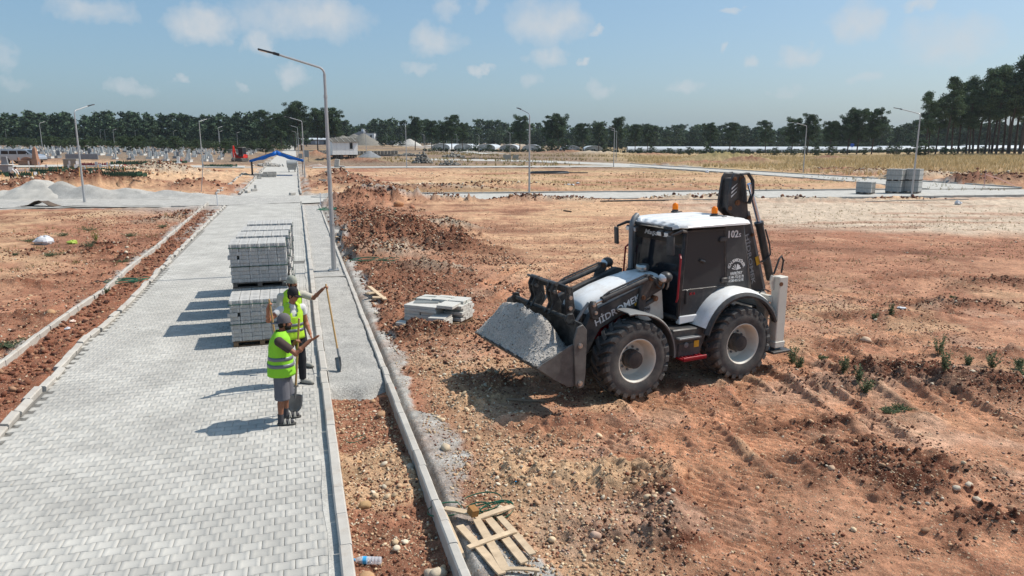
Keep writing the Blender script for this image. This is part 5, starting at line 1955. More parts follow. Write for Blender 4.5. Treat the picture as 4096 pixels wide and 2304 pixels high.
# front worker: grey backwards cap, neon vest, grey shorts, arm held out
W1, J1, T1 = person(dict(
  base=(-3.57, 10.84, 0.0), face=R_(14), yaw=R_(22), nod=.02, girth=1.22, seed=4,
  label='person in grey backwards cap, neon vest and grey shorts, arm held out', skin=M_SKIN2, capmat=M_CAP_G, brim=-1,
  tee=M_TEE_BR, vestmat=M_NEON, legmat=M_SHORT_G, legs='shorts', shoes='sandal', sleeve=.72,
  joints=dict(pelvis=(-.02, 0, .90), chest=(-.02, 0, 1.25), neck=(.0, 0, 1.46), head=(.065, 0, 1.605),
        sh_r=(-.02, -.20, 1.36), el_r=(.215, -.25, 1.17), wr_r=(.43, -.20, 1.345), sh_l=(-.02, .20, 1.36), el_l=(.06, .27, 1.10), wr_l=(.175, .235, 1.20),
        hip_r=(-.03, -.10, .86), kn_r=(-.03, -.12, .47), an_r=(-.075, -.12, .085), to_r=(.09, -.135, .035),
        hip_l=(-.02, .10, .86), kn_l=(.03, .13, .47), an_l=(-.01, .15, .085), to_l=(.16, .15, .035)),
  hand_r=((.9, .05, .42), (-.2, .5, .85), .10, -1), hand_l=((.35, -.25, .55), (.5, -.7, 0), 1.0, 1),
  vest=[(.79, .212, .225, -.03, 0), (.95, .200, .212, -.03, 0), (1.10, .178, .198, -.025, 0), (1.24, .168, .200, -.025, 0), (1.34, .150, .205, -.02, 0), (1.40, .122, .195, -.015, 0), (1.45, .096, .150, -.005, 0), (1.485, .078, .095, .0, 0)],
  bands=[(1.045, 1.10), (.935, .99)]))
# middle worker: black cap, open vest over a white t-shirt, black trousers
front_gap = lambda r, k: (r > .36) and (min(k, 1 - k) < .035 + .10 * (r - .36))
W2, J2, T2 = person(dict(
  base=(-3.95, 12.66, 0.0), face=R_(-58), yaw=R_(-16), nod=.18, girth=.98, seed=9, beard=False,
  label='person in black cap with open vest over white shirt and black trousers', skin=M_SKIN, capmat=M_CAP_B, brim=1,
  tee=M_TEE_WH, vestmat=M_NEONY, legmat=M_TROUS, legs='trousers', shoes='shoe', sleeve=.45, cut=front_gap,
  joints=dict(pelvis=(0, 0, .93), chest=(.0, 0, 1.28), neck=(.015, 0, 1.51), head=(.055, .03, 1.665),
        sh_r=(0, -.19, 1.41), el_r=(.06, -.43, 1.26), wr_r=(.17, -.45, 1.50), sh_l=(0, .19, 1.41), el_l=(-.03, .25, 1.13), wr_l=(.10, .28, .93),
        hip_r=(0, -.10, .88), kn_r=(.03, -.13, .48), an_r=(.0, -.15, .085), to_r=(.13, -.06, .035),
        hip_l=(0, .10, .88), kn_l=(.05, .12, .48), an_l=(.03, .12, .085), to_l=(.16, .22, .035)),
  hand_r=((.15, .15, .9), (.3, .9, 0), 1.1, 1), hand_l=((.45, .1, -.8), (-.2, -.9, 0), .35, -1),
  vest=[(.88, .165, .205, .0, 0), (1.05, .146, .184, .0, 0), (1.20, .145, .188, .0, 0), (1.32, .136, .196, .0, 0), (1.40, .116, .196, .0, 0), (1.45, .100, .170, .0, 0), (1.50, .085, .120, .005, 0), (1.53, .075, .085, .01, 0)],
  bands=[(1.115, 1.165), (1.015, 1.065)]))
# back worker: camouflage cap, beige t-shirt under the vest
W3, J3, T3 = person(dict(
  base=(-4.25, 13.66, 0.0), face=R_(-60), yaw=R_(-20), nod=.08, girth=1.02, seed=14,
  label='bearded person in pale camouflage cap reaching out to a long shovel', skin=M_SKIN2, capmat=M_CAP_C, brim=-1,
  tee=M_TEE_BE, vestmat=M_NEONY, legmat=M_SHORT_D, legs='shorts', shoes='shoe', sleeve=.85,
  joints=dict(pelvis=(0, 0, .95), chest=(.0, 0, 1.31), neck=(.015, 0, 1.54), head=(.05, .02, 1.69),
        sh_r=(0, -.20, 1.44), el_r=(.05, -.26, 1.14), wr_r=(.17, -.2, .93), sh_l=(0, .20, 1.45), el_l=(.10, .40, 1.37), wr_l=(.19, .56, 1.545),
        hip_r=(0, -.10, .90), kn_r=(.03, -.13, .49), an_r=(.0, -.15, .085), to_r=(.15, -.10, .035),
        hip_l=(0, .10, .90), kn_l=(.05, .14, .49), an_l=(.02, .17, .085), to_l=(.16, .26, .035)),
  hand_r=((.45, .1, -.8), (-.2, .9, 0), .4, 1), hand_l=((.35, .45, .45), (.3, .3, -.8), 1.1, -1),
  vest=[(.90, .155, .195, .0, 0), (1.07, .150, .188, .0, 0), (1.22, .148, .192, .0, 0), (1.35, .138, .198, .0, 0), (1.43, .118, .200, .0, 0), (1.48, .100, .175, .0, 0), (1.53, .085, .120, .005, 0), (1.56, .075, .085, .01, 0)],
  bands=[(1.14, 1.19), (1.04, 1.09)]))
# badge on the black cap
MB().box(tuple(J2['head'] + T2(.02, -.045, .10)), (.05, .012, .035), (0.35, 0, R_(-40))).build('badge', M_TEE_WH, W2, .003)


def shovel(label, top, tip, blade_face, wide=.23, blen=.30):
  """long straight shovel: top of the handle, tip of the blade, direction the hollow of the blade faces"""
  top, tip = Vector(top), Vector(tip)
  base_ = Vector((tip.x, tip.y, tip.z))
  d = (top - tip).normalized()
  neck = tip + d * blen
  f = Vector(blade_face)
  f = (f - d * f.dot(d)).normalized()
  s = d.cross(f)
  R = empty('shovel', base_)
  tag(R, label, 'shovel', 'long handled shovels of the workers')
  lc = lambda p: p - base_
  MB().tube([lc(neck - d * .02), lc(neck + d * .5), lc(top)], [.017, .018, .017], 10).ball(tuple(lc(top)), .018, 10, 6).build('handle', M_HANDLE, R)
  MB().tube([lc(neck - d * .08), lc(neck + d * .02), lc(neck + d * .16)], [.016, .021, .020], 10).build('socket', M_BLADE, R)
  v, fc = [], []
  nu_, nv_ = 9, 8
  for j in range(nv_):
    t = j / (nv_ - 1)
    w = wide / 2 * (1.0 if t > .45 else (.30 + .70 * math.sin(t / .45 * PI / 2)))
    for i in range(nu_):
      q_ = -1 + 2 * i / (nu_ - 1)
      p = tip + d * (blen * t) + s * w * q_ + f * (.035 * q_ * q_ + .02 * (1 - t) ** 2 - .01 * t)
      v.append(tuple(lc(p)))
  for j in range(nv_ - 1):
    for i in range(nu_ - 1):
      fc.append((j * nu_ + i, j * nu_ + i + 1, (j + 1) * nu_ + i + 1, (j + 1) * nu_ + i))
  mb = MB().add(v, fc)
  bl = mb.build('blade', M_BLADE, R, 0, 1, 60)
  so = bl.modifiers.new('thickness', 'SOLIDIFY')
  so.thickness = .004
  return R


def hand_pt(o, J, key, T, off):
  return Vector(o.location) + J[key] + T(*off)


p1 = hand_pt(W1, J1, 'wr_l', T1, (.06, -.03, .05))
tip1 = Vector((-3.555, 11.22, .015))
d1 = (p1 - tip1)
shovel('shovel with bright rounded blade standing in front of the front worker', tip1 + d1 * (1.62 / d1.length), tip1, (.2, -1, 0), .24, .32)
p2 = hand_pt(W2, J2, 'wr_r', T2, (.03, .03, .10))
tip2 = Vector((-4.10, 12.40, .012))
d2 = (p2 - tip2)
shovel('wooden shovel handle held up in the raised fist of the middle worker', tip2 + d2 * ((d2.length + .06) / d2.length), tip2, (.3, -1, 0))
p3 = hand_pt(W3, J3, 'wr_l', T3, (.05, .06, .05))
tip3 = Vector((-3.24, 13.20, .05))
d3 = (p3 - tip3)
shovel('long shovel leaning with its dark blade on the gravel strip', tip3 + d3 * ((d3.length + .04) / d3.length), tip3, (-.8, -.5, .6), .21, .30)


# ================================================================== STACKS OF PAVING STONES
M_BLOCK = material('stacked_paver', srgb(178, 176, 172), .92, var=.10, vscale=14, rnd=.07, bump=.003, bscale=150, spec=.15)
M_STACK_CORE = material('stack_core_grey', srgb(130, 129, 126), .95, var=.1)
M_PALLET = material('pallet_wood', srgb(120, 98, 76), .85, var=.25, vscale=6, rnd=.12)
M_PALLET_G = material('grey_pallet_wood', srgb(98, 92, 86), .85, var=.25, vscale=6, rnd=.12)
M_STRAP = material('green_strap', srgb(38, 74, 62), .5, var=.1)
BH_ = .09


def bone_mesh(h, lx, sx):
  """one bone-shaped stone, lx along x, sx along y"""
  k = np.array([lx / (2 * PL), sx / (2 * PW)])
  o2 = np.array(outl) * k * .985
  inn = o2 * .965
  mb = MB()
  n = 12
  vs = [(*p, .004) for p in inn] + [(*p, .009) for p in o2] + [(*p, h - .006) for p in o2] + [(*p, h) for p in inn]
  fs = [tuple(range(n))[::-1], tuple(range(3 * n, 4 * n))]
  for r in range(3):
    fs += [(r * n + i, r * n + (i + 1) % n, (r + 1) * n + (i + 1) % n, (r + 1) * n + i) for i in range(n)]
  mb.add(vs, fs)
  return mb.mesh('paver_block', M_BLOCK, 0, 1, 30)


BLOCK_ME = bone_mesh(BH_, .208, .190)
_deck = MB().box((0, 0, .0), (1.2, .09, .02)).mesh('deck_board', M_PALLET, .003)
_runner = MB().box((0, 0, 0), (.1, 1.05, .075)).mesh('runner', M_PALLET, .004)


def pallet_parts(R, z, W=1.2, Dp=1.1, mat=M_PALLET):
  pr = empty('pallet', (0, 0, z), 0, R)
  for k in range(6):
    b = MB().box((0, 0, 0), (W, .10, .02)).mesh('deck_board', mat, .003) if k == 0 else b
    o = link('deck_board', b, pr)
    o.location = (0, -Dp / 2 + .06 + k * (Dp - .12) / 5, .11)
  for k in range(3):
    r = MB().box((0, 0, 0), (.10, Dp, .075)).mesh('runner', mat, .004) if k == 0 else r
    o = link('runner', r, pr)
    o.location = (-W / 2 + .06 + k * (W - .12) / 2, 0, .0585)
  for k in range(3):
    o = link('base_board', b, pr)
    o.location = (0, -Dp / 2 + .06 + k * (Dp - .12) / 2, .0105)
  return pr


def paver_stack(label, s, t, z=0.0, rz=0.0, front=True, right=True, top=True, left=False, layers=10, nx=6, ny=6, pal=True, group='pallets of paving stones on the road', holes=True, wood=M_PALLET):
  x, y = RP(s, t)
  R = empty('paver_pallet', (x, y, float(base(x, y)) + z), ROAD_A + rz)
  tag(R, label, 'paver pallet', group)
  if pal:
    pallet_parts(R, 0, mat=wood)
  z0 = .121
  lx, ly = .208, .178
  W, Dp = nx * lx, ny * ly
  for L in range(layers):
    jx, jy = random.gauss(0, .006), random.gauss(0, .005)
    for i in range(nx):
      for j in range(ny):
        vis = (front and j == 0) or (right and i == nx - 1) or (left and i == 0) or (top and L == layers - 1)
        if not vis:
          continue
        b = link('paver_block', BLOCK_ME, R)
        ex = random.gauss(0, .003)
        if j == 0 and L in (6,) and i == 0 and holes:
          ex -= .05
        b.location = (-W / 2 + (i + .5) * lx + jx + (ex if i == 0 else ex * .3), -Dp / 2 + (j + .5) * ly + jy + random.gauss(0, .004) + (.006 if (i + L) % 2 else 0), z0 + L * BH_)
        b.rotation_euler = (0, 0, random.gauss(0, .006))
  hgt = layers * BH_
  i0, i1 = (.10 if left else .012), (.10 if right else .012)
  MB().box(((i0 - i1) / 2, .05, z0 + (hgt - (BH_ if top else 0)) / 2 - .002), (W - i0 - i1, Dp - .14, hgt - (BH_ if top else 0) - .006)).build('stack_core', M_STACK_CORE, R, 0, 1, 0)  # plain box added for the inner stones so the stack's shadow is whole
  for zz in (.42, .90):
    zc = z0 + hgt * zz
    m = MB()
    a, b_ = W / 2 + .012, Dp / 2 + .012
    m.tube([(-a, -b_, zc), (a, -b_, zc + .003), (a, b_, zc), (-a, b_, zc), (-a, -b_, zc)], .009, 4)
    m.build('strap', M_STRAP, R)
  return R


T_ = -.93
paver_stack('single low pallet of paving stones just behind the three workers', 16.70, T_, 0, .02, left=True)
paver_stack('lower pallet of the first tall double stack', 18.1, T_ - .02, 0, -.01, top=False, wood=M_PALLET_G)
paver_stack('upper pallet of paving stones with one stone sticking out of its corner', 18.1, T_ - .04, 1.025, .01, left=True, wood=M_PALLET_G)
paver_stack('lower pallet of the second double stack', 19.55, T_ + .03, 0, .0, front=False, top=False, wood=M_PALLET_G)
paver_stack('upper pallet of the second double stack', 19.55, T_ + .02, 1.025, .012, left=True, wood=M_PALLET_G)
paver_stack('lower pallet of the third double stack', 20.85, T_ + .06, 0, .0, front=False, top=False, wood=M_PALLET_G)
paver_stack('upper pallet of the third double stack', 20.85, T_ + .05, 1.025, -.012, left=True, wood=M_PALLET_G)
paver_stack('lower pallet of the last double stack towards the crossroad', 22.40, T_ + .08, 0, .0, front=False, top=False, wood=M_PALLET_G)
paver_stack('upper pallet of the last double stack towards the crossroad', 22.40, T_ + .10, 1.025, .01, left=True, wood=M_PALLET_G)


# ================================================================== THINGS STANDING AND LYING NEAR BY
def wx(x, y):
  return (x, y, GZ(x, y))


# pallets of paving stones on the far road to the right
def st_of(p):
  return st(p[0], p[1])


PR = [((3480, 778), 0, 'single pallet of grey paving stones on the pale road left of the double stack'), ((3598, 775), 0, 'lower left pallet of the double stack by the lamp post'),
   ((3598, 775), 1.03, 'upper left pallet of the double stack by the lamp post'), ((3668, 775), 0, 'lower right pallet of the double stack by the lamp post'),
   ((3668, 775), 1.03, 'upper right pallet of the double stack by the lamp post')]
for (uv, z, lab) in PR:
  c = G(*uv) + np.array([0, .85])
  paver_stack(lab, *st_of(c), z, rz=-ROAD_A - .78, left=True, right=(uv[0] == 3668), front=True, top=(z > 0 or uv[0] == 3480), group='grey pallets on the far road', holes=False, wood=M_PALLET_G)

# pallet of long slabs beside the loader bucket
M_SLAB = material('pale_slab', srgb(190, 188, 181), .9, var=.08, vscale=8, rnd=.05, bump=.002, bscale=120, dirt=srgb(146, 132, 118), dirt_amt=.15, spec=.2)
SLP = empty('slab_pallet', (-1.78, 17.22, 0.0), math.radians(-22))
SLP.location.z = .02
tag(SLP, 'pallet of pale concrete slabs with one leg of slabs slipping off its corner', 'slab pallet')
pallet_parts(SLP, 0, 1.35, 1.05)
slab_a = MB().box((0, 0, 0), (.43, .98, .072)).mesh('slab', M_SLAB, .006)
slab_b = MB().box((0, 0, 0), (.41, .49, .072)).mesh('slab', M_SLAB, .006)
slab_c = MB().box((0, 0, 0), (.49, .20, .075)).mesh('slab', M_SLAB, .006)
for L in range(5):
  z = .158 + L * .0755
  for i, x in enumerate((-.46, -.02)):
    o = link('slab', slab_a, SLP)
    o.location = (x + random.gauss(0, .008), -.03 + random.gauss(0, .012), z)
    o.rotation_euler = (0, 0, random.gauss(0, .012))
  for i in range(3):
    o = link('slab', slab_c, SLP)
    o.location = (.46 + random.gauss(0, .008), -.10 + i * .215 + (.1 if L % 2 else 0), z)
  if L < 4:
    o = link('slab', slab_b, SLP)
    o.location = (.36 - .015 * L + random.gauss(0, .008), -.60 + .02 * L, .05 + L * .0755)
    o.rotation_euler = (.02, -.03, .03 + random.gauss(0, .02))
o = link('slab', slab_b, SLP)
o.location = (.42, -.30, .158 + 5 * .0755 - .01)
o.rotation_euler = (.01, .02, .05)
for i in range(3):
  o = link('slab', slab_b, SLP)
  o.location = (.44 - .44 * i, .26, .158 + 5 * .0755 - .02 * (i == 2))
  o.rotation_euler = (0, 0, random.gauss(0, .02))
o = link('slab', slab_c, SLP)
o.location = (-.55, -.62, .06)
o.rotation_euler = (.1, .02, .05)
MB().tube([(-.70, -.2, .50), (-.68, .25, .545), (.1, .30, .575), (.66, .2, .55), (.67, -.1, .40)], .008, 4).build('strap', M_STRAP, SLP)
# sheet of printed card on the slabs
o = MB().box((-.28, -.1, .515), (.62, .26, .006), (.03, -.02, .35)).build('drain_grate', material('dull_grate', srgb(120, 124, 122), .7, var=.3, vscale=40), SLP, .002)

# ---- boards of a broken pallet beside the outer kerb
M_BOARD = material('raw_board', srgb(190, 168, 140), .8, var=.2, vscale=9, rnd=.10, bump=.002, bscale=60, dirt=srgb(150, 126, 100), dirt_amt=.2, dirt_scale=6)
BOARDS = [((-.84, 7.93), (-.52, 7.01), .06, .020, .14, .05, 'split board leaning on the outer kerb'), ((-.80, 7.90), (-.42, 7.72), .085, .022, .15, .10, 'short thick board from kerb to wooden block'),
     ((-.42, 7.72), (.02, 7.98), .085, .022, .05, .09, 'short thick board beside the green strap loops'), ((-.60, 7.57), (-.10, 6.61), .10, .022, .05, .05, 'long board nearest the kerb in the broken pallet'),
     ((-.41, 7.69), (-.06, 6.66), .10, .022, .06, .05, 'second long board of the broken pallet'), ((-.28, 7.77), (.13, 6.84), .10, .022, .06, .05, 'third board of the broken pallet with chipped end'),
     ((-.15, 7.82), (.22, 6.98), .085, .022, .05, .06, 'outermost board of the broken pallet towards the pebbles'), ((-.47, 7.05), (.04, 7.42), .07, .022, .095, .09, 'narrow board lying across the other boards'),
     ((-.08, 6.70), (.28, 6.70), .05, .02, .05, .05, 'thin stick at the foot of the broken pallet')]
for (a, b, w, th, za, zb, lab) in BOARDS:
  a, b = Vector((*a, GZ(*a) * .6 + za)), Vector((*b, GZ(*b) * .6 + zb))
  d = b - a
  L = d.length
  mb = MB()
  # slightly bowed board with ragged ends
  rings = []
  for t in np.linspace(0, 1, 7):
    e = .012 * random.random() if t in (0, 1) else 0
    x = -L / 2 + L * t
    bow = .008 * math.sin(PI * t)
    ww = w / 2 * (1 - (.12 * random.random() if t in (0.0, 1.0) else 0))
    rings.append([(x + e, -ww, bow - th / 2), (x - e, ww, bow - th / 2), (x - e * .5, ww, bow + th / 2), (x + e * .7, -ww, bow + th / 2)])
  mb.loft(rings)
  o = mb.build('wooden_board', M_BOARD, None, .002)
  o.location = (a + b) / 2
  o.rotation_euler = (random.gauss(0, .05), -math.asin(max(-1, min(1, d.z / L))), math.atan2(d.y, d.x))
  tag(o, lab, 'board', 'boards of a broken pallet')
o = MB().box((0, 0, .045), (.09, .12, .09)).build('wooden_block', material('block_wood', srgb(150, 108, 62), .8, var=.2, vscale=14), None, .004)
o.location = (-.46, 7.73, .10)
o.rotation_euler = (.2, .1, .6)
tag(o, 'small brown wooden block on the broken pallet boards', 'wood block')
# green strapping band in loose loops
rg = random.Random(5)


def strap_tangle(label, x, y, loops, r, wdt=.016, z0=.03):
  mb = MB()
  pts = []
  for k in range(loops):
    cx_, cy_ = rg.uniform(-r, r) * 1.2, rg.uniform(-r, r) * .5
    rx_, ry_ = r * rg.uniform(.5, 1.1), r * rg.uniform(.25, .6)
    ph = rg.uniform(0, 6)
    for t in np.linspace(0, 2 * PI * .9, 26):
      pts.append(Vector((cx_ + rx_ * math.cos(t + ph), cy_ + ry_ * math.sin(t + ph), z0 + .05 * (1 + math.sin(t * 1.3 + ph)))))
  for a_, b_ in zip(pts[:-1], pts[1:]):
    pass
  vs, fs = [], []
  for i, p in enumerate(pts):
    vs += [(p.x, p.y, p.z - wdt / 2), (p.x + .002, p.y + .004, p.z + wdt / 2)]
  for i in range(len(pts) - 1):
    fs.append((2 * i, 2 * i + 2, 2 * i + 3, 2 * i + 1))
  mb.add(vs, fs)
  o = mb.build('strapping_band', M_STRAPG, None, 0, 1, 60)
  so = o.modifiers.new('thickness', 'SOLIDIFY')
  so.thickness = .0015
  o.location = wx(x, y)
  return tag(o, label, 'strap', 'loose green strapping bands')


M_STRAPG = material('green_band', srgb(52, 112, 88), .45, var=.1)
strap_tangle('looped green plastic strap lying by the broken pallet', -.48, 8.12, 6, .28)
strap_tangle('dull green net of straps by the gravel corner before the crossroad', *RP(47.5, 2.1), 9, .55, .04, .1)
strap_tangle('green strap lying on the pale patch of the left verge', *RP(24.5, -5.25), 4, .5, .02, .06)
strap_tangle('bit of pale green strap on the earth right of the trench', *RP(26.5, 2.6), 4, .45, .02, .05)
strap_tangle('thin green strap in the pebbly trench by the kerb', *RP(10.6, .46), 1, .16, .012, .0)

# stake and sticks
def stick(label, a, b, r, mat, name='wooden_stake', cat='stake'):
  a, b = Vector((*a, GZ(*a) + r * .8)), Vector((*b, GZ(*b) + r * .9))
  c = (a + b) / 2
  mb = MB()
  n = 7
  pts = [a.lerp(b, t) - c + Vector((0, 0, .006 * math.sin(t * 9))) for t in np.linspace(0, 1, n)]
  mb.tube(pts, [r * (1 - .25 * abs(t - .4)) for t in np.linspace(0, 1, n)], 8)
  o = mb.build(name, mat, None, 0, 1, 40)
  o.location = c
  return tag(o, label, cat)


stick('grey weathered wooden stake lying in the shadow of the bucket', (-.10, 11.66), (.56, 11.68), .026, material('grey_stake', srgb(140, 122, 104), .85, var=.2, vscale=20))
stick('short dark stick lying on the sand far behind the bucket', G(2255, 847), G(2285, 852), .05, material('dark_stick', srgb(96, 78, 62), .85), 'stick', 'stick')
for i, (u0, v0, u1, v1) in enumerate(((1478, 1178, 1542, 1216), (1470, 1205, 1530, 1185), (1490, 1212, 1545, 1209))):
  a, b = G(u0, v0), G(u1, v1)
  o = MB().box((0, 0, 0), (float(np.hypot(*(b - a))), .12, .04)).build('wooden_board', M_BOARD, None, .004)
  m_ = (a + b) / 2
  o.location = (m_[0], m_[1], GZ(*m_) + .05 + .03 * i)
  o.rotation_euler = (.1 * i - .1, .08, math.atan2(*(b - a)[::-1]))
  tag(o, ('upper', 'crossing', 'lower')[i] + ' yellow board in the small heap behind the slab pallet', 'board', 'boards by the gravel edge')

# ---- water bottle in the trench
BT = empty('water_bottle', (-1.56, 7.11, GZ(-1.56, 7.11) + .045), math.radians(-2))
tag(BT, 'clear plastic water bottle with blue label lying in the trench', 'bottle')
M_PET = material('clear_plastic', (.80, .84, .88), .08, alpha=.42, var=.03, spec=.6)
M_BLUE = material('blue_label', srgb(60, 160, 215), .4, var=.15, vscale=30)
prof = [(.0, -.150), (.030, -.150), (.041, -.140), (.041, -.115), (.038, -.110), (.041, -.105), (.041, -.08), (.038, -.075), (.041, -.07), (.041, -.045), (.038, -.04), (.041, -.035), (.041, .04), (.043, .06), (.036, .10), (.018, .128), (.0135, .132), (.0135, .15), (0, .15)]
MB().lathe(prof, axis=(-1, 0, 0), n=20).build('bottle_body', M_PET, BT)
MB().lathe([(.0418, .01), (.0418, .058)], axis=(-1, 0, 0), n=20).build('label', M_BLUE, BT)
MB().lathe([(.0155, .136), (.0155, .155), (.013, .158), (0, .158)], axis=(-1, 0, 0), n=14).build('cap', M_BLUE, BT)


# ---- plastic bags and paper litter
def crumpled(name, label, x, y, r, mat, cat, flat=.7, seed=1, dz=0.0):
  mb = MB().ball((0, 0, 0), 1.0, 18, 12)
  v = np.array(mb.v)
  th, ph = np.arctan2(v[:, 1], v[:, 0]), v[:, 2]
  k = 1 + .28 * fbm(th * 1.3 + seed, ph * 2.0, 3, seed) + .12 * fbm(th * 4 + seed, ph * 5, 2, seed + 3)
  v = v * k[:, None] * r
  v[:, 2] *= flat
  mb.v = [tuple(p) for p in v]
  o = mb.build(name, mat, None, 0, 1, 25)
  o.location = (x, y, GZ(x, y) + r * flat * .7 + dz)
  return tag(o, label, cat)


M_BAG = material('white_bag', srgb(214, 216, 220), .45, var=.08, vscale=12, translucent=.2)
M_BAGY = material('lime_bag', srgb(176, 196, 84), .5, var=.1, translucent=.2)
crumpled('plastic_bag', 'crumpled white plastic bag lying on the dry left plot', *G(176, 975), .32, M_BAG, 'bag', .7, 3)
crumpled('plastic_bag', 'lime green scrap of plastic right of the white bag', *G(290, 975), .20, M_BAGY, 'bag', .5, 8)
crumpled('plastic_bag', 'small white bag on the pale ground at the right edge', *G(3832, 818), .20, M_BAG, 'bag', .8, 5)
crumpled('plastic_bag', 'white litter near the slanting road', *G(2828, 692), .30, M_BAG, 'litter', .8, 12)
crumpled('paper_scrap', 'scrap of white paper on the red ground right of the machine', *G(3605, 1240), .10, M_BAG, 'paper', .25, 15)
crumpled('dry_leaf', 'dry leaf lying on the red soil of the trench', *G(1437, 1822), .035, material('dry_leaf', srgb(206, 160, 118), .8), 'leaf', .4, 22, -.1 * 0)
crumpled('bottle_top', 'blue bottle top among the pebbles', *G(2063, 1940), .012, M_BLUE, 'bottle top', .6, 23)
crumpled('wrapper', 'white and orange wrapper in the left verge', *G(290, 1293), .07, material('wrapper', srgb(220, 196, 180), .5), 'wrapper', .5, 28)
crumpled('wrapper', 'pale wrapper lower in the left verge', *G(272, 1330), .06, M_BAG, 'wrapper', .5, 29)
for i, (u, v) in enumerate(((2275, 742), (2290, 745), (2312, 735))):
  crumpled('plastic_bag', ('first', 'second', 'third')[i] + ' of three white scraps in the weedy field over the crossroad', *G(u, v), .2, M_BAG, 'litter', .5, 40 + i)

# black open box standing in the spoil ridge
bx0 = G(1419, 925)
o = MB().box((0, 0, .2), (.26, .26, .42), None, 1.0).build('plastic_duct', material('black_plastic', srgb(22, 23, 24), .5), None, .012)
o.location = wx(*bx0)
o.rotation_euler = (.12, -.1, .4)
tag(o, 'black square plastic duct standing upright in the ridge of red earth', 'duct')


# ---- coils of black pipe
def pipe_coil(label, x, y, r, turns, th=.05, tail=None, squash=1.0):
  mb = MB()
  rr = random.Random(int(x * 100) & 0xffff)
  z = GZ(x, y)
  pts = []
  for t in np.linspace(0, 2 * PI * turns, int(30 * turns)):
    q_ = r * (1 + .07 * math.sin(t * .37) + .03 * rr.random())
    pts.append((q_ * math.cos(t), q_ * math.sin(t) * squash, th + .035 * t / (2 * PI) + .02 * math.sin(t * 1.7)))
  if tail:
    pts += [(tail[0] * k, tail[1] * k + r * .4 * (1 - k), th) for k in np.linspace(.6, 1, 6)]
  mb.tube(pts, th, 7)
  o = mb.build('pipe_coil', M_PIPE, None, 0, 1, 60)
  o.location = (x, y, z)
  return tag(o, label, 'pipe coil', 'coils of black pipe')


M_PIPE = material('black_pipe', srgb(44, 48, 50), .45, var=.1)
c = HIT(2195, 694)
pipe_coil('coil of black pipe lying in the field beyond the crossroad lamp post', c[0], c[1], 2.6, 3.4, .07, (5.5, .4))
c = HIT(1555, 624)
pipe_coil('thick coil of black pipe beside the grey gravel cone far behind', c[0], c[1], 3.0, 4.4, .10, (9, .5))
c = HIT(1880, 634)
pipe_coil('flat black pipe coil far across the field', c[0], c[1], 2.6, 2.3, .08, (8, -.5))
mb = MB().tube([(0, 0, .06), (3, .4, .09), (6, 1.2, .05), (9.5, 1.6, .05)], .05, 6)
o = mb.build('black_pipe', M_PIPE, None, 0, 1, 60)
o.location = wx(*HIT(2400, 810))
tag(o, 'black pipe lying along the near side of the pale crossroad', 'pipe')
mb = MB().tube([(0, 0, .03), (3, .9, .05), (6, 1.5, .04), (9, 2.4, .04)], .03, 6)
o = mb.build('grey_cable', material('grey_cable', srgb(86, 92, 92), .5), None, 0, 1, 60)
o.location = wx(*HIT(3462, 812))
tag(o, 'thin grey cable stretched on the ground below the double pallet stack', 'cable')


# ================================================================== LAMP POSTS
M_GALV = material('galvanised_steel', srgb(176, 177, 177), .45, metal=.55, var=.12, vscale=4)
M_LHEAD = material('lamp_head_grey', srgb(62, 64, 66), .5, metal=.3)
M_LLENS_GLARE = material('lamp_glass', srgb(235, 238, 240), .1, var=.02)  # bright white colour stands in for sky and sun glare on the glass
HP = 6.45


def lamp_meshes():
  mb = MB()
  for (z0, z1, r0, r1) in ((0.02, 5.75, .085, .052), (5.75, HP, .046, .044)):
    mb.tube([(0, 0, z0), (0, 0, z1)], [r0, r1], 8)
  mb.tube([(0, 0, 5.70), (0, 0, 5.80)], .060, 8)
  pole = mb.mesh('pole', M_GALV, 0, 1, 20)
  pts = [(0, 0, HP - .02)]
  for t in np.linspace(0, 1, 7):
    a = t * math.radians(74)
    pts.append((.22 * (1 - math.cos(a)), 0, HP + .22 * math.sin(a)))
  e = pts[-1]
  pts.append((e[0] + 1.25, 0, e[2] + 1.25 * math.tan(math.radians(16))))
  arm = MB().tube(pts, .036, 8).mesh('arm', M_GALV, 0, 1, 40)
  ex, ez = pts[-1][0], pts[-1][2]
  hd = MB().box((ex + .05, 0, ez + .012), (.20, .10, .085), (0, -math.radians(15), 0)).box((ex + .36, 0, ez + .085), (.48, .20, .05), (0, -math.radians(13), 0))
  hdm = hd.mesh('lamp_head', M_LHEAD, .012)
  ln = MB().box((ex + .44, 0, ez + .075), (.24, .15, .02), (0, -math.radians(13), 0)).mesh('lamp_glass', M_LLENS_GLARE, .006)
  fl = MB().box((0, 0, .01), (.34, .34, .022)).mesh('base_plate', M_GALV, .004)
  bl = MB().cyl((.0, 0, 0), (0, 0, .06), .014, 6).mesh('anchor_bolt', M_GALV)
  return pole, arm, hdm, ln, fl, bl


_LM = lamp_meshes()
FAR_POLE = MB().tube([(0, 0, 0), (0, 0, HP)], [.085, .05], 6).mesh('pole', M_GALV, 0, 1, 60)


def lamp(label, x, y, dirn, group, z=None, near=False, h=1.0, arm_flip=False):
  R = empty('lamp_post', (x, y, (GZ(x, y) if y < 70 else float(base(x, y))) if z is None else z), dirn)
  tag(R, label, 'lamp post', group)
  link('pole', _LM[0] if y < 170 else FAR_POLE, R)
  link('arm', _LM[1], R)
  hd_ = link('lamp_head', _LM[2], R)
  if y < 120:
    link('lamp_glass', _LM[3], hd_)
  if near:
    b_ = link('base_plate', _LM[4], R)
    for k in range(4):
      q_ = link('anchor_bolt', _LM[5], b_)
      q_.location = (.13 * (1 if k % 2 else -1), .13 * (1 if k < 2 else -1), .02)
  R.scale = (h, h, h)
  return R


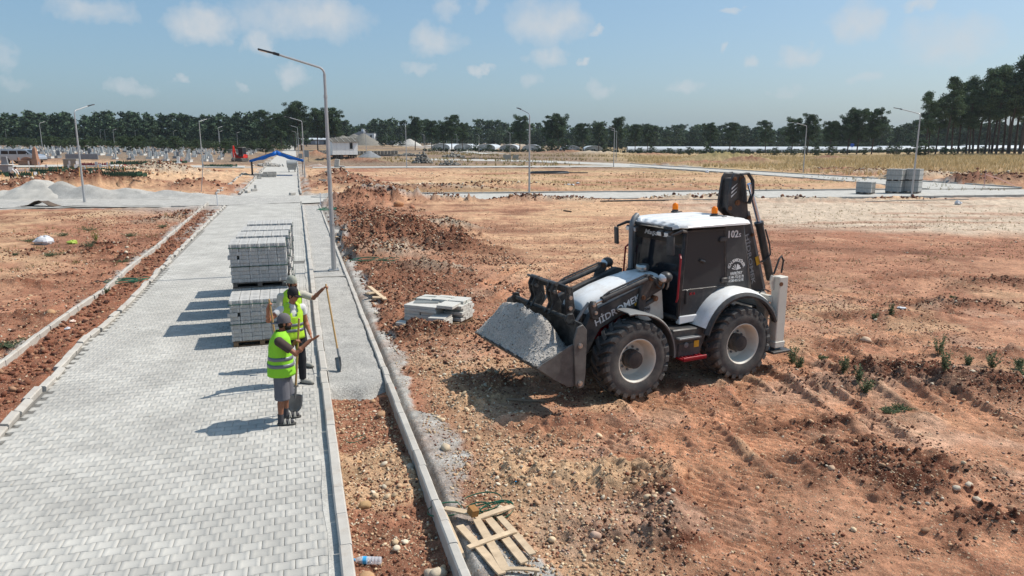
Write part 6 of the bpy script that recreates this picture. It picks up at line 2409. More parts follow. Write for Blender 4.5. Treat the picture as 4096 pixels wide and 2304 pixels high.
gl = 'street lamps of the site'
to_road = math.atan2(-RN[1], -RN[0])
L1 = lamp('tall near lamp post in the gravel strip, arm reaching over the paving', *RP(25.17, 1.04), to_road, gl, .055, True)
MB().box((-.02, -.068, 3.62), (.085, .012, .34)).build('yellow_sign', material('yellow_plate', srgb(222, 180, 30), .5), L1, .003).rotation_euler = (0, 0, .5)
MB().lathe([(.088, 0), (.092, .03), (.088, .06)], c=(0, 0, 1.55), n=8).build('clamp_ring', M_GALV, L1)
p = G(339, 811)
lamp('lamp post between the two gravel heaps on the left', p[0], p[1], math.radians(80), gl, near=True)
p = G(2117, 792)
lamp('lamp post on the near side of the crossroad, middle of the picture', p[0], p[1], math.radians(118), gl, near=True)
p = G(3646, 790)
lamp('lamp post in front of the double stack of pallets', p[0], p[1], math.radians(136), gl, near=True)
for (u, v, ang, lab, D) in ((3222, 697, 160, 'lamp post on the slanting road before the straw field', 106), (1624, 665, 100, 'lamp post beyond the field right of the white cabin', 121), (2457, 669, 165, 'front one of two lamp posts on the far pale road', 130),
              (2466, 648, 165, 'rear one of two lamp posts on the far pale road', 165), (2040, 621, 165, 'lamp post above the two far pallets', 208), (1828, 612, 165, 'small far lamp post right of the climbing road', 283),
              (1916, 605, 165, 'small far lamp post on the earth bank', 287), (1464, 628, 150, 'lamp post behind the grey gravel cone', 179), (1212, 707, 180 + math.degrees(ROAD_A), 'lamp post just right of the blue canopy', 87.6),
              (1193, 636, 180 + math.degrees(ROAD_A), 'first lamp post behind the canopy along the road', 159), (1186, 615, 180 + math.degrees(ROAD_A), 'second lamp post behind the canopy along the road', 237),
              (1178, 598, 180 + math.degrees(ROAD_A), 'third lamp post behind the canopy along the road', 346), (803, 665, 60, 'lamp post left of the small red excavator', 111), (877, 608, 60, 'lamp post behind the small red excavator', 190),
              (167, 608, 60, 'lamp post behind the silver van', 176), (1696, 605, 160, 'far lamp post at the foot of the climbing road', 292)):
  p = AT(u, D)
  lamp(lab, p[0], p[1], math.radians(ang), gl)
for (u, D, ang) in ((241, 352, 10), (457, 283, 60), (423, 330, 10), (405, 330, 60), (544, 330, 10), (697, 330, 60), (672, 360, 60), (112, 330, 60), (27, 330, 20), (950, 300, 60), (1548, 430, 160), (1786, 430, 160), (1609, 410, 160), (590, 380, 20), (640, 380, 20), (770, 360, 60), (1700, 330, 160), (880, 260, 60)):
  p = AT(u, D)
  lamp('small lamp post in the distance before the woods', p[0], p[1], math.radians(ang), 'distant lamp posts')


# ================================================================== GRAVEL HEAPS
def heap(name, label, x, y, rx, ry, h, mat, rz=0.0, seed=1, peaks=None, n=44, z=None, lumps=.04):
  th = np.linspace(0, 2 * PI, n + 1)[:-1]
  rr = np.concatenate([np.linspace(0, 1, 22), [1.08]])
  T_h, R_r = np.meshgrid(th, rr, indexing='ij')
  X = R_r * np.cos(T_h)
  Y = R_r * np.sin(T_h)
  wob = 1 + .10 * fbm(np.cos(T_h) * 1.5 + seed, np.sin(T_h) * 1.5, 2, seed)
  if peaks is None:
    peaks = [(0, 0, 1.0, 1.0)]
  Z = np.zeros_like(X)
  for (px_, py_, ph, pr) in peaks:
    d = np.hypot(X - px_, Y - py_) / pr
    Z = np.maximum(Z, ph * np.clip(1.04 - d, 0, 1))
  Z = np.where(Z > .93 * max(p[2] for p in peaks), .93 * max(p[2] for p in peaks) + (Z - .93 * max(p[2] for p in peaks)) * .4, Z)
  Z = Z * h * (1 + lumps * 2 * fbm(X * 2.5, Y * 2.5, 3, seed + 9)) + lumps * h * fbm(X * 7, Y * 7, 2, seed + 4) * (R_r < 1)
  Z = np.where(R_r >= 1.0, -.12 * h - .1, Z)
  V = np.stack([X * rx * wob, Y * ry * wob, Z], -1)
  m_ = len(rr)
  ii = np.arange(n * m_).reshape(n, m_)
  jj = np.roll(ii, -1, 0)
  F_ = np.stack([ii[:, :-1], ii[:, 1:], jj[:, 1:], jj[:, :-1]], -1).reshape(-1, 4)
  o = link(name, np_mesh(name, V.reshape(-1, 3), F_, mat, None, True))
  o.location = (x, y, (float(base(x, y)) if z is None else z) - .03)
  o.rotation_euler = (0, 0, rz)
  return tag(o, label, 'gravel heap', 'gravel heaps')


p = G(118, 800)
heap('gravel_heap', 'pale conical heap of crushed stone at the left by the crossroad', p[0] - .3, p[1] + 1.2, 3.9, 2.3, 1.45, M_GRAVEL_PALE, .12, 2, [(0.1, 0, 1, .85), (-.55, -.1, .42, .6)])
p = G(600, 800)
heap('gravel_heap', 'long low grey gravel bank right of the left lamp post', p[0] - 1.8, p[1] + 1.4, 7.4, 2.4, 1.35, M_GRAVEL, .13, 5, [(-.72, .1, 1.0, .34), (-.45, .0, .75, .45), (-.1, .15, .60, .5), (.3, .1, .42, .5), (.6, 0, .3, .4)])
p = RP(58.6, 2.0)
heap('gravel_heap', 'small grey gravel heap at the far corner of the crossing', p[0], p[1] + 2.6, 1.7, 1.1, .42, M_GRAVEL, .2, 8)
p = AT(1420, 420)
heap('gravel_heap', 'huge grey aggregate hill before the woods', p[0], p[1], 15.5, 12, 6.6, M_GRAVEL_HILL, 0, 11, [(-.45, 0, .92, .75), (-.05, .1, .98, .8), (.30, 0, 1.0, .72), (.72, -.1, .35, .4)], 60, None, .03)
p = AT(1638, 425)
heap('gravel_heap', 'sharp pale gravel cone by the greenhouses', p[0], p[1], 6.8, 6, 4.0, M_GRAVEL_PALE, 0, 14, None, 40, None, .02)
p = AT(1590, 430)
heap('gravel_heap', 'low pale gravel heap left of the sharp cone', p[0], p[1], 3.5, 4, 1.6, M_GRAVEL_PALE, 0, 15, None, 30, None, .02)
p = AT(1477, 180)
heap('gravel_heap', 'small blue grey gravel cone right of the white cabin', p[0], p[1], 3.1, 3, 1.7, gravel_material('blue_grey_gravel', srgb(128, 130, 132), 14, .12, .05), 0, 17, None, 36, None, .03)

# dark tarpaulin sheet under the pale heap
p = G(155, 826)
tp = MB()
vs, fs = [], []
for i in range(9):
  for j in range(5):
    x = -1.3 + i * .32
    vs.append((x, -.4 + j * .25, .05 + .42 * math.exp(-((x - .2) / .6) ** 2) * (1 - j * .06) + .05 * random.random()))
for i in range(8):
  for j in range(4):
    fs.append((i * 5 + j, i * 5 + 5 + j, i * 5 + 6 + j, i * 5 + 1 + j))
tp.add(vs, fs)
o = tp.build('tarpaulin', material('brown_sheet', srgb(92, 78, 66), .8, var=.3, vscale=4), None, 0, 1, 40)
o.modifiers.new('thickness', 'SOLIDIFY').thickness = .03
o.location = wx(p[0], p[1])
tag(o, 'brown sheet thrown at the foot of the pale stone heap', 'sheet')

# ================================================================== THE BLUE CANOPY OVER THE ROAD
M_TARP = material('blue_tarpaulin', srgb(30, 124, 214), .42, var=.10, vscale=1.5, bump=.02, bscale=4, translucent=.45)
CN = empty('canopy', (*RP(97.5, -2.3), float(base(*RP(97.5, -2.3)))), ROAD_A)
tag(CN, 'blue tarpaulin canopy on thin black posts spanning the road', 'canopy')
HW, EZ, AZ_, DP = 3.05, 1.95, 3.05, 3.0
for sd in (-1, 1):
  rings = []
  for j in range(7):
    y = -DP / 2 + DP * j / 6
    ring = []
    for i in range(11):
      t = i / 10
      x = sd * HW * (1.06 * t)
      z = AZ_ - (AZ_ - EZ) * (1.04 * t) - .10 * math.sin(PI * t) + .03 * math.sin(j * 2.2 + i)
      ring.append((x, y, z))
    rings.append(ring)
  mb = MB().loft(rings, caps=False, closed=False)
  # hanging front edge
  vs = [(r_[0], r_[1], r_[2] - (.02 if k == 0 else 0)) for k, r_ in enumerate(rings[0])]
  low = [(r_[0], r_[1] - .05, r_[2] - .52 + .028 * k - .03 * math.sin(k * 1.7)) for k, r_ in enumerate(rings[0])]
  mb.add(vs + low, [(i, i + 1, 11 + i + 1, 11 + i) for i in range(10)])
  o = mb.build('tarpaulin', M_TARP, CN, 0, 1, 60)
  o.modifiers.new('thickness', 'SOLIDIFY').thickness = .02
  for j in range(4):
    y = -DP / 2 + .1 + (DP - .2) * j / 3
    MB().cyl((sd * HW, y, 0), (sd * HW, y, EZ), .035, 8).build('post', M_BLACK, CN)
    MB().tube([(sd * HW, y, EZ - .35), (sd * (HW - .35), y, EZ + .06)], .022, 6).build('brace', M_BLACK, CN)
    MB().tube([(sd * HW, y, EZ), (0, y, AZ_ - .06)], .025, 6).build('rafter', M_BLACK, CN)
  MB().tube([(sd * HW, -DP / 2, EZ), (sd * HW, DP / 2, EZ)], .03, 6).build('eave_bar', M_BLACK, CN)

# waste container under the canopy
M_BIN = material('galvanised_bin', srgb(150, 153, 152), .5, metal=.4, var=.12, vscale=4)
WB = empty('waste_container', (*RP(106, -.62), float(base(*RP(106, -.62)))), ROAD_A + .1)
tag(WB, 'grey steel waste container standing under the right end of the canopy', 'waste container')
rings = [[(-w, -d, z), (w, -d, z), (w, d, z), (-w, d, z)] for w, d, z in ((.50, .36, .30), (.62, .48, 1.15), (.66, .52, 1.17), (.66, .52, 1.22))]
MB().loft(rings).build('tub', M_BIN, WB, .02)
MB().lathe([(.5, -.62), (.5, .62)], c=(0, 0, 1.10), axis=(1, 0, 0), n=20).build('lid', M_BIN, WB)
for (a, b) in ((-.4, -.28), (.4, -.28), (-.4, .28), (.4, .28)):
  MB().cyl((a - .03, b, .11), (a + .03, b, .11), .11, 12).cyl((a, b, .12), (a, b, .34), .03, 6).build('castor', M_BLACK, WB)
MB().lathe([(.13, 0), (.13, .01), (0, .01)], c=(.2, -.465, .75), axis=(0, -1, 0), n=16).build('emblem', M_LETTERG, WB)
for (s_, t_, lab) in ((150, .9, 'grey steel bin on a post beside the far road'), (146, 1.9, 'grey steel container beside the far kerb')):
  x, y = RP(s_, t_)
  b_ = empty('waste_container', (x, y, float(base(x, y))), ROAD_A)
  tag(b_, lab, 'waste container')
  sc_ = 1.0 if t_ < 1.5 else 1.5
  MB().box((0, 0, 1.0 * sc_), (.7 * sc_, .6 * sc_, .8 * sc_)).build('tub', M_BIN, b_, .03)
  MB().box((0, 0, 1.42 * sc_), (.76 * sc_, .66 * sc_, .06)).build('lid', M_BIN, b_, .02)
  for k in (-.25, .25):
    MB().cyl((k * sc_, 0, 0), (k * sc_, 0, .65 * sc_), .04, 6).build('post', M_BLACK, b_)

# heap of paving blocks on the road under the canopy
BK = empty('block_pile', (*RP(93.3, -3.6), float(base(*RP(93.3, -3.6)))), ROAD_A)
tag(BK, 'pile of grey kerb blocks on the road before the canopy', 'block pile')
kb = MB().box((0, 0, 0), (.48, .30, .20)).mesh('kerb_block', M_KERB, .015)
for L in range(3):
  for i in range(5):
    for j in range(2):
      if (L == 2 and i in (0, 1)) or (L == 1 and i == 0 and j == 0):
        continue
      o = link('kerb_block', kb, BK)
      o.location = (-1.1 + i * .52 + random.gauss(0, .03), -.2 + j * .36 + random.gauss(0, .03), .11 + L * .21)
      o.rotation_euler = (0, 0, random.gauss(0, .08))
for i, (s_, t_, rz_, up_) in enumerate(((70.5, -3.7, .1, True), (69.4, -3.75, .4, False), (67.4, -4.2, 1.1, False), (75.5, -6.0, .3, False), (89.5, -4.2, .2, False), (63.8, -.45, .5, False))):
  o = link('kerb_block', kb)
  x, y = RP(s_, t_)
  o.location = (x, y, float(base(x, y)) + (.24 if up_ else .10))
  o.rotation_euler = (0, PI / 2 if up_ else 0, ROAD_A + rz_)
  tag(o, ('kerb block standing on end on the road before the canopy', 'kerb block lying at the foot of the upright block', 'loose kerb block at the left kerb start', 'loose kerb block on the sandy verge', 'kerb block lying by the canopy posts', 'large kerb stone at the corner of the crossing')[i], 'kerb block', 'loose kerb blocks')

# sloping boards beside the lamp post behind the canopy
for i, (s_, t_) in enumerate(((86, 1.7), (84, 2.4))):
  pts = [RP(s_ - 8 * k, t_ + .32 * k * 4) for k in (0, 1)]
  a, b = Vector((*pts[0], float(base(*pts[0])) + .25)), Vector((*pts[1], float(base(*pts[1])) + .2))
  o = MB().tube([(0, 0, 0), tuple(b - a)], .12, 6).build('timber', material('grey_timber', srgb(140, 132, 122), .85), None, 0, 1, 20)
  o.location = a
  tag(o, ('long grey timber lying beside the canopy lamp post', 'second grey timber lying right of the canopy')[i], 'timber', 'timbers beside the road')

# ================================================================== SMALL RED EXCAVATOR
EX = empty('mini_excavator', (*AT(958, 133), float(base(*AT(958, 133)))), math.radians(-98))
tag(EX, 'small red excavator with dark cab beside the road', 'excavator')
M_EXR = material('excavator_red', srgb(196, 40, 30), .4, var=.08)
for sd in (-1, 1):
  outl_t = [(math.cos(a) * .28 + (1.0 if abs(a) < PI / 2 or a > 3 * PI / 2 else -1.0), math.sin(a) * .28 + .3) for a in np.linspace(0, 2 * PI, 21)[:-1]]
  MB().prism(outl_t, sd * .72 - .17, sd * .72 + .17).build('track', M_TYRE, EX, .02)
MB().box((0, 0, .40), (1.2, 1.1, .25)).build('undercarriage', M_BLACK, EX, .03)
MB().prism([(.55, .62), (-1.0, .62), (-1.1, .75), (-1.1, 1.15), (-.9, 1.30), (.2, 1.30), (.6, 1.0)], -.80, .80).build('body', M_EXR, EX, .05)
cabx = MB()
for (x, y) in ((.62, -.05), (.62, .78), (-.50, -.05), (-.50, .78)):
  cabx.tube([(x, y, 1.0), (x - .08, y, 2.45)], .05, 6)
cabx.box((.0, .365, 2.48), (1.3, .95, .10)).box((.05, .365, 1.05), (1.15, .85, .3))
cabx.build('cab_frame', M_BLACK, EX, .02)
MB().box((.02, .365, 1.75), (1.08, .78, 1.3)).build('cab_glass', M_TINT, EX, .02)
MB().box((0, .365, 2.545), (1.3, .95, .03)).build('cab_roof', M_OFFW, EX, .01)
boom_e = MB().prism([(.55, .85), (.75, .80), (1.25, 1.9), (1.5, 2.75), (1.35, 2.85), (1.05, 2.1)], -.62, -.38)
boom_e.build('boom', M_EXR, EX, .02)
MB().prism([(1.30, 2.85), (1.52, 2.80), (1.75, 1.7), (1.62, .75), (1.50, .75), (1.50, 1.7)], -.58, -.42).build('dipper', M_EXR, EX, .02)
MB().cyl((1.0, -.5, 1.45), (1.45, -.5, 2.55), .05, 8).build('boom_ram', M_BRIGHT, EX)
MB().prism([(1.45, .75), (1.7, .8), (2.1, .35), (2.0, .15), (1.55, .05), (1.35, .35)], -.75, -.25).build('bucket', M_STEEL, EX, .03)
MB().box((1.45, 0, .32), (.10, 1.7, .42)).box((1.1, .4, .35), (.7, .1, .1)).box((1.1, -.4, .35), (.7, .1, .1)).build('dozer_blade', M_STEEL, EX, .02)

# ================================================================== SILVER VAN
VN = empty('minibus', (*AT(84, 108), float(base(*AT(84, 108))) + .05), math.radians(-8))
VN.scale = (1.2, 1, 1)
tag(VN, 'silver minibus with dark windows parked by the graves', 'minibus')
M_SILVER = material('silver_paint', srgb(170, 176, 184), .3, metal=.5, var=.05, coat=.3)
rings = []
side_p = [(-2.55, .38), (-2.60, .9), (-2.52, 1.35), (-2.40, 1.92), (-2.2, 2.0), (.85, 1.98), (1.15, 1.90), (1.85, 1.30), (2.45, 1.12), (2.62, .92), (2.66, .45), (2.55, .36)]
vb = MB().prism(side_p, -.93, .93).build('body', M_SILVER, VN, .09, 3)
for sd in (-1, 1):
  y = sd * .935
  for (a, b) in ((-2.25, -1.25), (-1.18, -.10)):
    MB().prism([(a, 1.28), (b, 1.28), (b, 1.78), (a + .05, 1.78)], *sorted((y, y - sd * .02))).build('window', M_TINT, VN, .01)
  MB().prism([(.02, 1.28), (1.62, 1.28), (1.12, 1.76), (.02, 1.80)], *sorted((y, y - sd * .02))).build('window', M_TINT, VN, .01)
  for wx_ in (-1.55, 1.62):
    w_ = MB().lathe([(.2, -.11), (.33, -.11), (.34, 0), (.33, .11), (.2, .11)], c=(wx_, sd * .84, .34), axis=(0, 1, 0), n=22, closed=True).build('wheel', M_TYRE, VN)
    MB().lathe([(.21, -.02), (.20, .06), (.05, .03), (0, .03)], c=(wx_, sd * .86, .34), axis=(0, sd, 0), n=16).build('rim', M_BRIGHT, w_)
    MB().lathe([(.41, -.012), (.41, .012), (0, .012)], c=(wx_, sd * .925, .36), axis=(0, 1, 0), n=22).build('wheel_arch', M_BLACK, VN)
  MB().box((1.28, sd * 1.0, 1.32), (.12, .14, .2)).build('mirror', M_SILVER, VN, .03)
  MB().box((2.50, sd * .72, .95), (.24, .32, .16), (0, .3, 0)).build('headlight', M_LENS, VN, .03)
MB().box((2.62, 0, .5), (.12, 1.75, .22)).build('bumper', M_BLACK, VN, .04)
MB().add([(1.16, -.82, 1.87), (1.16, .82, 1.87), (1.80, .86, 1.33), (1.80, -.86, 1.33)], [(0, 1, 2, 3)]).build('windscreen', M_TINT, VN, 0, 1, 0).location = (.03, 0, .02)

# ================================================================== PEOPLE AMONG THE GRAVES
def far_person(label, x, y, face, joints, top_m, leg_m, cap_m, items=None, s=1.0):
  T = frame_fn(None, face)
  J = {k: T(*v) * s for k, v in joints.items()}
  b = MB()
  ax = Matrix((T(1, 0, 0), T(0, 1, 0), Vector((0, 0, 1)))).transposed().to_4x4()
  limb(b, [J['pelvis'], (J['pelvis'] + J['chest']) / 2, J['chest']], [.13, .125, .13])
  limb(b, [J['chest'], J['head']], [.07, .055])
  b.ball(J['head'], (.095, .08, .115), 12, 8, ax)
  b.ball(J['head'] + T(.09, 0, -.01), .02, 6, 4)
  for q_ in ('r', 'l'):
    limb(b, [J['sh_' + q_], J['el_' + q_], J['wr_' + q_]], [.055, .045, .032])
    limb(b, [J['wr_' + q_], J['wr_' + q_] + T(.03, 0, -.08)], [.034, .022])
    limb(b, [J['hip_' + q_], J['kn_' + q_], J['an_' + q_]], [.08, .06, .042])
    limb(b, [J['an_' + q_] + Vector((0, 0, -.03)), J['an_' + q_] + T(.17, 0, -.04)], [.045, .035])
  o = link('person', remeshed('person', b, .018, M_SKIN, 3))
  o.location = (x, y, GZ(x, y) if y < 110 else float(base(x, y)))
  tag(o, label, 'person')
  t_ = MB()
  limb(t_, [J['pelvis'] + (J['chest'] - J['pelvis']) * .25, J['chest']], [.155, .155])
  for q_ in ('r', 'l'):
    limb(t_, [J['chest'], J['sh_' + q_]], [.11, .085])
    limb(t_, [J['sh_' + q_], J['el_' + q_], J['el_' + q_].lerp(J['wr_' + q_], .8)], [.075, .066, .055])
  link('shirt', remeshed('shirt', t_, .02, top_m, 3), o)
  l_ = MB()
  limb(l_, [J['pelvis'], J['pelvis'] + Vector((0, 0, .06))], [.155, .145])
  for q_ in ('r', 'l'):
    limb(l_, [J['hip_' + q_], J['kn_' + q_], J['an_' + q_]], [.105, .085, .07])
  link('trousers', remeshed('trousers', l_, .02, leg_m, 3), o)
  h_ = MB().ball(J['head'] + T(-.02, 0, .03), (.105, .095, .11), 12, 8, ax)
  h_.build('hair', cap_m, o)
  return o


p = G(52, 745)
far_person('person in white shirt and dark trousers bending over a grave', p[0], p[1] + .2, math.radians(-10),
     dict(pelvis=(-.25, 0, .92), chest=(.18, 0, 1.22), head=(.42, 0, 1.40), sh_r=(.22, -.18, 1.22), el_r=(.50, -.2, 1.0), wr_r=(.66, -.16, .72), sh_l=(.22, .18, 1.22), el_l=(.42, .2, .95), wr_l=(.55, .16, .70),
        hip_r=(-.25, -.1, .88), kn_r=(-.15, -.1, .48), an_r=(-.2, -.1, .08), hip_l=(-.25, .1, .88), kn_l=(-.05, .12, .48), an_l=(.02, .12, .08)), M_TEE_WH, M_TROUS, M_HAIR)
st_j = dict(pelvis=(0, 0, .92), chest=(0, 0, 1.32), head=(.02, 0, 1.62), sh_r=(0, -.19, 1.40), el_r=(.0, -.26, 1.14), wr_r=(.1, -.2, .95), sh_l=(0, .19, 1.40), el_l=(0, .26, 1.14), wr_l=(.1, .2, .95),
      hip_r=(0, -.1, .88), kn_r=(.02, -.11, .48), an_r=(0, -.12, .08), hip_l=(0, .1, .88), kn_l=(.02, .11, .48), an_l=(0, .12, .08))
p = AT(984, 142)
far_person('person in white shirt standing just right of the small excavator', p[0], p[1], math.radians(-80), st_j, M_TEE_WH, M_SHORT_G, M_HAIR)

# ================================================================== SITE CABIN ON WHEELS
CB = empty('site_cabin', (*AT(1372, 150), float(base(*AT(1372, 150))) + .35), math.radians(31))
tag(CB, 'white panelled site cabin on dark wheels with grey corrugated roof', 'cabin')
M_CAB = material('white_panel', srgb(232, 233, 232), .5, var=.05, vscale=2, dirt=srgb(150, 136, 120), dirt_amt=.15)
CL, CW, CZ0, CZ1 = 5.3, 2.3, .85, 3.45
MB().box((0, 0, (CZ0 + CZ1) / 2), (CL - .06, CW - .06, CZ1 - CZ0 - .02)).build('wall', M_CAB, CB, 0, 1, 0)
for i in range(6):
  for (z0, z1) in ((CZ0, CZ0 + .8), (CZ0 + .8, CZ1)):
    x0 = -CL / 2 + i * CL / 6
    if i == 4 and z0 > CZ0:
      continue
    MB().box((x0 + CL / 12, -CW / 2, (z0 + z1) / 2), (CL / 6 - .035, .04, z1 - z0 - .035)).build('panel', M_CAB, CB, .01)
for j in range(3):
  y0 = -CW / 2 + j * CW / 3
  MB().box((-CL / 2, y0 + CW / 6, (CZ0 + CZ1) / 2), (.04, CW / 3 - .035, CZ1 - CZ0 - .03)).build('panel', M_CAB, CB, .01)
x0 = -CL / 2 + 4 * CL / 6
MB().box((x0 + CL / 12 - .05, -CW / 2 - .012, CZ0 + 1.78), (.62, .03, 1.25)).build('window', material('dark_opening', srgb(40, 38, 36), .5), CB, .005)
for (dx, dz, sx_, sz_) in ((0, .66, .72, .06), (0, -.66, .72, .06), (-.34, 0, .06, 1.3), (.34, 0, .06, 1.3)):
  MB().box((x0 + CL / 12 - .05 + dx, -CW / 2 - .03, CZ0 + 1.78 + dz), (sx_, .06, sz_)).build('window_frame', M_CAB, CB, .004)
M_ASB = material('fibre_cement_roof', srgb(86, 83, 77), .85, var=.15, vscale=2)
for sd in (-1, 1):
  rings = []
  for i in range(61):
    x = -CL / 2 - .25 + (CL + .5) * i / 60
    w_ = .03 * math.sin(i * 1.9)
    rings.append([(x, sd * (CW / 2 + .3), CZ1 - .08 + w_), (x, 0, CZ1 + .72 + w_), (x, 0, CZ1 + .76 + w_), (x, sd * (CW / 2 + .3), CZ1 - .04 + w_)])
  rf_ = MB().loft(rings).build('roof', M_ASB, CB, 0, 1, 40)
  for i in range(5):
    x = -CL / 2 + .1 + i * 1.2
    MB().tube([(x, sd * (CW / 2 + .31), CZ1 - .0), (x + .35 * sd, 0, CZ1 + .80)], .045, 6).build('batten', M_OFFW, rf_)
MB().prism([(-CW / 2, CZ1), (CW / 2, CZ1), (0, CZ1 + .7)], -CL / 2 + .02, -CL / 2 + .06, 'yz').build('gable', M_CAB, CB)
MB().box((0, 0, CZ0 - .1), (CL, 1.4, .16)).build('chassis', M_BLACK, CB, .02)
for x in (-1.6, -.7, 1.5, 2.1):
  for sd in (-1, 1):
    MB().lathe([(.12, -.12), (.36, -.12), (.40, -.05), (.40, .05), (.36, .12), (.12, .12)], c=(x, sd * .85, .40), axis=(0, 1, 0), n=18, closed=True).build('wheel', M_TYRE, CB)

# broken concrete piece standing at the near road edge
o = MB().box((0, 0, .7), (.75, .5, 1.4), (0, .12, 0)).box((.7, .1, .2), (1.0, .5, .35), (0, .1, .2)).build('concrete_piece', M_KERB, None, .04)
o.location = wx(*AT(1344, 118))
tag(o, 'broken upright concrete piece before the white cabin', 'concrete')


# ================================================================== FAR PALLETS AND HEAPS OF STONES
def small_pallet(label, u, D, group, n=1, w=1.2, rz=.1, mat=M_BLOCK):
  p = AT(u, D)
  R = empty('paver_pallet', (p[0], p[1], float(base(*p))), rz)
  tag(R, label, 'paver pallet', group)
  mb = MB()
  for L in range(5):
    mb.box((random.gauss(0, .015), random.gauss(0, .015), .14 + .1 + L * .2), (w, 1.05, .19))
  mb.build('stones', mat, R, .012)
  pm = MB().box((0, 0, .11), (w, 1.05, .03))
  for x in (-.5, 0, .5):
    pm.box((x * w / 1.2, 0, .05), (.1, 1.05, .09))
  pm.build('pallet', M_PALLET_G, R)
  return R


M_PALD = material('weathered_paver', srgb(140, 136, 128), .92, var=.1, vscale=6)
small_pallet('left one of two pale pallets in the far field', 2028, 171, 'two far pallets', 1, 1.7, .1, M_PALD)
small_pallet('right one of two pale pallets in the far field', 2063, 171, 'two far pallets', 1, 1.25, .1, M_PALD)
for i in range(12):
  small_pallet('grey pallet in the long row behind the white cabin', 1432 + i * 13.8, 212 + i * 1.5, 'row of far grey pallets', 1, 1.0 if i % 3 else .85, .05, M_PALD)
for i in range(5):
  small_pallet('grey pallet between the road and the white cabin', 1268 + i * 12, 205 + i, 'grey pallets left of the cabin', 1, 1.1, .15, M_PALD)
for i, u in enumerate((1245, 1263, 1285, 1300)):
  small_pallet('grey pallet behind the red earth heaps by the road', u, 178 + 4 * (i % 2), 'grey pallets behind the earth heaps', 1, 1.1, .2, M_PALD)
for i in range(9):
  small_pallet('grey pallet in the row among the graves by the road', 975 + i * 13 + (12 if i > 5 else 0), 262, 'grey pallets among the graves', 1, 1.15, .05, M_PALD)
for i in range(4):
  small_pallet('grey pallet above the small excavator', 918 + i * 14, 205, 'grey pallets above the excavator', 1, 1.2, .05, M_PALD)
small_pallet('pallet of grey stones among the near graves', 276, 100, 'single pallets in the cemetery', 1, 1.7, .15, M_PALD)


def stone_pile(label, u, D, rx, h, n, mat, sz=.22):
  p = AT(u, D)
  mb = MB()
  for _ in range(n):
    a, r = random.random() * 2 * PI, random.random() ** .6
    x, y = rx * r * math.cos(a), rx * .6 * r * math.sin(a)
    z = h * (1 - r) * random.random()
    mb.box((x, y, z + sz * .3), (sz * random.uniform(.7, 1.3), sz * random.uniform(.6, 1.0), sz * random.uniform(.4, .8)), (random.random() * 3, random.random() * 3, random.random() * 3))
  o = mb.build('stone_pile', mat, None, 0, 1, 0)
  o.location = (p[0], p[1], float(base(*p)))
  o['kind'] = 'stuff'
  return tag(o, label, 'stone pile')


stone_pile('tall loose pile of broken pale paving stones across the field', 1688, 140, 1.9, 2.6, 170, M_PALD, .34)
stone_pile('low spread of broken pale paving stones right of the tall pile', 1796, 131, 2.0, .9, 90, M_PALD, .3)
stone_pile('grey rubble below the climbing road', 1810, 190, 3.0, 1.1, 90, M_PALD, .5)
stone_pile('grey rubble right of the pallet row', 1640, 205, 4.0, .7, 80, M_PALD, .45)
stone_pile('scattered grey blocks left of the road beyond the canopy', 1065, 118, 2.5, .35, 70, M_KERB, .35)

# ================================================================== GREENHOUSES, SHEDS, WHITE BUILDING
M_POLY = material('greenhouse_plastic', srgb(188, 193, 196), .45, var=.06, vscale=.3)
M_POLYE = material('greenhouse_end', srgb(166, 171, 172), .6, var=.1, vscale=.5)
GWd, GHt, GLn = 8.4, 2.7, 46.0
prof_g = [(GWd / 2 * math.cos(a), 1.0 + (GHt - 1.0) * math.sin(a)) for a in np.linspace(0, PI, 13)]
prof_g = [(GWd / 2, 0)] + prof_g + [(-GWd / 2, 0)]
cov_me = MB().loft([[(x, y, z) for x, z in prof_g] for y in (0, GLn)], caps=False, closed=False).mesh('cover', M_POLY, 0, 1, 40)
end_me = MB().add([(x * .985, 0, z * .985) for x, z in prof_g], [tuple(range(len(prof_g)))[::-1]]).mesh('end_wall', M_POLYE)
hoop_me = MB().tube([(x, -.05, z + .04) for x, z in prof_g], .12, 5).mesh('end_hoop', M_POLY)
door_me = MB().box((0, -.06, 1.1), (2.2, .06, 2.2)).mesh('door', M_POLY, .01)
gi = 0
ORD = 'first second third fourth fifth sixth seventh eighth ninth tenth eleventh twelfth thirteenth fourteenth fifteenth sixteenth seventeenth eighteenth nineteenth twentieth twenty-first twenty-second twenty-third twenty-fourth twenty-fifth twenty-sixth'.split()
for (u0, u1, D) in ((1560, 1590, 455), (1715, 2080, 345), (2080, 2170, 352), (2240, 2420, 335), (2470, 3120, 330), (3120, 4250, 318)):
  xa, xb = (u0 - 2048) / 2958 * D, (u1 - 2048) / 2958 * D
  k = max(1, int((xb - xa) / (GWd + .5)))
  for i in range(k):
    x = xa + (i + .5) * (xb - xa) / k
    lying = u0 > 2400
    if lying and i % 4:
      continue
    gi += 1
    R = empty('greenhouse', (x, D + random.uniform(-1, 3), float(base(x, D)) - .2), math.radians(random.gauss(-4, 1)) - (PI / 2 if lying else 0))
    tag(R, ('long white greenhouse seen side on, %s from the left before the woods' if lying else 'white tunnel greenhouse with rounded end, %s from the left') % ORD[gi - 1], 'greenhouse', 'white tunnel greenhouses')
    link('cover', cov_me, R)
    link('end_wall', end_me, R)
    link('end_hoop', hoop_me, R)
    link('door', door_me, R)

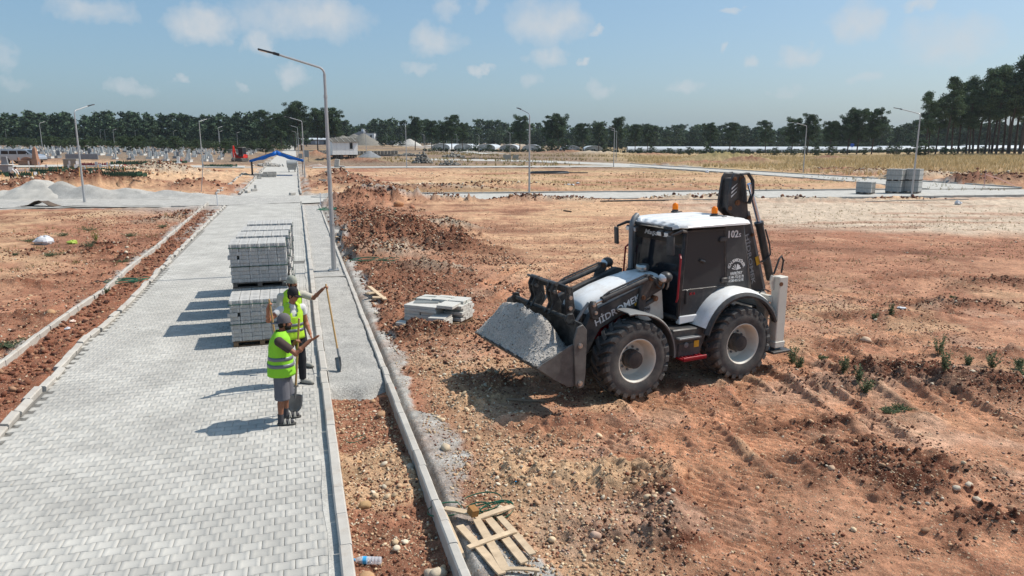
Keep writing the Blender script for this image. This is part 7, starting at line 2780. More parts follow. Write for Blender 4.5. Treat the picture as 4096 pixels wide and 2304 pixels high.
M_PLASTER = material('white_plaster', srgb(204, 208, 212), .8, var=.05)
M_PLASTG = material('grey_plaster', srgb(138, 142, 150), .8, var=.05)
M_WIN = material('window_dark', srgb(60, 70, 80), .2)
WBD = empty('white_building', (*AT(1462, 452), float(base(*AT(1462, 452)))), math.radians(-4))
tag(WBD, 'white two storey building half hidden behind the aggregate hill', 'building')
MB().box((3.2, 0, 3.4), (6.8, 8, 6.8)).build('wall', M_PLASTER, WBD, .05)
MB().box((3.2, 0, 6.9), (7.2, 8.4, .25)).build('roof', M_PLASTG, WBD, .02)
MB().prism([(-7, 0), (0, 0), (0, 8.0), (-2.5, 8.0), (-7, 6.2)], -3.5, 3.5).build('wing_wall', M_PLASTG, WBD, .03)
MB().box((-1.2, -.5, 8.6), (1.5, 1.5, 1.4)).build('chimney', M_PLASTER, WBD, .03)
MB().cyl((1.0, 0, 7.0), (1.0, 0, 8.6), .5, 12).build('water_tank', M_BLACK, WBD)
for (x, z) in ((1.4, 5.0), (4.6, 5.0), (1.4, 2.2), (4.6, 2.2)):
  w_ = MB().box((x, -4.03, z), (1.3, .1, 1.6)).build('window', M_PLASTG, WBD, .01)
  MB().box((x, -4.09, z), (1.1, .04, 1.4)).build('pane', M_WIN, w_)
SH = empty('shed', (*AT(1262, 440), float(base(*AT(1262, 440)))), math.radians(-3))
tag(SH, 'long low shed with pale roof left of the aggregate hill', 'shed')
MB().box((0, 0, 1.4), (22, 6, 2.8)).build('wall', M_PLASTG, SH, .03)
MB().prism([(-3.8, 2.7), (3.8, 2.7), (3.8, 3.0), (0, 3.9), (-3.8, 3.0)], -11.5, 11.5, 'yz').build('roof', M_POLY, SH, .02)
for i in range(4):
  MB().box((-8 + i * 5, -3.03, 1.3), (2.2, .08, 2.0)).build('door', M_WIN if i % 2 else M_PLASTER, SH, .02)
SH2 = empty('shed', (*AT(1165, 430), float(base(*AT(1165, 430)))), 0)
tag(SH2, 'white gable hut closing the far end of the road', 'shed')
MB().box((0, 0, 1.5), (12, 6, 3.0)).build('wall', M_PLASTER, SH2, .03)
MB().prism([(-6.4, 2.9), (6.4, 2.9), (0, 4.6)], -3.4, 3.4).build('roof', M_POLY, SH2, .02)
MB().box((2.0, -3.04, 1.3), (3.0, .08, 2.4)).build('door', M_WIN, SH2, .02)
o = MB().box((0, 0, 3.2), (.5, .3, 1.6)).cyl((0, 0, 0), (0, 0, 2.6), .06, 6).box((0, -.1, 3.2), (1.6, .06, 1.2)).build('blue_sign', material('blue_sign', srgb(40, 90, 190), .5), None, .02)
p = AT(3410, 312)
o.location = (p[0], p[1], 0)
tag(o, 'small blue sign on a post before the greenhouses', 'sign')

# ================================================================== THE CEMETERY
M_MARBLE = material('white_marble', srgb(210, 210, 206), .5, var=.08, vscale=3, rnd=.08)
M_MARBG = material('grey_marble', srgb(128, 130, 134), .45, var=.12, vscale=4, rnd=.1)
M_MARBD = material('dark_granite', srgb(58, 62, 66), .3, var=.12, vscale=4)
M_SANDST = material('brown_sandstone', srgb(150, 112, 92), .8, var=.12)


def stone_profile(kind, w, h):
  if kind == 0:
    return [(-w / 2, 0), (w / 2, 0), (w / 2, h), (-w / 2, h)]
  if kind == 1:
    return [(-w / 2, 0), (w / 2, 0), (w / 2, h * .85)] + [(w / 2 * math.cos(a), h * .85 + h * .15 * math.sin(a)) for a in np.linspace(.3, PI - .3, 5)] + [(-w / 2, h * .85)]
  return [(-w / 2, 0), (w / 2, 0), (w * .38, h * .6), (w / 2, h * .72), (0, h), (-w / 2, h * .72), (-w * .38, h * .6)]


HEADS = [MB().prism(stone_profile(k, w, h), -.06, .06).mesh('headstone', M_MARBLE if k != 1 else M_MARBLE, .015) for k, w, h in ((0, .42, 1.25), (1, .5, 1.1), (2, .4, 1.3), (0, .34, 1.0), (1, .7, .9))]
HEADG = [MB().prism(stone_profile(k, w, h), -.06, .06).mesh('headstone', M_MARBG, .015) for k, w, h in ((0, .5, .9), (1, .6, 1.0))]
FRAME = MB().box((0, 0, .2), (.95, 2.0, .4)).box((0, 0, .42), (1.05, 2.1, .06)).mesh('tomb', M_MARBLE, .01)
FRAMEG = MB().box((0, 0, .2), (.95, 2.0, .4)).box((0, 0, .42), (1.05, 2.1, .06)).mesh('tomb', M_MARBG, .01)
SOILTOP = MB().box((0, 0, .46), (.7, 1.7, .04)).mesh('planting', material('grave_soil', srgb(80, 74, 52), .95, var=.3, vscale=8), .01)
rc = random.Random(77)


def grave(x, y, label, group, kind=None):
  R = empty('grave', (x, y, float(base(x, y)) - .02), math.radians(rc.gauss(12, 4)))
  tag(R, label, 'grave', group)
  g_ = rc.random()
  link('tomb', FRAME if g_ < .65 else FRAMEG, R)
  link('planting', SOILTOP, R)
  hd_ = link('headstone', rc.choice(HEADS) if g_ < .8 else rc.choice(HEADG), R)
  hd_.location = (0, .95, .42)
  ft = link('footstone', HEADS[3], R)
  ft.location = (0, -.93, .42)
  ft.scale = (1, 1, rc.uniform(.4, .9))
  sc_ = rc.uniform(.7, 1.0) if y < 150 else rc.uniform(.5, .85)
  R.scale = (sc_, sc_, sc_)
  return R


# rows of older graves, densest far back
cnt = 0
rows = [(128, 16), (138, 18), (148, 20), (160, 24), (172, 26), (186, 28), (200, 30), (216, 30), (234, 32), (252, 34), (272, 34)]
for D, n in rows:
  for i in range(n):
    u = -60 + (i + rc.uniform(.1, .9)) * (1090 + 0) / n
    lim = 930 if D < 150 else 1000 if D < 190 else 1100
    if u > lim or (D < 150 and u < 150 and D < 130):
      continue
    if 900 < u < 1010 and D < 150:
      continue
    x, y = AT(u, D + rc.uniform(-4, 4))
    s_, t_ = st(x, y)
    if t_ > -7.5:
      continue
    near_ = D < 150
    grave(x, y, 'white marble grave in the nearer rows of the cemetery' if near_ else 'small white grave in the crowded far cemetery', 'nearer marble graves' if near_ else 'far marble graves')
    cnt += 1
# distinct monuments
ob = MB().loft([[(-.42, -.42, 0), (.42, -.42, 0), (.42, .42, 0), (-.42, .42, 0)], [(-.40, -.40, .9), (.40, -.40, .9), (.40, .40, .9), (-.40, .40, .9)], [(-.32, -.32, .92), (.32, -.32, .92), (.32, .32, .92), (-.32, .32, .92)], [(-.20, -.20, 2.3), (.20, -.20, 2.3), (.20, .20, 2.3), (-.20, .20, 2.3)], [(-.02, -.02, 2.65), (.02, -.02, 2.65), (.02, .02, 2.65), (-.02, .02, 2.65)]])
o = ob.build('obelisk', M_SANDST, None, .01)
p = AT(134, 103)
o.location = (p[0], p[1], float(base(*p)))
tag(o, 'tall brown sandstone obelisk at the nose of the silver minibus', 'obelisk')
p = AT(92, 103)
R = empty('tomb', (p[0], p[1], float(base(*p))), .1)
tag(R, 'brown stone tomb with rounded slab before the silver minibus', 'tomb')
MB().box((0, 0, .3), (1.6, .8, .6)).build('chest', M_SANDST, R, .02)
MB().box((0, 0, .66), (2.2, 1.0, .12)).build('table', M_SANDST, R, .02)
MB().prism([(-.7 * math.cos(a) + .15, .72 + .45 * math.sin(a)) for a in np.linspace(0, PI, 12)], -.08, .08).build('headstone', M_SANDST, R, .01)
MB().box((-.9, 0, .9), (.18, .3, .4)).build('footstone', M_SANDST, R, .01)
p = AT(8, 88)
R = empty('tomb', (p[0], p[1], float(base(*p))), .05)
tag(R, 'grey stepped monument at the left picture edge above the bending person', 'tomb')
MB().box((0, 0, .45), (1.2, .9, .9)).build('plinth', M_MARBG, R, .02)
MB().box((0, 0, .93), (1.5, 1.1, .08)).build('ledge', M_MARBLE, R, .01)
MB().prism([(-.4, .97), (.4, .97), (.3, 1.9), (-.3, 1.9)], -.1, .1).build('headstone', M_MARBG, R, .02)
p = AT(680, 104)
R = empty('tomb', (p[0], p[1], float(base(*p))), .12)
tag(R, 'dark granite tomb with white rim beside the pale earth heap', 'tomb')
MB().box((0, 0, .35), (2.0, 1.0, .62)).build('chest', M_MARBD, R, .02)
MB().box((0, 0, .70), (2.3, 1.2, .08)).build('rim', M_MARBLE, R, .01)
MB().box((0, 0, .06), (2.4, 1.3, .12)).build('plinth', M_MARBLE, R, .01)
MB().prism([(-.22, .74), (.22, .74), (.18, 1.6), (-.18, 1.6)], -.06, .06).build('headstone', M_MARBLE, R, .01).location = (.8, .3, 0)
# long retaining wall of the marble rows
o = MB()
for i in range(3):
  o.box((-2 + i * 1.65, 0, .45), (1.62, .25, .9))
o = o.build('low_wall', M_MARBG, None, .015)
p = AT(330, 122)
o.location = (p[0], p[1], float(base(*p)))
o.rotation_euler = (0, 0, .2)
tag(o, 'short low concrete wall below the first marble graves', 'wall')


# new graves: green picket borders, wooden pegs, white markers
def picket(L, W, mat, h=.38):
  mb = MB()
  for (a, b) in (((-L / 2, -W / 2), (L / 2, -W / 2)), ((L / 2, -W / 2), (L / 2, W / 2)), ((L / 2, W / 2), (-L / 2, W / 2)), ((-L / 2, W / 2), (-L / 2, -W / 2))):
    d = math.hypot(b[0] - a[0], b[1] - a[1])
    n = int(d / .17)
    rz = math.atan2(b[1] - a[1], b[0] - a[0])
    for i in range(n):
      t = (i + .5) / n
      mb.box((a[0] + (b[0] - a[0]) * t, a[1] + (b[1] - a[1]) * t, h * .5), (.07, .03, h * (1 if i % 2 else .8)), (0, 0, rz))
    mb.box(((a[0] + b[0]) / 2, (a[1] + b[1]) / 2, h * .4), (d, .04, .08), (0, 0, rz))
  return mb


M_GFENCE = material('dark_green_fence', srgb(44, 78, 58), .6, var=.15)
M_WFENCE = material('white_fence', srgb(208, 206, 200), .6)
M_RFENCE = material('maroon_fence', srgb(120, 52, 62), .6)
FM = {k: picket(3.4, 1.2, m).mesh('grave_fence', m, 0, 1, 0) for k, m in (('g', M_GFENCE), ('w', M_WFENCE), ('r', M_RFENCE))}
FEN = [(60, 705, 'g', 1.4), (118, 710, 'g', 1.3), (205, 720, 'g', .9), (235, 698, 'g', 1.3), (300, 700, 'g', 1.2), (345, 690, 'g', 1.2), (430, 706, 'g', 1.0), (478, 704, 'g', 1.0), (520, 695, 'g', 1.1), (550, 690, 'g', 1.2), (370, 728, 'g', 1.2), (405, 726, 'g', 1.0), (470, 744, 'g', 1.3), (510, 742, 'g', 1.0), (200, 745, 'g', .8), (565, 670, 'g', 1.2), (590, 668, 'g', 1.0),
   (870, 668, 'g', 1.2), (895, 667, 'g', 1.1), (80, 690, 'w', 1.3), (360, 662, 'r', 1.4), (340, 664, 'r', 1.2), (150, 726, 'g', 1.2), (305, 738, 'g', .9), (700, 655, 'g', 1.0), (260, 682, 'g', 1.0)]
cname = {'g': 'dark green', 'w': 'white', 'r': 'maroon'}
for (u, v, k, sc_) in FEN:
  p = HIT(u, v)
  o = link('grave_fence', FM[k])
  o.location = (p[0], p[1], GZ(*p) + .10)
  o.rotation_euler = (0, 0, math.radians(rc.gauss(6, 5)))
  o.scale = (sc_, 1, 1.1)
  tag(o, {'g': 'low dark green picket border round a fresh grave', 'w': 'low white picket border among the fresh graves', 'r': 'maroon picket border behind the fresh graves'}[k], 'grave border', cname[k] + ' picket borders of fresh graves')
PEG = MB().box((0, 0, .42), (.11, .04, .84), None, .8).mesh('wooden_peg', material('peg_wood', srgb(206, 166, 104), .8, var=.15), .004)
MARK = MB().box((0, 0, .35), (.05, .05, .7)).box((0, -.03, .75), (.34, .03, .42)).mesh('grave_marker', M_BAG, .008)
PEGS = [(8, 725), (135, 745), (165, 738), (240, 748), (325, 752), (320, 720), (100, 700), (42, 690), (60, 692), (145, 683), (250, 690), (270, 715), (330, 700), (360, 708), (420, 718), (455, 700), (545, 720), (560, 727), (590, 722), (500, 712), (385, 725), (350, 690), (295, 680), (395, 690), (440, 695), (190, 700), (215, 702), (480, 690), (15, 705), (75, 735)]
for (u, v) in PEGS:
  p = HIT(u, v)
  o = link('wooden_peg', PEG)
  o.location = (p[0], p[1], GZ(*p) - .05)
  o.rotation_euler = (rc.gauss(0, .12), rc.gauss(0, .12), rc.random() * 3)
  tag(o, 'yellow wooden peg stuck in the fresh graves', 'peg', 'wooden pegs of the fresh graves')
MARKS = [(55, 668), (265, 668), (280, 672), (310, 672), (145, 722), (275, 690), (305, 690), (190, 690), (365, 718), (345, 712), (405, 688), (473, 665), (434, 696), (640, 668), (625, 668), (520, 680), (390, 690), (440, 690), (160, 676), (118, 672), (205, 722)]
for (u, v) in MARKS:
  p = HIT(u, v)
  o = link('grave_marker', MARK)
  o.location = (p[0], p[1], GZ(*p) - .03)
  o.rotation_euler = (rc.gauss(0, .05), rc.gauss(0, .05), rc.gauss(0, .4))
  tag(o, 'small white board on a post among the fresh graves', 'grave marker', 'white markers of the fresh graves')
o = MB().box((0, 0, .35), (1.3, .7, .05), (.3, .2, 0)).box((.35, 0, .5), (.5, .7, .04), (.1, -.5, 0)).build('plastic_chair', M_BAG, None, .03)
p = HIT(358, 735)
o.location = wx(*p)
tag(o, 'overturned white plastic seat on the red earth heap', 'chair')
for (u, v, lab) in ((500, 680, 'red flowers on a fresh grave right of the lamp post'), (300, 716, 'red flowers between the left heaps'), (345, 718, 'dark red flowers beside the lamp post'), (720, 650, 'red cloth flag standing by the dark tomb')):
  crumpled('grave_flowers', lab, *HIT(u, v), .32, material('red_petals', srgb(150, 40, 48), .7, var=.4, vscale=12), 'flowers', 1.1, u)
# leaning tube by the road, slim sign post
o = MB().cyl((0, 0, 0), (.35, 0, 2.3), .035, 8).box((.35, -.02, 2.25), (.12, .03, .3), (0, .15, 0)).build('leaning_pole', M_GALV, None)
p = HIT(805, 768)
o.location = wx(*p)
tag(o, 'thin grey pole leaning in the earth left of the paved road', 'pole')
for (s_, t_, lab) in ((53.0, 1.5, 'white marker peg at the end of the gravel strip'), (53.2, -5.3, 'white marker peg at the end of the left wall')):
  x, y = RP(s_, t_)
  o = MB().cyl((0, 0, 0), (0, 0, .85), .03, 8).ball((0, 0, .86), .05, 8, 6).build('marker_peg', M_BAG, None)
  o.location = (x, y, GZ(x, y))
  tag(o, lab, 'peg')
# red and white tape at the right edge of the site
p, q2 = G(3935, 752), G(3975, 756)
o = MB().cyl((0, 0, 0), (0, 0, 1.5), .03, 8).tube([(0, 0, 1.3), (1.2, -.3, .9), (2.6, -.6, .2)], .03, 5).build('barrier_tape', material('tape', srgb(200, 150, 145), .6), None)
o.location = wx(*p)
tag(o, 'peg with drooping red and white tape at the right road bend', 'barrier tape')


# ================================================================== TREES
M_LEAF = material('pine_foliage', (.04, .06, .03), .75, var=.15, vscale=.5, attr=True, spec=.2, translucent=.12)
M_BARK = material('pine_bark', srgb(80, 68, 60), .9, var=.3, vscale=3, bump=.02, bscale=8)


def clump_tris(rg, c, a, b, n, size, col, V, C):
  """n little leaf faces spread through a flattened ellipsoid"""
  u = rg.normal(size=(n, 3))
  u /= np.linalg.norm(u, axis=1)[:, None]
  r = rg.random(n)[:, None] ** .45
  p = u * r * np.array([a, a, b]) + np.array(c)
  d1 = rg.normal(size=(n, 3))
  d1 /= np.linalg.norm(d1, axis=1)[:, None]
  d2 = rg.normal(size=(n, 3))
  d2 = np.cross(d1, d2)
  d2 /= np.linalg.norm(d2, axis=1)[:, None] + 1e-6
  s = size * rg.uniform(.6, 1.3, n)[:, None]
  tri = np.stack([p - d1 * s * .5, p + d1 * s * .5, p + d2 * s * .9], 1)
  V.append(tri.reshape(-1, 3))
  cc = np.array(col)[None] * rg.uniform(.7, 1.35, n)[:, None]
  C.append(np.repeat(cc, 3, 0))


def make_tree(seed, H, style, leaf_n=40, leaf_s=.42, col=(.032, .052, .026)):
  rg = np.random.default_rng(seed)
  tr = MB()
  lean = rg.normal(0, .03, 2) * H
  npt = 9
  tp = []
  for i in range(npt):
    t = i / (npt - 1)
    tp.append(Vector((lean[0] * t * t + .012 * H * math.sin(t * 4 + seed), lean[1] * t * t + .01 * H * math.cos(t * 5 + seed) - .01 * H * math.cos(seed), H * .93 * t)))
  r0 = .0125 * H + .04
  tr.tube(tp, [r0 * (1 - .85 * (i / (npt - 1)) ** 1.1) for i in range(npt)], 7)

  def at(t):
    q_ = t * (npt - 1)
    i = min(int(q_), npt - 2)
    return tp[i].lerp(tp[i + 1], q_ - i)
  V, C = [], []
  if style == 'tall':
    lo, n_l, reach = rg.uniform(.40, .52), 30, lambda f: H * (.035 + .115 * math.sin(PI * min(1, f * 1.02 + .12)) ** .8)
  elif style == 'umbrella':
    lo, n_l, reach = rg.uniform(.34, .46), 34, lambda f: H * (.07 + .16 * math.sin(PI * (.18 + .68 * f)))
  elif style == 'bushy':
    lo, n_l, reach = .12, 34, lambda f: H * (.10 + .22 * math.sin(PI * (.12 + .75 * f)))
  else:
    lo, n_l, reach = .10, 20, lambda f: H * (.05 + .17 * math.sin(PI * (.2 + .7 * f)))
  for k in range(n_l):
    f = (k + rg.random() * .8) / n_l
    t = lo + (1 - lo) * f
    p0 = at(min(t, .985))
    a = k * 2.4 + rg.normal(0, .5)
    L = reach(f) * rg.uniform(.45, 1.25)
    rise = (.25 if style != 'umbrella' else .30) * rg.uniform(.2, 1.4)
    e = p0 + Vector((math.cos(a) * L, math.sin(a) * L, L * rise))
    tr.tube([p0, p0.lerp(e, .5) + Vector((0, 0, -.03 * L)), e], [r0 * .28 * (1 - .5 * f), r0 * .18, r0 * .05], 4, False)
    nc = 3 if style != 'far' else 2
    for j in range(nc):
      g = .45 + .6 * j / max(1, nc - 1) * rg.uniform(.8, 1.1)
      c = p0.lerp(e, g) + Vector(rg.normal(0, .05 * L + .1, 3))
      sz = (.038 + .034 * rg.random()) * H * (1.0 if style != 'far' else 1.5)
      tone = rg.uniform(.55, 1.5)
      clump_tris(rg, c, sz, sz * (.62 if style != 'umbrella' else .72), leaf_n, leaf_s, np.array(col) * tone, V, C)
  for j in range(3):
    c = at(.97) + Vector(rg.normal(0, .015 * H, 3))
    clump_tris(rg, c, .035 * H, .028 * H, leaf_n, leaf_s, np.array(col) * rg.uniform(.8, 1.5), V, C)
  V = np.vstack(V)
  C = np.vstack(C)
  return tr, V, C


def tree_data(name, seed, H, style, leaf_n, leaf_s, col=(.032, .052, .026)):
  tr, V, C = make_tree(seed, H, style, leaf_n, leaf_s, col)
  trunk = tr.mesh('trunk', M_BARK, 0, 1, 60)
  crown = np_mesh('crown', V, np.arange(len(V)).reshape(-1, 3), M_LEAF, C)
  return trunk, crown


TALL = [tree_data('t', 100 + i, 24, 'tall', 95, .34, (.082, .122, .058)) for i in range(5)]
UMB = [tree_data('u', 200 + i, 14, 'umbrella', 110, .28, (.052, .084, .038)) for i in range(5)]
BUSHY = [tree_data('b', 300 + i, 9, 'bushy', 60, .26, (.060, .092, .044)) for i in range(3)]


def plant_tree(data, u, D, H, H0, label, group, name='pine_tree', z=None, sw=1.0):
  p = AT(u, D)
  R = empty(name, (p[0], p[1], (float(base(*p)) if z is None else z) - .1), random.random() * 6.3)
  tag(R, label, 'tree', group)
  link('trunk', data[0], R)
  link('crown', data[1], R)
  s = H / H0
  R.scale = (s * sw, s * sw, s)
  return R


# the tall stand at the right edge
tall_spec = [(3705, 205, 18.5), (3745, 212, 17), (3790, 206, 22.5), (3835, 214, 22), (3812, 222, 21), (3868, 208, 19), (3895, 212, 23), (3918, 218, 24), (3945, 206, 25), (3972, 214, 26.5), (3990, 205, 25), (4012, 216, 26), (4040, 207, 29), (4062, 216, 28), (4085, 204, 28.5), (4110, 213, 30), (4140, 206, 29),
      (4165, 215, 29), (4195, 206, 30), (4230, 212, 30), (3880, 232, 21), (3960, 236, 23), (4030, 234, 25), (4090, 238, 27), (3720, 226, 16)]
for i, (u, D, H) in enumerate(tall_spec):
  lab = {0: 'outermost slim pine of the tall stand at the right edge', 2: 'broad pine near the left end of the tall stand'}.get(i, 'tall bare trunked pine, %s from the left in the stand at the right edge' % ORD[sorted(q_[0] for q_ in tall_spec).index(u)])
  plant_tree(TALL[i % 5], u, D, H, 24, lab, 'tall pines at the right edge')
mid = [(3170, 262, 13.0, 0, 'left one of the two round pines left of the big umbrella pine'), (3230, 262, 14.5, 1, 'right one of the two round pines left of the big umbrella pine'), (3318, 255, 12.0, 2, 'low dark pine just left of the big umbrella pine'),
   (3395, 255, 15.5, 3, 'big umbrella pine with flat spreading crown'), (3432, 258, 15.8, 0, 'second broad pine merging with the big umbrella pine'), (3490, 250, 15.5, 4, 'slim umbrella pine right of the big one'),
   (2845, 300, 12.5, 1, 'pine rising above the far woods behind the boom'), (2918, 305, 13.0, 2, 'second pine rising above the woods behind the boom'), (3062, 300, 13.5, 3, 'slender pine standing alone above the straw field'),
   (2205, 300, 15.0, 3, 'left one of two slender tall pines above the greenhouses'), (2235, 300, 15.8, 4, 'right one of two slender tall pines above the greenhouses'), (2080, 320, 15.5, 0, 'small round treetop on a thin stem in the middle'),
   (2335, 305, 12.5, 2, 'round topped pine beside the slender pair'), (2470, 310, 15.0, 1, 'loose pine behind the two lamp posts'), (2395, 330, 13.5, 0, 'pale pine right of the round topped one'), (2540, 315, 12.5, 2, 'wide dark pine above the boom'), (2590, 320, 12.0, 4, 'dark pine right of the wide one'),
   (1660, 330, 15.0, 1, 'left big pine of the middle group above the gravel cone'), (1725, 325, 13.5, 2, 'middle pine of the group above the gravel cone'), (1808, 325, 15.8, 3, 'spreading pine with bare trunk right of the gravel cone'), (1775, 335, 13.0, 0, 'dark pine beside the spreading one'), (1850, 335, 12.5, 4, 'low pine right of the spreading one'),
   (1205, 300, 20.0, 1, 'tallest dark pine at the end of the road'), (1178, 305, 17.5, 2, 'dark pine left of the tallest one'), (1270, 305, 17.5, 4, 'loose pine right of the tallest one'), (1340, 310, 18.0, 3, 'umbrella pine behind the near lamp post'), (1308, 312, 16.0, 0, 'dark pine partly behind the near lamp post'), (1065, 320, 17.0, 3, 'pale treetop rising over the woods left of the road'), (1125, 318, 15.5, 0, 'round treetop left of the road end')]
for (u, D, H, k, lab) in mid:
  plant_tree(UMB[k], u, D, H, 14, lab, 'single pines before the woods', sw=1.05)
# shrubs before the greenhouses and in the cemetery
for i, (u, D, H) in enumerate(((2838, 180, 3.6), (3330, 215, 3.8), (3270, 225, 3.2), (3590, 215, 3.4), (3640, 205, 2.6), (3690, 190, 4.6), (3780, 200, 2.6), (3460, 230, 2.6), (3100, 240, 2.8), (2990, 245, 2.4), (2760, 250, 3.0), (2680, 255, 2.6), (2610, 260, 3.2), (3180, 240, 2.4), (2880, 250, 2.2), (2210, 285, 5.5), (2265, 280, 6.0), (2160, 290, 3.5), (2420, 290, 3.2),
                (2030, 280, 3.0), (1905, 300, 4.0), (1570, 390, 6.5), (1530, 390, 5.5), (1605, 392, 5.5), (1955, 300, 3.2), (3820, 195, 2.0), (3560, 240, 3), (2720, 262, 2.4), (2800, 270, 2), (2940, 268, 2.6), (3040, 275, 2.2), (3220, 270, 2.8), (3380, 260, 2.2), (3520, 268, 2.6), (3730, 250, 2.6), (2560, 270, 2.6), (3860, 240, 2.4), (3930, 240, 2.6), (4010, 236, 2.2))):
  plant_tree(BUSHY[i % 3], u, D, H, 9, 'dark green bush in the row before the greenhouses' if u != 2838 else 'round dark bush standing alone in the straw field', 'bushes before the greenhouses', 'bush', sw=1.5)
for i in range(46):
  u = -40 + i * 25 + random.uniform(-8, 8)
  D = random.choice((240, 262, 285, 300, 175, 205)) + random.uniform(-6, 6)
  x, y = AT(u, D)
  if st(x, y)[1] > -7:
    continue
  plant_tree(BUSHY[i % 3], u, D, random.uniform(2.2, 4.6), 9, 'green bush growing between the far graves', 'bushes in the cemetery', 'bush', sw=1.5)


# ---- the woods that close the view: one mass
def woods(name, label, rows, seed, col):
  rg = np.random.default_rng(seed)
  protos = [make_tree(seed * 10 + i, 15, 'far', 17, 1.0, col) for i in range(7)]
  V, C, F_ = [], [], []
  TV, TF = [], []
  n0 = 0
  for (u0, u1, D, step, H) in rows:
    xa, xb = (u0 - 2048) / 2958 * D, (u1 - 2048) / 2958 * D
    k = int((xb - xa) / step)
    for i in range(k):
      x = xa + (i + rg.random()) * (xb - xa) / k
      y = D + rg.normal(0, 4)
      tr, v, c = protos[rg.integers(7)]
      a = rg.random() * 6.28
      s = H / 15 * rg.uniform(.75, 1.18)
      ca, sa = math.cos(a) * s * 1.15, math.sin(a) * s * 1.15
      z = float(base(x, y))
      V.append(np.column_stack([v[:, 0] * ca - v[:, 1] * sa + x, v[:, 0] * sa + v[:, 1] * ca + y, v[:, 2] * s + z]))
      C.append(c * rg.uniform(.75, 1.3))
      tv = np.array([[-.16, 0, 0], [.16, 0, 0], [.08, 0, H * .8], [-.08, 0, H * .8]]) * [1.3, 1, 1] + [x, y, z]
      V.append(tv[[0, 1, 2]])
      C.append(np.tile(np.array([[.08, .055, .04]]), (3, 1)))
  V = np.vstack(V)
  C = np.vstack(C)
  o = link(name, np_mesh(name, V, np.arange(len(V)).reshape(-1, 3), M_LEAF, C))
  return tag(o, label, kind='stuff')


woods('forest', 'dense dark pine woods behind the cemetery', [(-500, 1170, 335, 3.8, 11), (-500, 1190, 345, 4.0, 12.5), (-500, 1200, 356, 4.2, 13.5), (-500, 1220, 368, 4.5, 14.2)], 41, (.050, .080, .044))
woods('forest', 'far pale green woods behind the greenhouses', [(1150, 4500, 470, 4.2, 11.5), (1150, 4500, 484, 4.2, 13.5), (1150, 4500, 500, 4.4, 15), (3250, 4500, 400, 4.4, 14.5), (3350, 4500, 412, 4.4, 15.5), (2300, 3300, 440, 5.0, 13), (1300, 1700, 462, 4.6, 14)], 43, (.060, .092, .046))
# undergrowth under the woods edge
def shrubs_mass(name, label, rows, seed, col):
  rg = np.random.default_rng(seed)
  V, C = [], []
  for (u0, u1, D, n, h) in rows:
    for i in range(n):
      u = u0 + (u1 - u0) * (i + rg.random()) / n
      x, y = AT(u, D + rg.normal(0, 4))
      z = float(base(x, y))
      hh = h * rg.uniform(.5, 1.3)
      clump_tris(rg, (x, y, z + hh * .45), hh * .9, hh * .6, 60, .55, np.array(col) * rg.uniform(.6, 1.6), V, C)
  V = np.vstack(V)
  C = np.vstack(C)
  o = link(name, np_mesh(name, V, np.arange(len(V)).reshape(-1, 3), M_LEAF, C))
  return tag(o, label, kind='stuff')


shrubs_mass('undergrowth', 'green scrub along the edge of the cemetery woods', [(-300, 1150, 318, 150, 2.6), (-300, 1150, 326, 120, 3.4)], 51, (.045, .062, .026))
shrubs_mass('undergrowth', 'thick lower storey of the far woods', [(1150, 4400, 465, 200, 5.5), (1150, 4400, 476, 170, 6.5), (3250, 4400, 396, 90, 5.5)], 53, (.06, .085, .05))
shrubs_mass('undergrowth', 'low dark scrub between straw field and greenhouses', [(2550, 4300, 290, 130, 1.3), (1700, 2550, 310, 60, 1.4)], 52, (.035, .048, .024))


# ================================================================== DRY GRASS AND WEEDS
M_STRAWM = material('dry_grass', (.3, .24, .13), .9, var=.15, vscale=.3, attr=True, spec=.1, translucent=.25)


def grass_mass(name, label, pts, h, w, cols, seed, per=5, lean=.35):
  rg = np.random.default_rng(seed)
  n = len(pts)
  P = np.repeat(pts, per, 0) + rg.normal(0, .22, (n * per, 2)) * (h * .6 + .1)
  m_ = len(P)
  z = ground(P[:, 0], P[:, 1], False) if P[:, 1].max() < 90 else base(P[:, 0], P[:, 1])
  hh = h * rg.uniform(.5, 1.3, m_)
  a = rg.random(m_) * 6.28
  dx, dy = np.cos(a) * w, np.sin(a) * w
  lx, ly = rg.normal(0, lean, m_) * hh, rg.normal(0, lean, m_) * hh
  V = np.stack([np.column_stack([P[:, 0] - dx, P[:, 1] - dy, z - .03]), np.column_stack([P[:, 0] + dx, P[:, 1] + dy, z - .03]), np.column_stack([P[:, 0] + lx, P[:, 1] + ly, z + hh])], 1).reshape(-1, 3)
  ci = rg.integers(0, len(cols), m_)
  C = np.array(cols)[ci] * rg.uniform(.7, 1.3, m_)[:, None]
  o = link(name, np_mesh(name, V, np.arange(len(V)).reshape(-1, 3), M_STRAWM, np.repeat(C, 3, 0)))
  return tag(o, label, kind='stuff')


def pts_region(fn, n, x0, x1, y0, y1, seed):
  rg = np.random.default_rng(seed)
  P = np.column_stack([rg.uniform(x0, x1, n), rg.uniform(y0, y1, n)])
  return P[fn(P[:, 0], P[:, 1])]


DF = np.array(DIAG_F)


def behind_diag(x, y):
  ye = np.interp(x, DF[:, 0][np.argsort(DF[:, 0])], DF[:, 1][np.argsort(DF[:, 0])])
  nz_ = fbm(x * .05, y * .05, 3, 12)
  return (y > ye + 14 + 8 * nz_ + 16 * np.random.default_rng(2).random(x.shape) ** 3 + np.maximum(0, (30 - x)) * .25) & (nz_ > -.75) & (x > .16 * y + 6 * nz_)


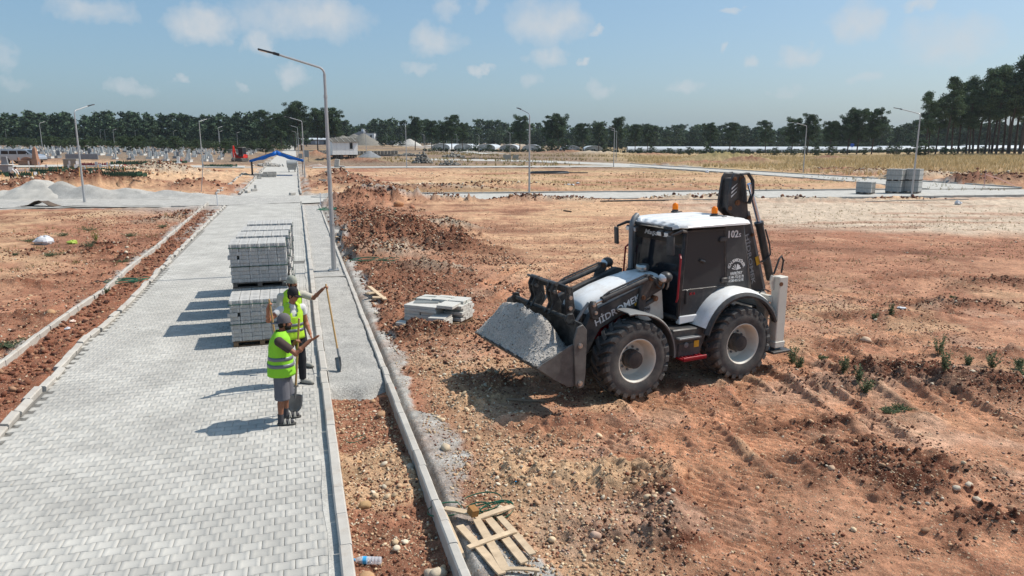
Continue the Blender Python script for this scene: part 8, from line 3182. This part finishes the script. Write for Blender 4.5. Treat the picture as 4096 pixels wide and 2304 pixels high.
P1 = pts_region(behind_diag, 15000, 8, 150, 88, 215, 3)
grass_mass('dry_grass', 'tall yellow dry grass field at the right before the trees', P1, .72, .06, [np.array(srgb(206, 182, 138)), np.array(srgb(192, 166, 120)), np.array(srgb(172, 150, 108)), np.array(srgb(216, 196, 156))], 4, 5)
P1 = pts_region(lambda x, y: (fbm(x * .04, y * .04, 3, 19) > .05) & (np.abs(x + 36) > 6) & (st(x, y)[1] > 3), 5000, -60, 110, 130, 280, 5)
grass_mass('dry_grass', 'thin dry grass on the far fields', P1, .6, .08, [np.array(srgb(170, 146, 98)), np.array(srgb(140, 124, 80)), np.array(srgb(120, 116, 70))], 6, 3)
P1 = pts_region(lambda x, y: (fbm(x * .09, y * .3, 3, 7) > .10), 2600, -12, 45, 66, 108, 8)
grass_mass('weeds', 'sparse dull weeds in the field over the crossroad', P1, .26, .02, [np.array(srgb(126, 112, 70)), np.array(srgb(112, 112, 66)), np.array(srgb(150, 124, 84))], 9, 4)
P1 = pts_region(lambda x, y: (np.interp(st(x, y)[0], WL_ST[:, 0], WL_ST[:, 1]) - st(x, y)[1] > .6) & (fbm(x * .22, y * .3, 3, 29) > .15) & (st(x, y)[0] < 51), 2600, -30, -6, 18, 48, 10)
grass_mass('weeds', 'sparse dry weeds on the left plot', P1, .16, .012, [np.array(srgb(120, 112, 72)), np.array(srgb(100, 108, 62)), np.array(srgb(146, 124, 88))], 12, 5)
P1 = pts_region(lambda x, y: (fbm(x * .15, y * .2, 3, 39) > .22), 900, 9, 34, 26, 56, 13)
grass_mass('weeds', 'scattered low weeds on the pale ground at the right', P1, .12, .012, [np.array(srgb(130, 122, 76)), np.array(srgb(112, 112, 66)), np.array(srgb(150, 130, 90))], 14, 4)
P1 = pts_region(lambda x, y: (fbm(x * .3, y * .4, 3, 49) > .30), 800, 5, 14, 10, 26, 15)
grass_mass('weeds', 'sparse seedlings on the red earth at the right', P1, .07, .006, [np.array(srgb(104, 116, 66)), np.array(srgb(120, 118, 76))], 16, 4)

M_WEED = material('weed_green', (.10, .15, .06), .8, var=.15, vscale=3, attr=True, spec=.2, translucent=.25)


def weed(label, u, v, h, w, seed, flat=False, tone=(.10, .145, .065)):
  rg = np.random.default_rng(seed)
  p = G(u, v)
  V, C = [], []
  h, w = h * 1.1, w * 1.15
  ns = 22 if not flat else 34
  for i in range(ns):
    a = rg.random() * 6.28
    L = h * rg.uniform(.55, 1.1)
    sp = w * rg.uniform(.15, 1.0)
    e = np.array([math.cos(a) * sp, math.sin(a) * sp, L * (1 if not flat else .6)])
    s0 = np.array([rg.normal(0, .02), rg.normal(0, .02), 0])
    side = np.array([-math.sin(a), math.cos(a), 0]) * .004
    V.append(np.array([s0 - side, s0 + side, e]))
    C.append(np.tile(np.array(tone) * .8, (3, 1)))
    for k in range(22):
      t = rg.uniform(.2, 1)
      c = s0 + (e - s0) * t
      d = rg.normal(size=3)
      d[2] = abs(d[2]) * .6
      d /= np.linalg.norm(d)
      ll = .055 * rg.uniform(.5, 1.2) * (1.15 - .5 * t)
      sd_ = np.cross(d, rg.normal(size=3))
      sd_ = sd_ / (np.linalg.norm(sd_) + 1e-6) * .010
      V.append(np.array([c - sd_, c + sd_, c + d * ll]))
      C.append(np.tile(np.array(tone) * rg.uniform(.7, 1.5), (3, 1)))
  V = np.vstack(V)
  o = link('weed', np_mesh('weed', V, np.arange(len(V)).reshape(-1, 3), M_WEED, np.vstack(C)))
  o.location = (p[0], p[1], GZ(*p) - .01)
  return tag(o, label, 'weed', 'weeds on the red earth')


WEEDS = [(3170, 1450, .36, .14, 'feathery weed right behind the stabiliser foot'), (3195, 1468, .22, .12, 'lower weed in front of the feathery weed'), (3372, 1510, .30, .10, 'upright weed between the two wheel tracks right of the machine'), (3290, 1435, .14, .10, 'small weed right of the feathery weed'),
    (3460, 1580, .26, .16, 'loose pale weed tuft below the upright weed'), (3430, 1560, .24, .1, 'thin weed stem beside the loose pale tuft'), (3755, 1430, .42, .22, 'largest bushy weed on the right, by the dark ridge'), (3765, 1555, .36, .13, 'upright dense weed on the dark ridge'),
    (3965, 1480, .30, .16, 'bushy weed near the right picture edge'), (3610, 1635, .14, .22, 'flat spreading weed clump right of centre'), (3560, 1642, .12, .16, 'flat weed beside the spreading clump'), (3870, 1465, .2, .1, 'small weed left of the edge weed'), (4085, 1560, .26, .2, 'weed cut by the right picture edge'), (4075, 1480, .2, .1, 'pale weed at the right picture edge'),
    (3562, 1275, .30, .05, 'single upright weed stem by the paper scrap'), (3497, 1282, .16, .08, 'pale weed left of the upright stem'), (2570, 1100, .2, .1, 'small weed left of the exhaust pipe beyond the hood'), (3810, 1198, .14, .08, 'small weed on the far right earth'), (3014, 795, .5, .5, 'dark green bush at the road behind the boom')]
for i, (u, v, h, w, lab) in enumerate(WEEDS):
  weed(lab, u, v, h, w, 500 + i, h < .15, (.145, .18, .10) if i != 18 else (.05, .085, .03))
LW = [(200, 1030, .20, .5, True, 'grey green cushion weed below the white bag'), (365, 1000, .35, .45, False, 'grey green bush on the left plot'), (385, 965, .5, .25, False, 'yellow green upright weed on the left plot'), (360, 920, .35, .8, True, 'dark green spreading weed up the left plot'), (255, 945, .3, .5, True, 'low weed patch right of the white bag'), (490, 1060, .22, .35, True, 'weed tuft by the left wall'), (70, 1395, .12, .42, True, 'low green weed patch at the foot of the left wall'),
   (30, 1405, .10, .4, True, 'second green weed patch at the left picture edge'), (520, 945, .25, .4, True, 'low weed by the middle of the wall'), (710, 880, .3, .4, True, 'weeds at the far end of the wall'), (650, 920, .25, .5, True, 'weeds on the slope before the wall end'), (425, 1182, .14, .12, False, 'grey tuft against the wall'), (115, 965, .2, .4, True, 'weeds left of the white bag'), (65, 1025, .12, .12, True, 'bright green seedling left of the cushion weed')]
for i, (u, v, h, w, fl, lab) in enumerate(LW):
  weed(lab, u, v, h, w, 600 + i, fl, (.12, .15, .085) if i != 2 else (.16, .20, .05))

# ================================================================== STONES AND CLODS
M_STONE = material('pebble', (.4, .33, .26), .85, var=.12, vscale=20, attr=True, spec=.25)


def ico():
  bm = bmesh.new()
  bmesh.ops.create_icosphere(bm, subdivisions=1, radius=1)
  v0 = np.array([v.co[:] for v in bm.verts])
  f0 = np.array([[v.index for v in f.verts] for f in bm.faces])
  bm.free()
  bm = bmesh.new()
  bmesh.ops.create_icosphere(bm, subdivisions=2, radius=1)
  v1 = np.array([v.co[:] for v in bm.verts])
  f1 = np.array([[v.index for v in f.verts] for f in bm.faces])
  bm.free()
  return (v0, f0), (v1, f1)


ICO0, ICO1 = ico()
OCT = (np.array([[1, 0, 0], [-1, 0, 0], [0, 1, 0], [0, -1, 0], [0, 0, 1], [0, 0, -1.]]), np.array([[0, 2, 4], [2, 1, 4], [1, 3, 4], [3, 0, 4], [2, 0, 5], [1, 2, 5], [3, 1, 5], [0, 3, 5]]))


def stones(name, label, P, size, cols, seed, fine=False, round_=.7, sink=.35, mat=None, angular=.25, z=None):
  rg = np.random.default_rng(seed)
  v, f = ICO1 if fine else OCT if fine is None else ICO0
  n = len(P)
  if n == 0:
    return None
  z = ground(P[:, 0], P[:, 1], False) if z is None else z
  var = []
  for i in range(8):
    k = 1 + angular * rg.normal(0, 1, len(v)).clip(-1.6, 1.6) * .6
    var.append(v * k[:, None])
  var = np.array(var)[rg.integers(0, 8, n)]
  sc_ = size[:, None] * np.column_stack([rg.uniform(.75, 1.35, n), rg.uniform(.7, 1.1, n), rg.uniform(.45, .85, n) * (round_ / .7)])
  V = var * sc_[:, None, :]
  a = rg.random(n) * 6.28
  t = rg.normal(0, .3, n)
  x = V[..., 0] * np.cos(a)[:, None] - V[..., 1] * np.sin(a)[:, None]
  y = V[..., 0] * np.sin(a)[:, None] + V[..., 1] * np.cos(a)[:, None]
  zz = V[..., 2] + x * np.sin(t)[:, None]
  out = np.stack([x + P[:, :1], y + P[:, 1:], zz + (z + sc_[:, 2] * (1 - 2 * sink))[:, None]], -1).reshape(-1, 3)
  F_ = (f[None] + (np.arange(n) * len(v))[:, None, None]).reshape(-1, 3)
  c = np.array(cols)[rg.integers(0, len(cols), n)] * rg.uniform(.75, 1.2, n)[:, None]
  o = link(name, np_mesh(name, out, F_, mat or M_STONE, np.repeat(c, len(v), 0), bool(fine)))
  return tag(o, label, kind='stuff')


CREAM = [np.array(srgb(*c)) for c in ((206, 182, 150), (190, 164, 132), (176, 146, 116), (200, 186, 164), (158, 122, 96), (186, 150, 118))]
REDC = [np.array(srgb(*c)) for c in ((118, 74, 56), (98, 62, 48), (136, 90, 68), (150, 108, 84), (84, 56, 46))]
DKC = [np.array(srgb(*c)) for c in ((78, 56, 46), (92, 66, 54), (66, 50, 42), (120, 90, 72))]
rs = np.random.default_rng(99)


def scatter(n, s0, s1, t0, t1, keep=None, seed=0, far=0.0):
  rg = np.random.default_rng(seed)
  s = s0 + (s1 - s0) * rg.random(n) ** (1 + far)
  t = rg.uniform(t0, t1, n)
  P = np.column_stack([RD[0] * s + RN[0] * t, RD[1] * s + RN[1] * t])
  if keep is not None:
    P = P[keep(P[:, 0], P[:, 1], s, t)]
  return P


def sizes(n, lo, hi, pw, seed):
  return lo + (hi - lo) * np.random.default_rng(seed).random(n) ** pw


def not_road(x, y):
  return road_mask(x, y) < .3


def off_ruts(x, y):
  m = np.zeros(len(x))
  for P_, hw in RUTS:
    d, p, _ = poly_dist(x, y, P_)
    m = np.maximum(m, d < hw)
  return (m < .5) | (np.random.default_rng(4).random(len(x)) < .18)


# trench pebbles
P = scatter(3600, 4.8, 12.6, KIN1 + .02, KOUT0 - .02, lambda x, y, s, t: fbm(x * 1.6, y * 1.6, 3, 71) > -.25, 1)
stones('pebbles', 'pale and brown pebbles in the red trench between the kerbs', P, sizes(len(P), .006, .024, 2.4, 2), CREAM, 3, False, .7, .3)
P = scatter(90, 4.8, 12.4, KIN1 + .06, KOUT0 - .06, None, 4)
stones('cobbles', 'rounded cobbles in the trench', P, sizes(len(P), .022, .050, 2.4, 5), CREAM, 6, True, .8, .3, angular=.10)
P = scatter(1600, 4.8, 12.5, KIN1 + .02, KOUT0 - .02, None, 8)
stones('clods', 'crumbs of red earth in the trench', P, sizes(len(P), .008, .028, 2, 9), REDC, 10, False, .7, .35, angular=.4)
# pebbles spilling beside the outer kerb
P = scatter(9000, 5.5, 16, KOUT1 + .2, 4.8, lambda x, y, s, t: (fbm(x * 1.1, y * 1.1, 3, 73) + 1.1 * np.exp(-((t - 2.35) / .75) ** 2) > .62), 11)
stones('pebbles', 'drifts of cream pebbles beside the gravel spill of the outer kerb', P, sizes(len(P), .007, .027, 2.2, 12), CREAM, 13, False, .75, .25)
P = scatter(260, 5.5, 15, KOUT1 + .5, 4.2, lambda x, y, s, t: (fbm(x * 1.1, y * 1.1, 3, 73) + .9 * np.exp(-((t - 2.4) / .6) ** 2) > .5), 14)
stones('cobbles', 'rounded cobbles beside the outer kerb', P, sizes(len(P), .022, .050, 2.6, 15), CREAM, 16, True, .8, .25, angular=.10)
# foreground field
P = scatter(16000, 5.5, 30, 1.9, 16, lambda x, y, s, t: off_ruts(x, y) & (y > 5) & (x > -6) & (fbm(x * .7, y * .7, 3, 75) > -.5), 17, .6)
stones('pebbles', 'loose pebbles strewn over the red earth', P, sizes(len(P), .006, .022, 2.8, 18) * (1 + .02 * P[:, 1]), CREAM + REDC[2:4], 19, False, .7, .3)
P = scatter(180, 5.5, 30, 2.0, 15, lambda x, y, s, t: (y > 5), 20, .5)
stones('cobbles', 'single larger stones on the red earth', P, sizes(len(P), .02, .055, 3.0, 21), CREAM, 22, True, .75, .3, angular=.12)
P = scatter(9000, 5.5, 26, 1.9, 15, lambda x, y, s, t: off_ruts(x, y) & (fbm(x * .9, y * .9, 3, 79) > .12), 23, .5)
stones('clods', 'crumbs and clods of red earth', P, sizes(len(P), .007, .026, 2.4, 24), REDC, 25, False, .75, .35, angular=.4)
P = scatter(42000, 5.5, 24, 1.7, 15, lambda x, y, s, t: off_ruts(x, y) & (y > 5.5) & (fbm(x * 1.3, y * 1.3, 3, 93) > -.35), 26, .7)
stones('soil_crumbs', 'fine crumbs and chips of soil over the red earth', P, sizes(len(P), .006, .022, 2.0, 27) * (1 + .02 * P[:, 1]), REDC + CREAM[1:3] + [np.array(srgb(176, 148, 134))], 28, None, .7, .3, angular=.35)
def mound_pts(n, sel, seed, spread=1.0):
  rg = np.random.default_rng(seed)
  out = []
  for m_ in [q_ for q_ in _MD if sel(q_)]:
    k = int(n * m_[2] * m_[3])
    g = rg.normal(0, .55 * spread, (max(k, 3), 2)) * [m_[2], m_[3]] + [m_[0], m_[1]]
    out.append(g)
  return np.vstack(out)


near_dark = lambda q_: (q_[1] < 24) and (q_[5] == 2) and q_[0] > -4
P = mound_pts(520, near_dark, 31)
P = P[not_road(P[:, 0], P[:, 1])]
stones('clods', 'dark broken clods of earth thrown up by the wheels', P, sizes(len(P), .008, .032, 2.2, 32), DKC + REDC[:2], 33, False, .8, .3, angular=.4)
P = mound_pts(60, near_dark, 34)
stones('cobbles', 'stones showing in the dark churned earth', P, sizes(len(P), .012, .035, 2.4, 35), CREAM, 36, True, .8, .3, angular=.12)
P = mound_pts(150, lambda q_: (q_[1] < 24) and (q_[5] == 3), 37)
stones('pebbles', 'ridge of cream pebbles in the foreground', P, sizes(len(P), .010, .032, 2.0, 38), CREAM, 39, False, .8, .25)
# spoil ridge right of the gravel strip
P = mound_pts(190, lambda q_: (24 <= q_[1] < 62) and q_[0] < 6 and q_[4] < .9, 41)
P = P[not_road(P[:, 0], P[:, 1])]
stones('clods', 'rough red clods on the ridge of spoil along the gravel strip', P, sizes(len(P), .02, .085, 2.8, 42), REDC + CREAM[4:5], 43, False, .8, .3, angular=.45)
P = scatter(5200, 14, 50, 1.75, 7.5, lambda x, y, s, t: fbm(x * .5, y * .5, 3, 83) + .4 * smooth(6, 2, t) > .05, 44)
stones('clods', 'loose earth and stones along the gravel strip', P, sizes(len(P), .012, .05, 2.8, 45), REDC + CREAM[1:5], 46, False, .75, .3, angular=.4)
P = mound_pts(60, lambda q_: (24 <= q_[1] < 40) and q_[0] < 6, 47)
stones('cobbles', 'pale stones in the spoil ridge', P, sizes(len(P), .025, .065, 2.5, 48), CREAM, 49, False, .8, .25)
# left verge and left plot
def verge(x, y, s, t):
  return (t > np.interp(s, WL_ST[:, 0], WL_ST[:, 1]) + .10) & (t < np.interp(s, KL_ST[:, 0], KL_ST[:, 1]) - .26)
P = scatter(15000, 8, 50, -8, -4, verge, 51, .35)
stones('clods', 'dark red clods in the verge between wall and kerb', P, sizes(len(P), .012, .065, 2.6, 52), REDC + CREAM[4:5], 53, False, .8, .3, angular=.4)
P = scatter(2600, 8, 45, -8, -4, verge, 54, .35)
stones('pebbles', 'stones in the verge between wall and kerb', P, sizes(len(P), .010, .035, 2.6, 55), CREAM, 56, False, .75, .3)
P = scatter(9000, 11, 52, -22, -5, lambda x, y, s, t: (np.interp(s, WL_ST[:, 0], WL_ST[:, 1]) - t > .12) & (fbm(x * .4, y * .4, 3, 85) + .7 * smooth(3, .3, np.interp(s, WL_ST[:, 0], WL_ST[:, 1]) - t) > .12), 57, .3)
stones('clods', 'clods and stones on the left plot beside the wall', P, sizes(len(P), .012, .05, 2.7, 58), REDC + CREAM[1:5], 59, False, .8, .3, angular=.4)
P = scatter(30000, 10, 52, -24, -5, lambda x, y, s, t: (np.interp(s, WL_ST[:, 0], WL_ST[:, 1]) - t > .12) & (fbm(x * .3, y * .5, 3, 86) + .5 * smooth(4, .3, np.interp(s, WL_ST[:, 0], WL_ST[:, 1]) - t) > -.05), 70, .3)
stones('soil_crumbs', 'crumbs of dark and pale soil on the left plot', P, sizes(len(P), .012, .05, 2.2, 71), REDC + REDC + CREAM[1:5], 72, None, .75, .3, angular=.4)
P = scatter(20000, 13, 52, 1.75, 8, lambda x, y, s, t: fbm(x * .6, y * .6, 3, 88) + .5 * smooth(7, 2, t) > -.1, 73)
stones('soil_crumbs', 'crumbs of dark earth on the spoil bank', P, sizes(len(P), .012, .06, 2.4, 74), REDC + DKC + CREAM[3:5], 75, None, .8, .3, angular=.4)
P = pts_region(lambda x, y: (fbm(x * .16 + 2, y * .75, 4, 15) > -.15) & (st(x, y)[1] > 4), 24000, -2, 26, 15, 40, 76)
stones('soil_crumbs', 'crumbs of soil over the red ground behind the machine', P, sizes(len(P), .010, .04, 2.2, 77), REDC + CREAM[1:3] + CREAM[4:], 78, None, .6, .3, angular=.4)
# mid and far rubble
P = mound_pts(26, lambda q_: q_[1] >= 55 and q_[1] < 120 and q_[4] < 1.5, 61)
P = P[not_road(P[:, 0], P[:, 1])]
stones('clods', 'rough clods on the earth heaps over the crossroad', P, sizes(len(P), .04, .16, 2.8, 62), REDC + CREAM[1:4], 63, False, .8, .3, angular=.45)
P = pts_region(lambda x, y: not_road(x, y) & (fbm(x * .2, y * .2, 3, 87) > .0), 4200, -30, 45, 58, 110, 64)
stones('rubble', 'scattered stones over the far field', P, sizes(len(P), .03, .14, 3, 65), CREAM + REDC[2:4], 66, False, .7, .3)
P = pts_region(lambda x, y: not_road(x, y) & (st(x, y)[1] > 3.0), 3500, -4, 34, 26, 57, 67)
stones('rubble', 'scattered stones over the scraped ground behind the machine', P, sizes(len(P), .012, .05, 3, 68), CREAM + REDC[2:4], 69, False, .7, .3)


P = scatter(900, 6, 44, -4.35, -2.4, lambda x, y, s, t: fbm(x * .7, y * .7, 3, 95) + .9 * smooth(-3.3, -4.2, t) > .35, 80)
stones('soil_crumbs', 'crumbs of red soil fallen on the paving along the crooked kerb', P, sizes(len(P), .004, .016, 2.2, 81), REDC + CREAM[1:3], 82, None, .6, .2, angular=.4, z=np.full(len(P), .0))
ri, rj = np.random.default_rng(83).integers(0, XX.shape[0], 2600), np.random.default_rng(84).integers(0, XX.shape[1], 2600)
ll = np.column_stack([XX[ri, rj], YY[ri, rj]]) + np.random.default_rng(85).normal(0, .006, (2600, 2))
lo = stones('gravel_stones', 'loose stones on the bucket load', ll, sizes(2600, .004, .016, 2.2, 86), [np.array(srgb(*c)) for c in ((176, 170, 162), (150, 146, 140), (196, 190, 182), (130, 127, 122))], 87, None, .8, .3, angular=.35, z=ZZ[ri, rj])
lo.parent = bpy.data.objects['gravel_load']


# single rocks that catch the eye
def rock(label, u, v, r, col, seed, tall=1.0):
  rg = np.random.default_rng(seed)
  p = G(u, v)
  vv_, ff_ = ICO1
  k = 1 + .22 * np.array([vnoise(np.array([q_[0] * 2 + seed]), np.array([q_[1] * 2 + q_[2] * 3]), seed)[0] for q_ in vv_])
  V = vv_ * k[:, None] * r * np.array([1.15, .9, .75 * tall])
  o = link('rock', np_mesh('rock', V, ff_, material('rock_%d' % seed, col, .85, var=.25, vscale=12, bump=.004, bscale=40), None, False))
  o.location = (p[0], p[1], GZ(*p) + r * .35 * tall)
  o.rotation_euler = (0, 0, rg.random() * 6)
  return tag(o, label, 'rock', 'single rocks')


rock('split white and brown rock standing in the foreground earth', 2382, 2148, .06, srgb(190, 160, 140), 1, 1.3)
rock('round pale cobble at the foot of the outer kerb in the spill', 1783, 1802, .075, srgb(190, 172, 146), 2)
rock('big pale cobble at the bottom of the trench', 1750, 2255, .085, srgb(198, 182, 158), 3)
rock('second pale cobble beside the big one in the trench', 1718, 2250, .07, srgb(190, 172, 150), 4)
rock('brown cobble near the water bottle', 1465, 2270, .095, srgb(172, 138, 104), 5)
rock('white cobble in the dark ridge at the right', 3820, 2005, .045, srgb(196, 182, 162), 6)
rock('second white cobble in the dark ridge', 3868, 1985, .05, srgb(190, 176, 156), 7)
rock('third white cobble at the end of the dark ridge', 3905, 2020, .045, srgb(190, 176, 156), 8)
rock('pale rock on the churned earth right of the machine', 3322, 1915, .05, srgb(190, 160, 132), 9)
rock('pale oval rock above the dark ridge on the right', 3463, 1372, .10, srgb(200, 172, 146), 10)
rock('large tan boulder in the spoil ridge near the crossroad', 1595, 826, .34, srgb(176, 128, 92), 11)
rock('smaller boulder right of the tan boulder', 1648, 832, .22, srgb(160, 110, 84), 12)
rock('tan rock lying in the left plot by the wall', 205, 1270, .12, srgb(170, 134, 100), 13)
rock('dark red lump on the gravel edge of the outer kerb', 1577, 1542, .06, srgb(96, 58, 46), 14)
rock('brown stone in the trench below the kerb', 1525, 1632, .075, srgb(168, 134, 104), 15)
rock('tan stone in the middle of the trench', 1458, 2000, .075, srgb(172, 140, 100), 16)
rock('grey stone resting on the foot of the outer kerb', 1640, 1845, .07, srgb(176, 164, 146), 17)


# ================================================================== THE AIR
hz = MB().box((0, 0, 24), (4000, 4000, 56))
M_HAZE = bpy.data.materials.new('haze')
M_HAZE.use_nodes = True
hn_, hl_ = M_HAZE.node_tree.nodes, M_HAZE.node_tree.links
hn_.clear()
ho_ = hn_.new('ShaderNodeOutputMaterial')
pv_ = hn_.new('ShaderNodeVolumePrincipled')
pv_.inputs['Color'].default_value = (.80, .90, 1.0, 1)
pv_.inputs['Density'].default_value = .0001
pv_.inputs['Anisotropy'].default_value = .2
hl_.new(pv_.outputs[0], ho_.inputs['Volume'])
o = hz.build('haze', M_HAZE, None, 0, 1, 0)
tag(o, 'thin summer haze over the whole site', kind='stuff')
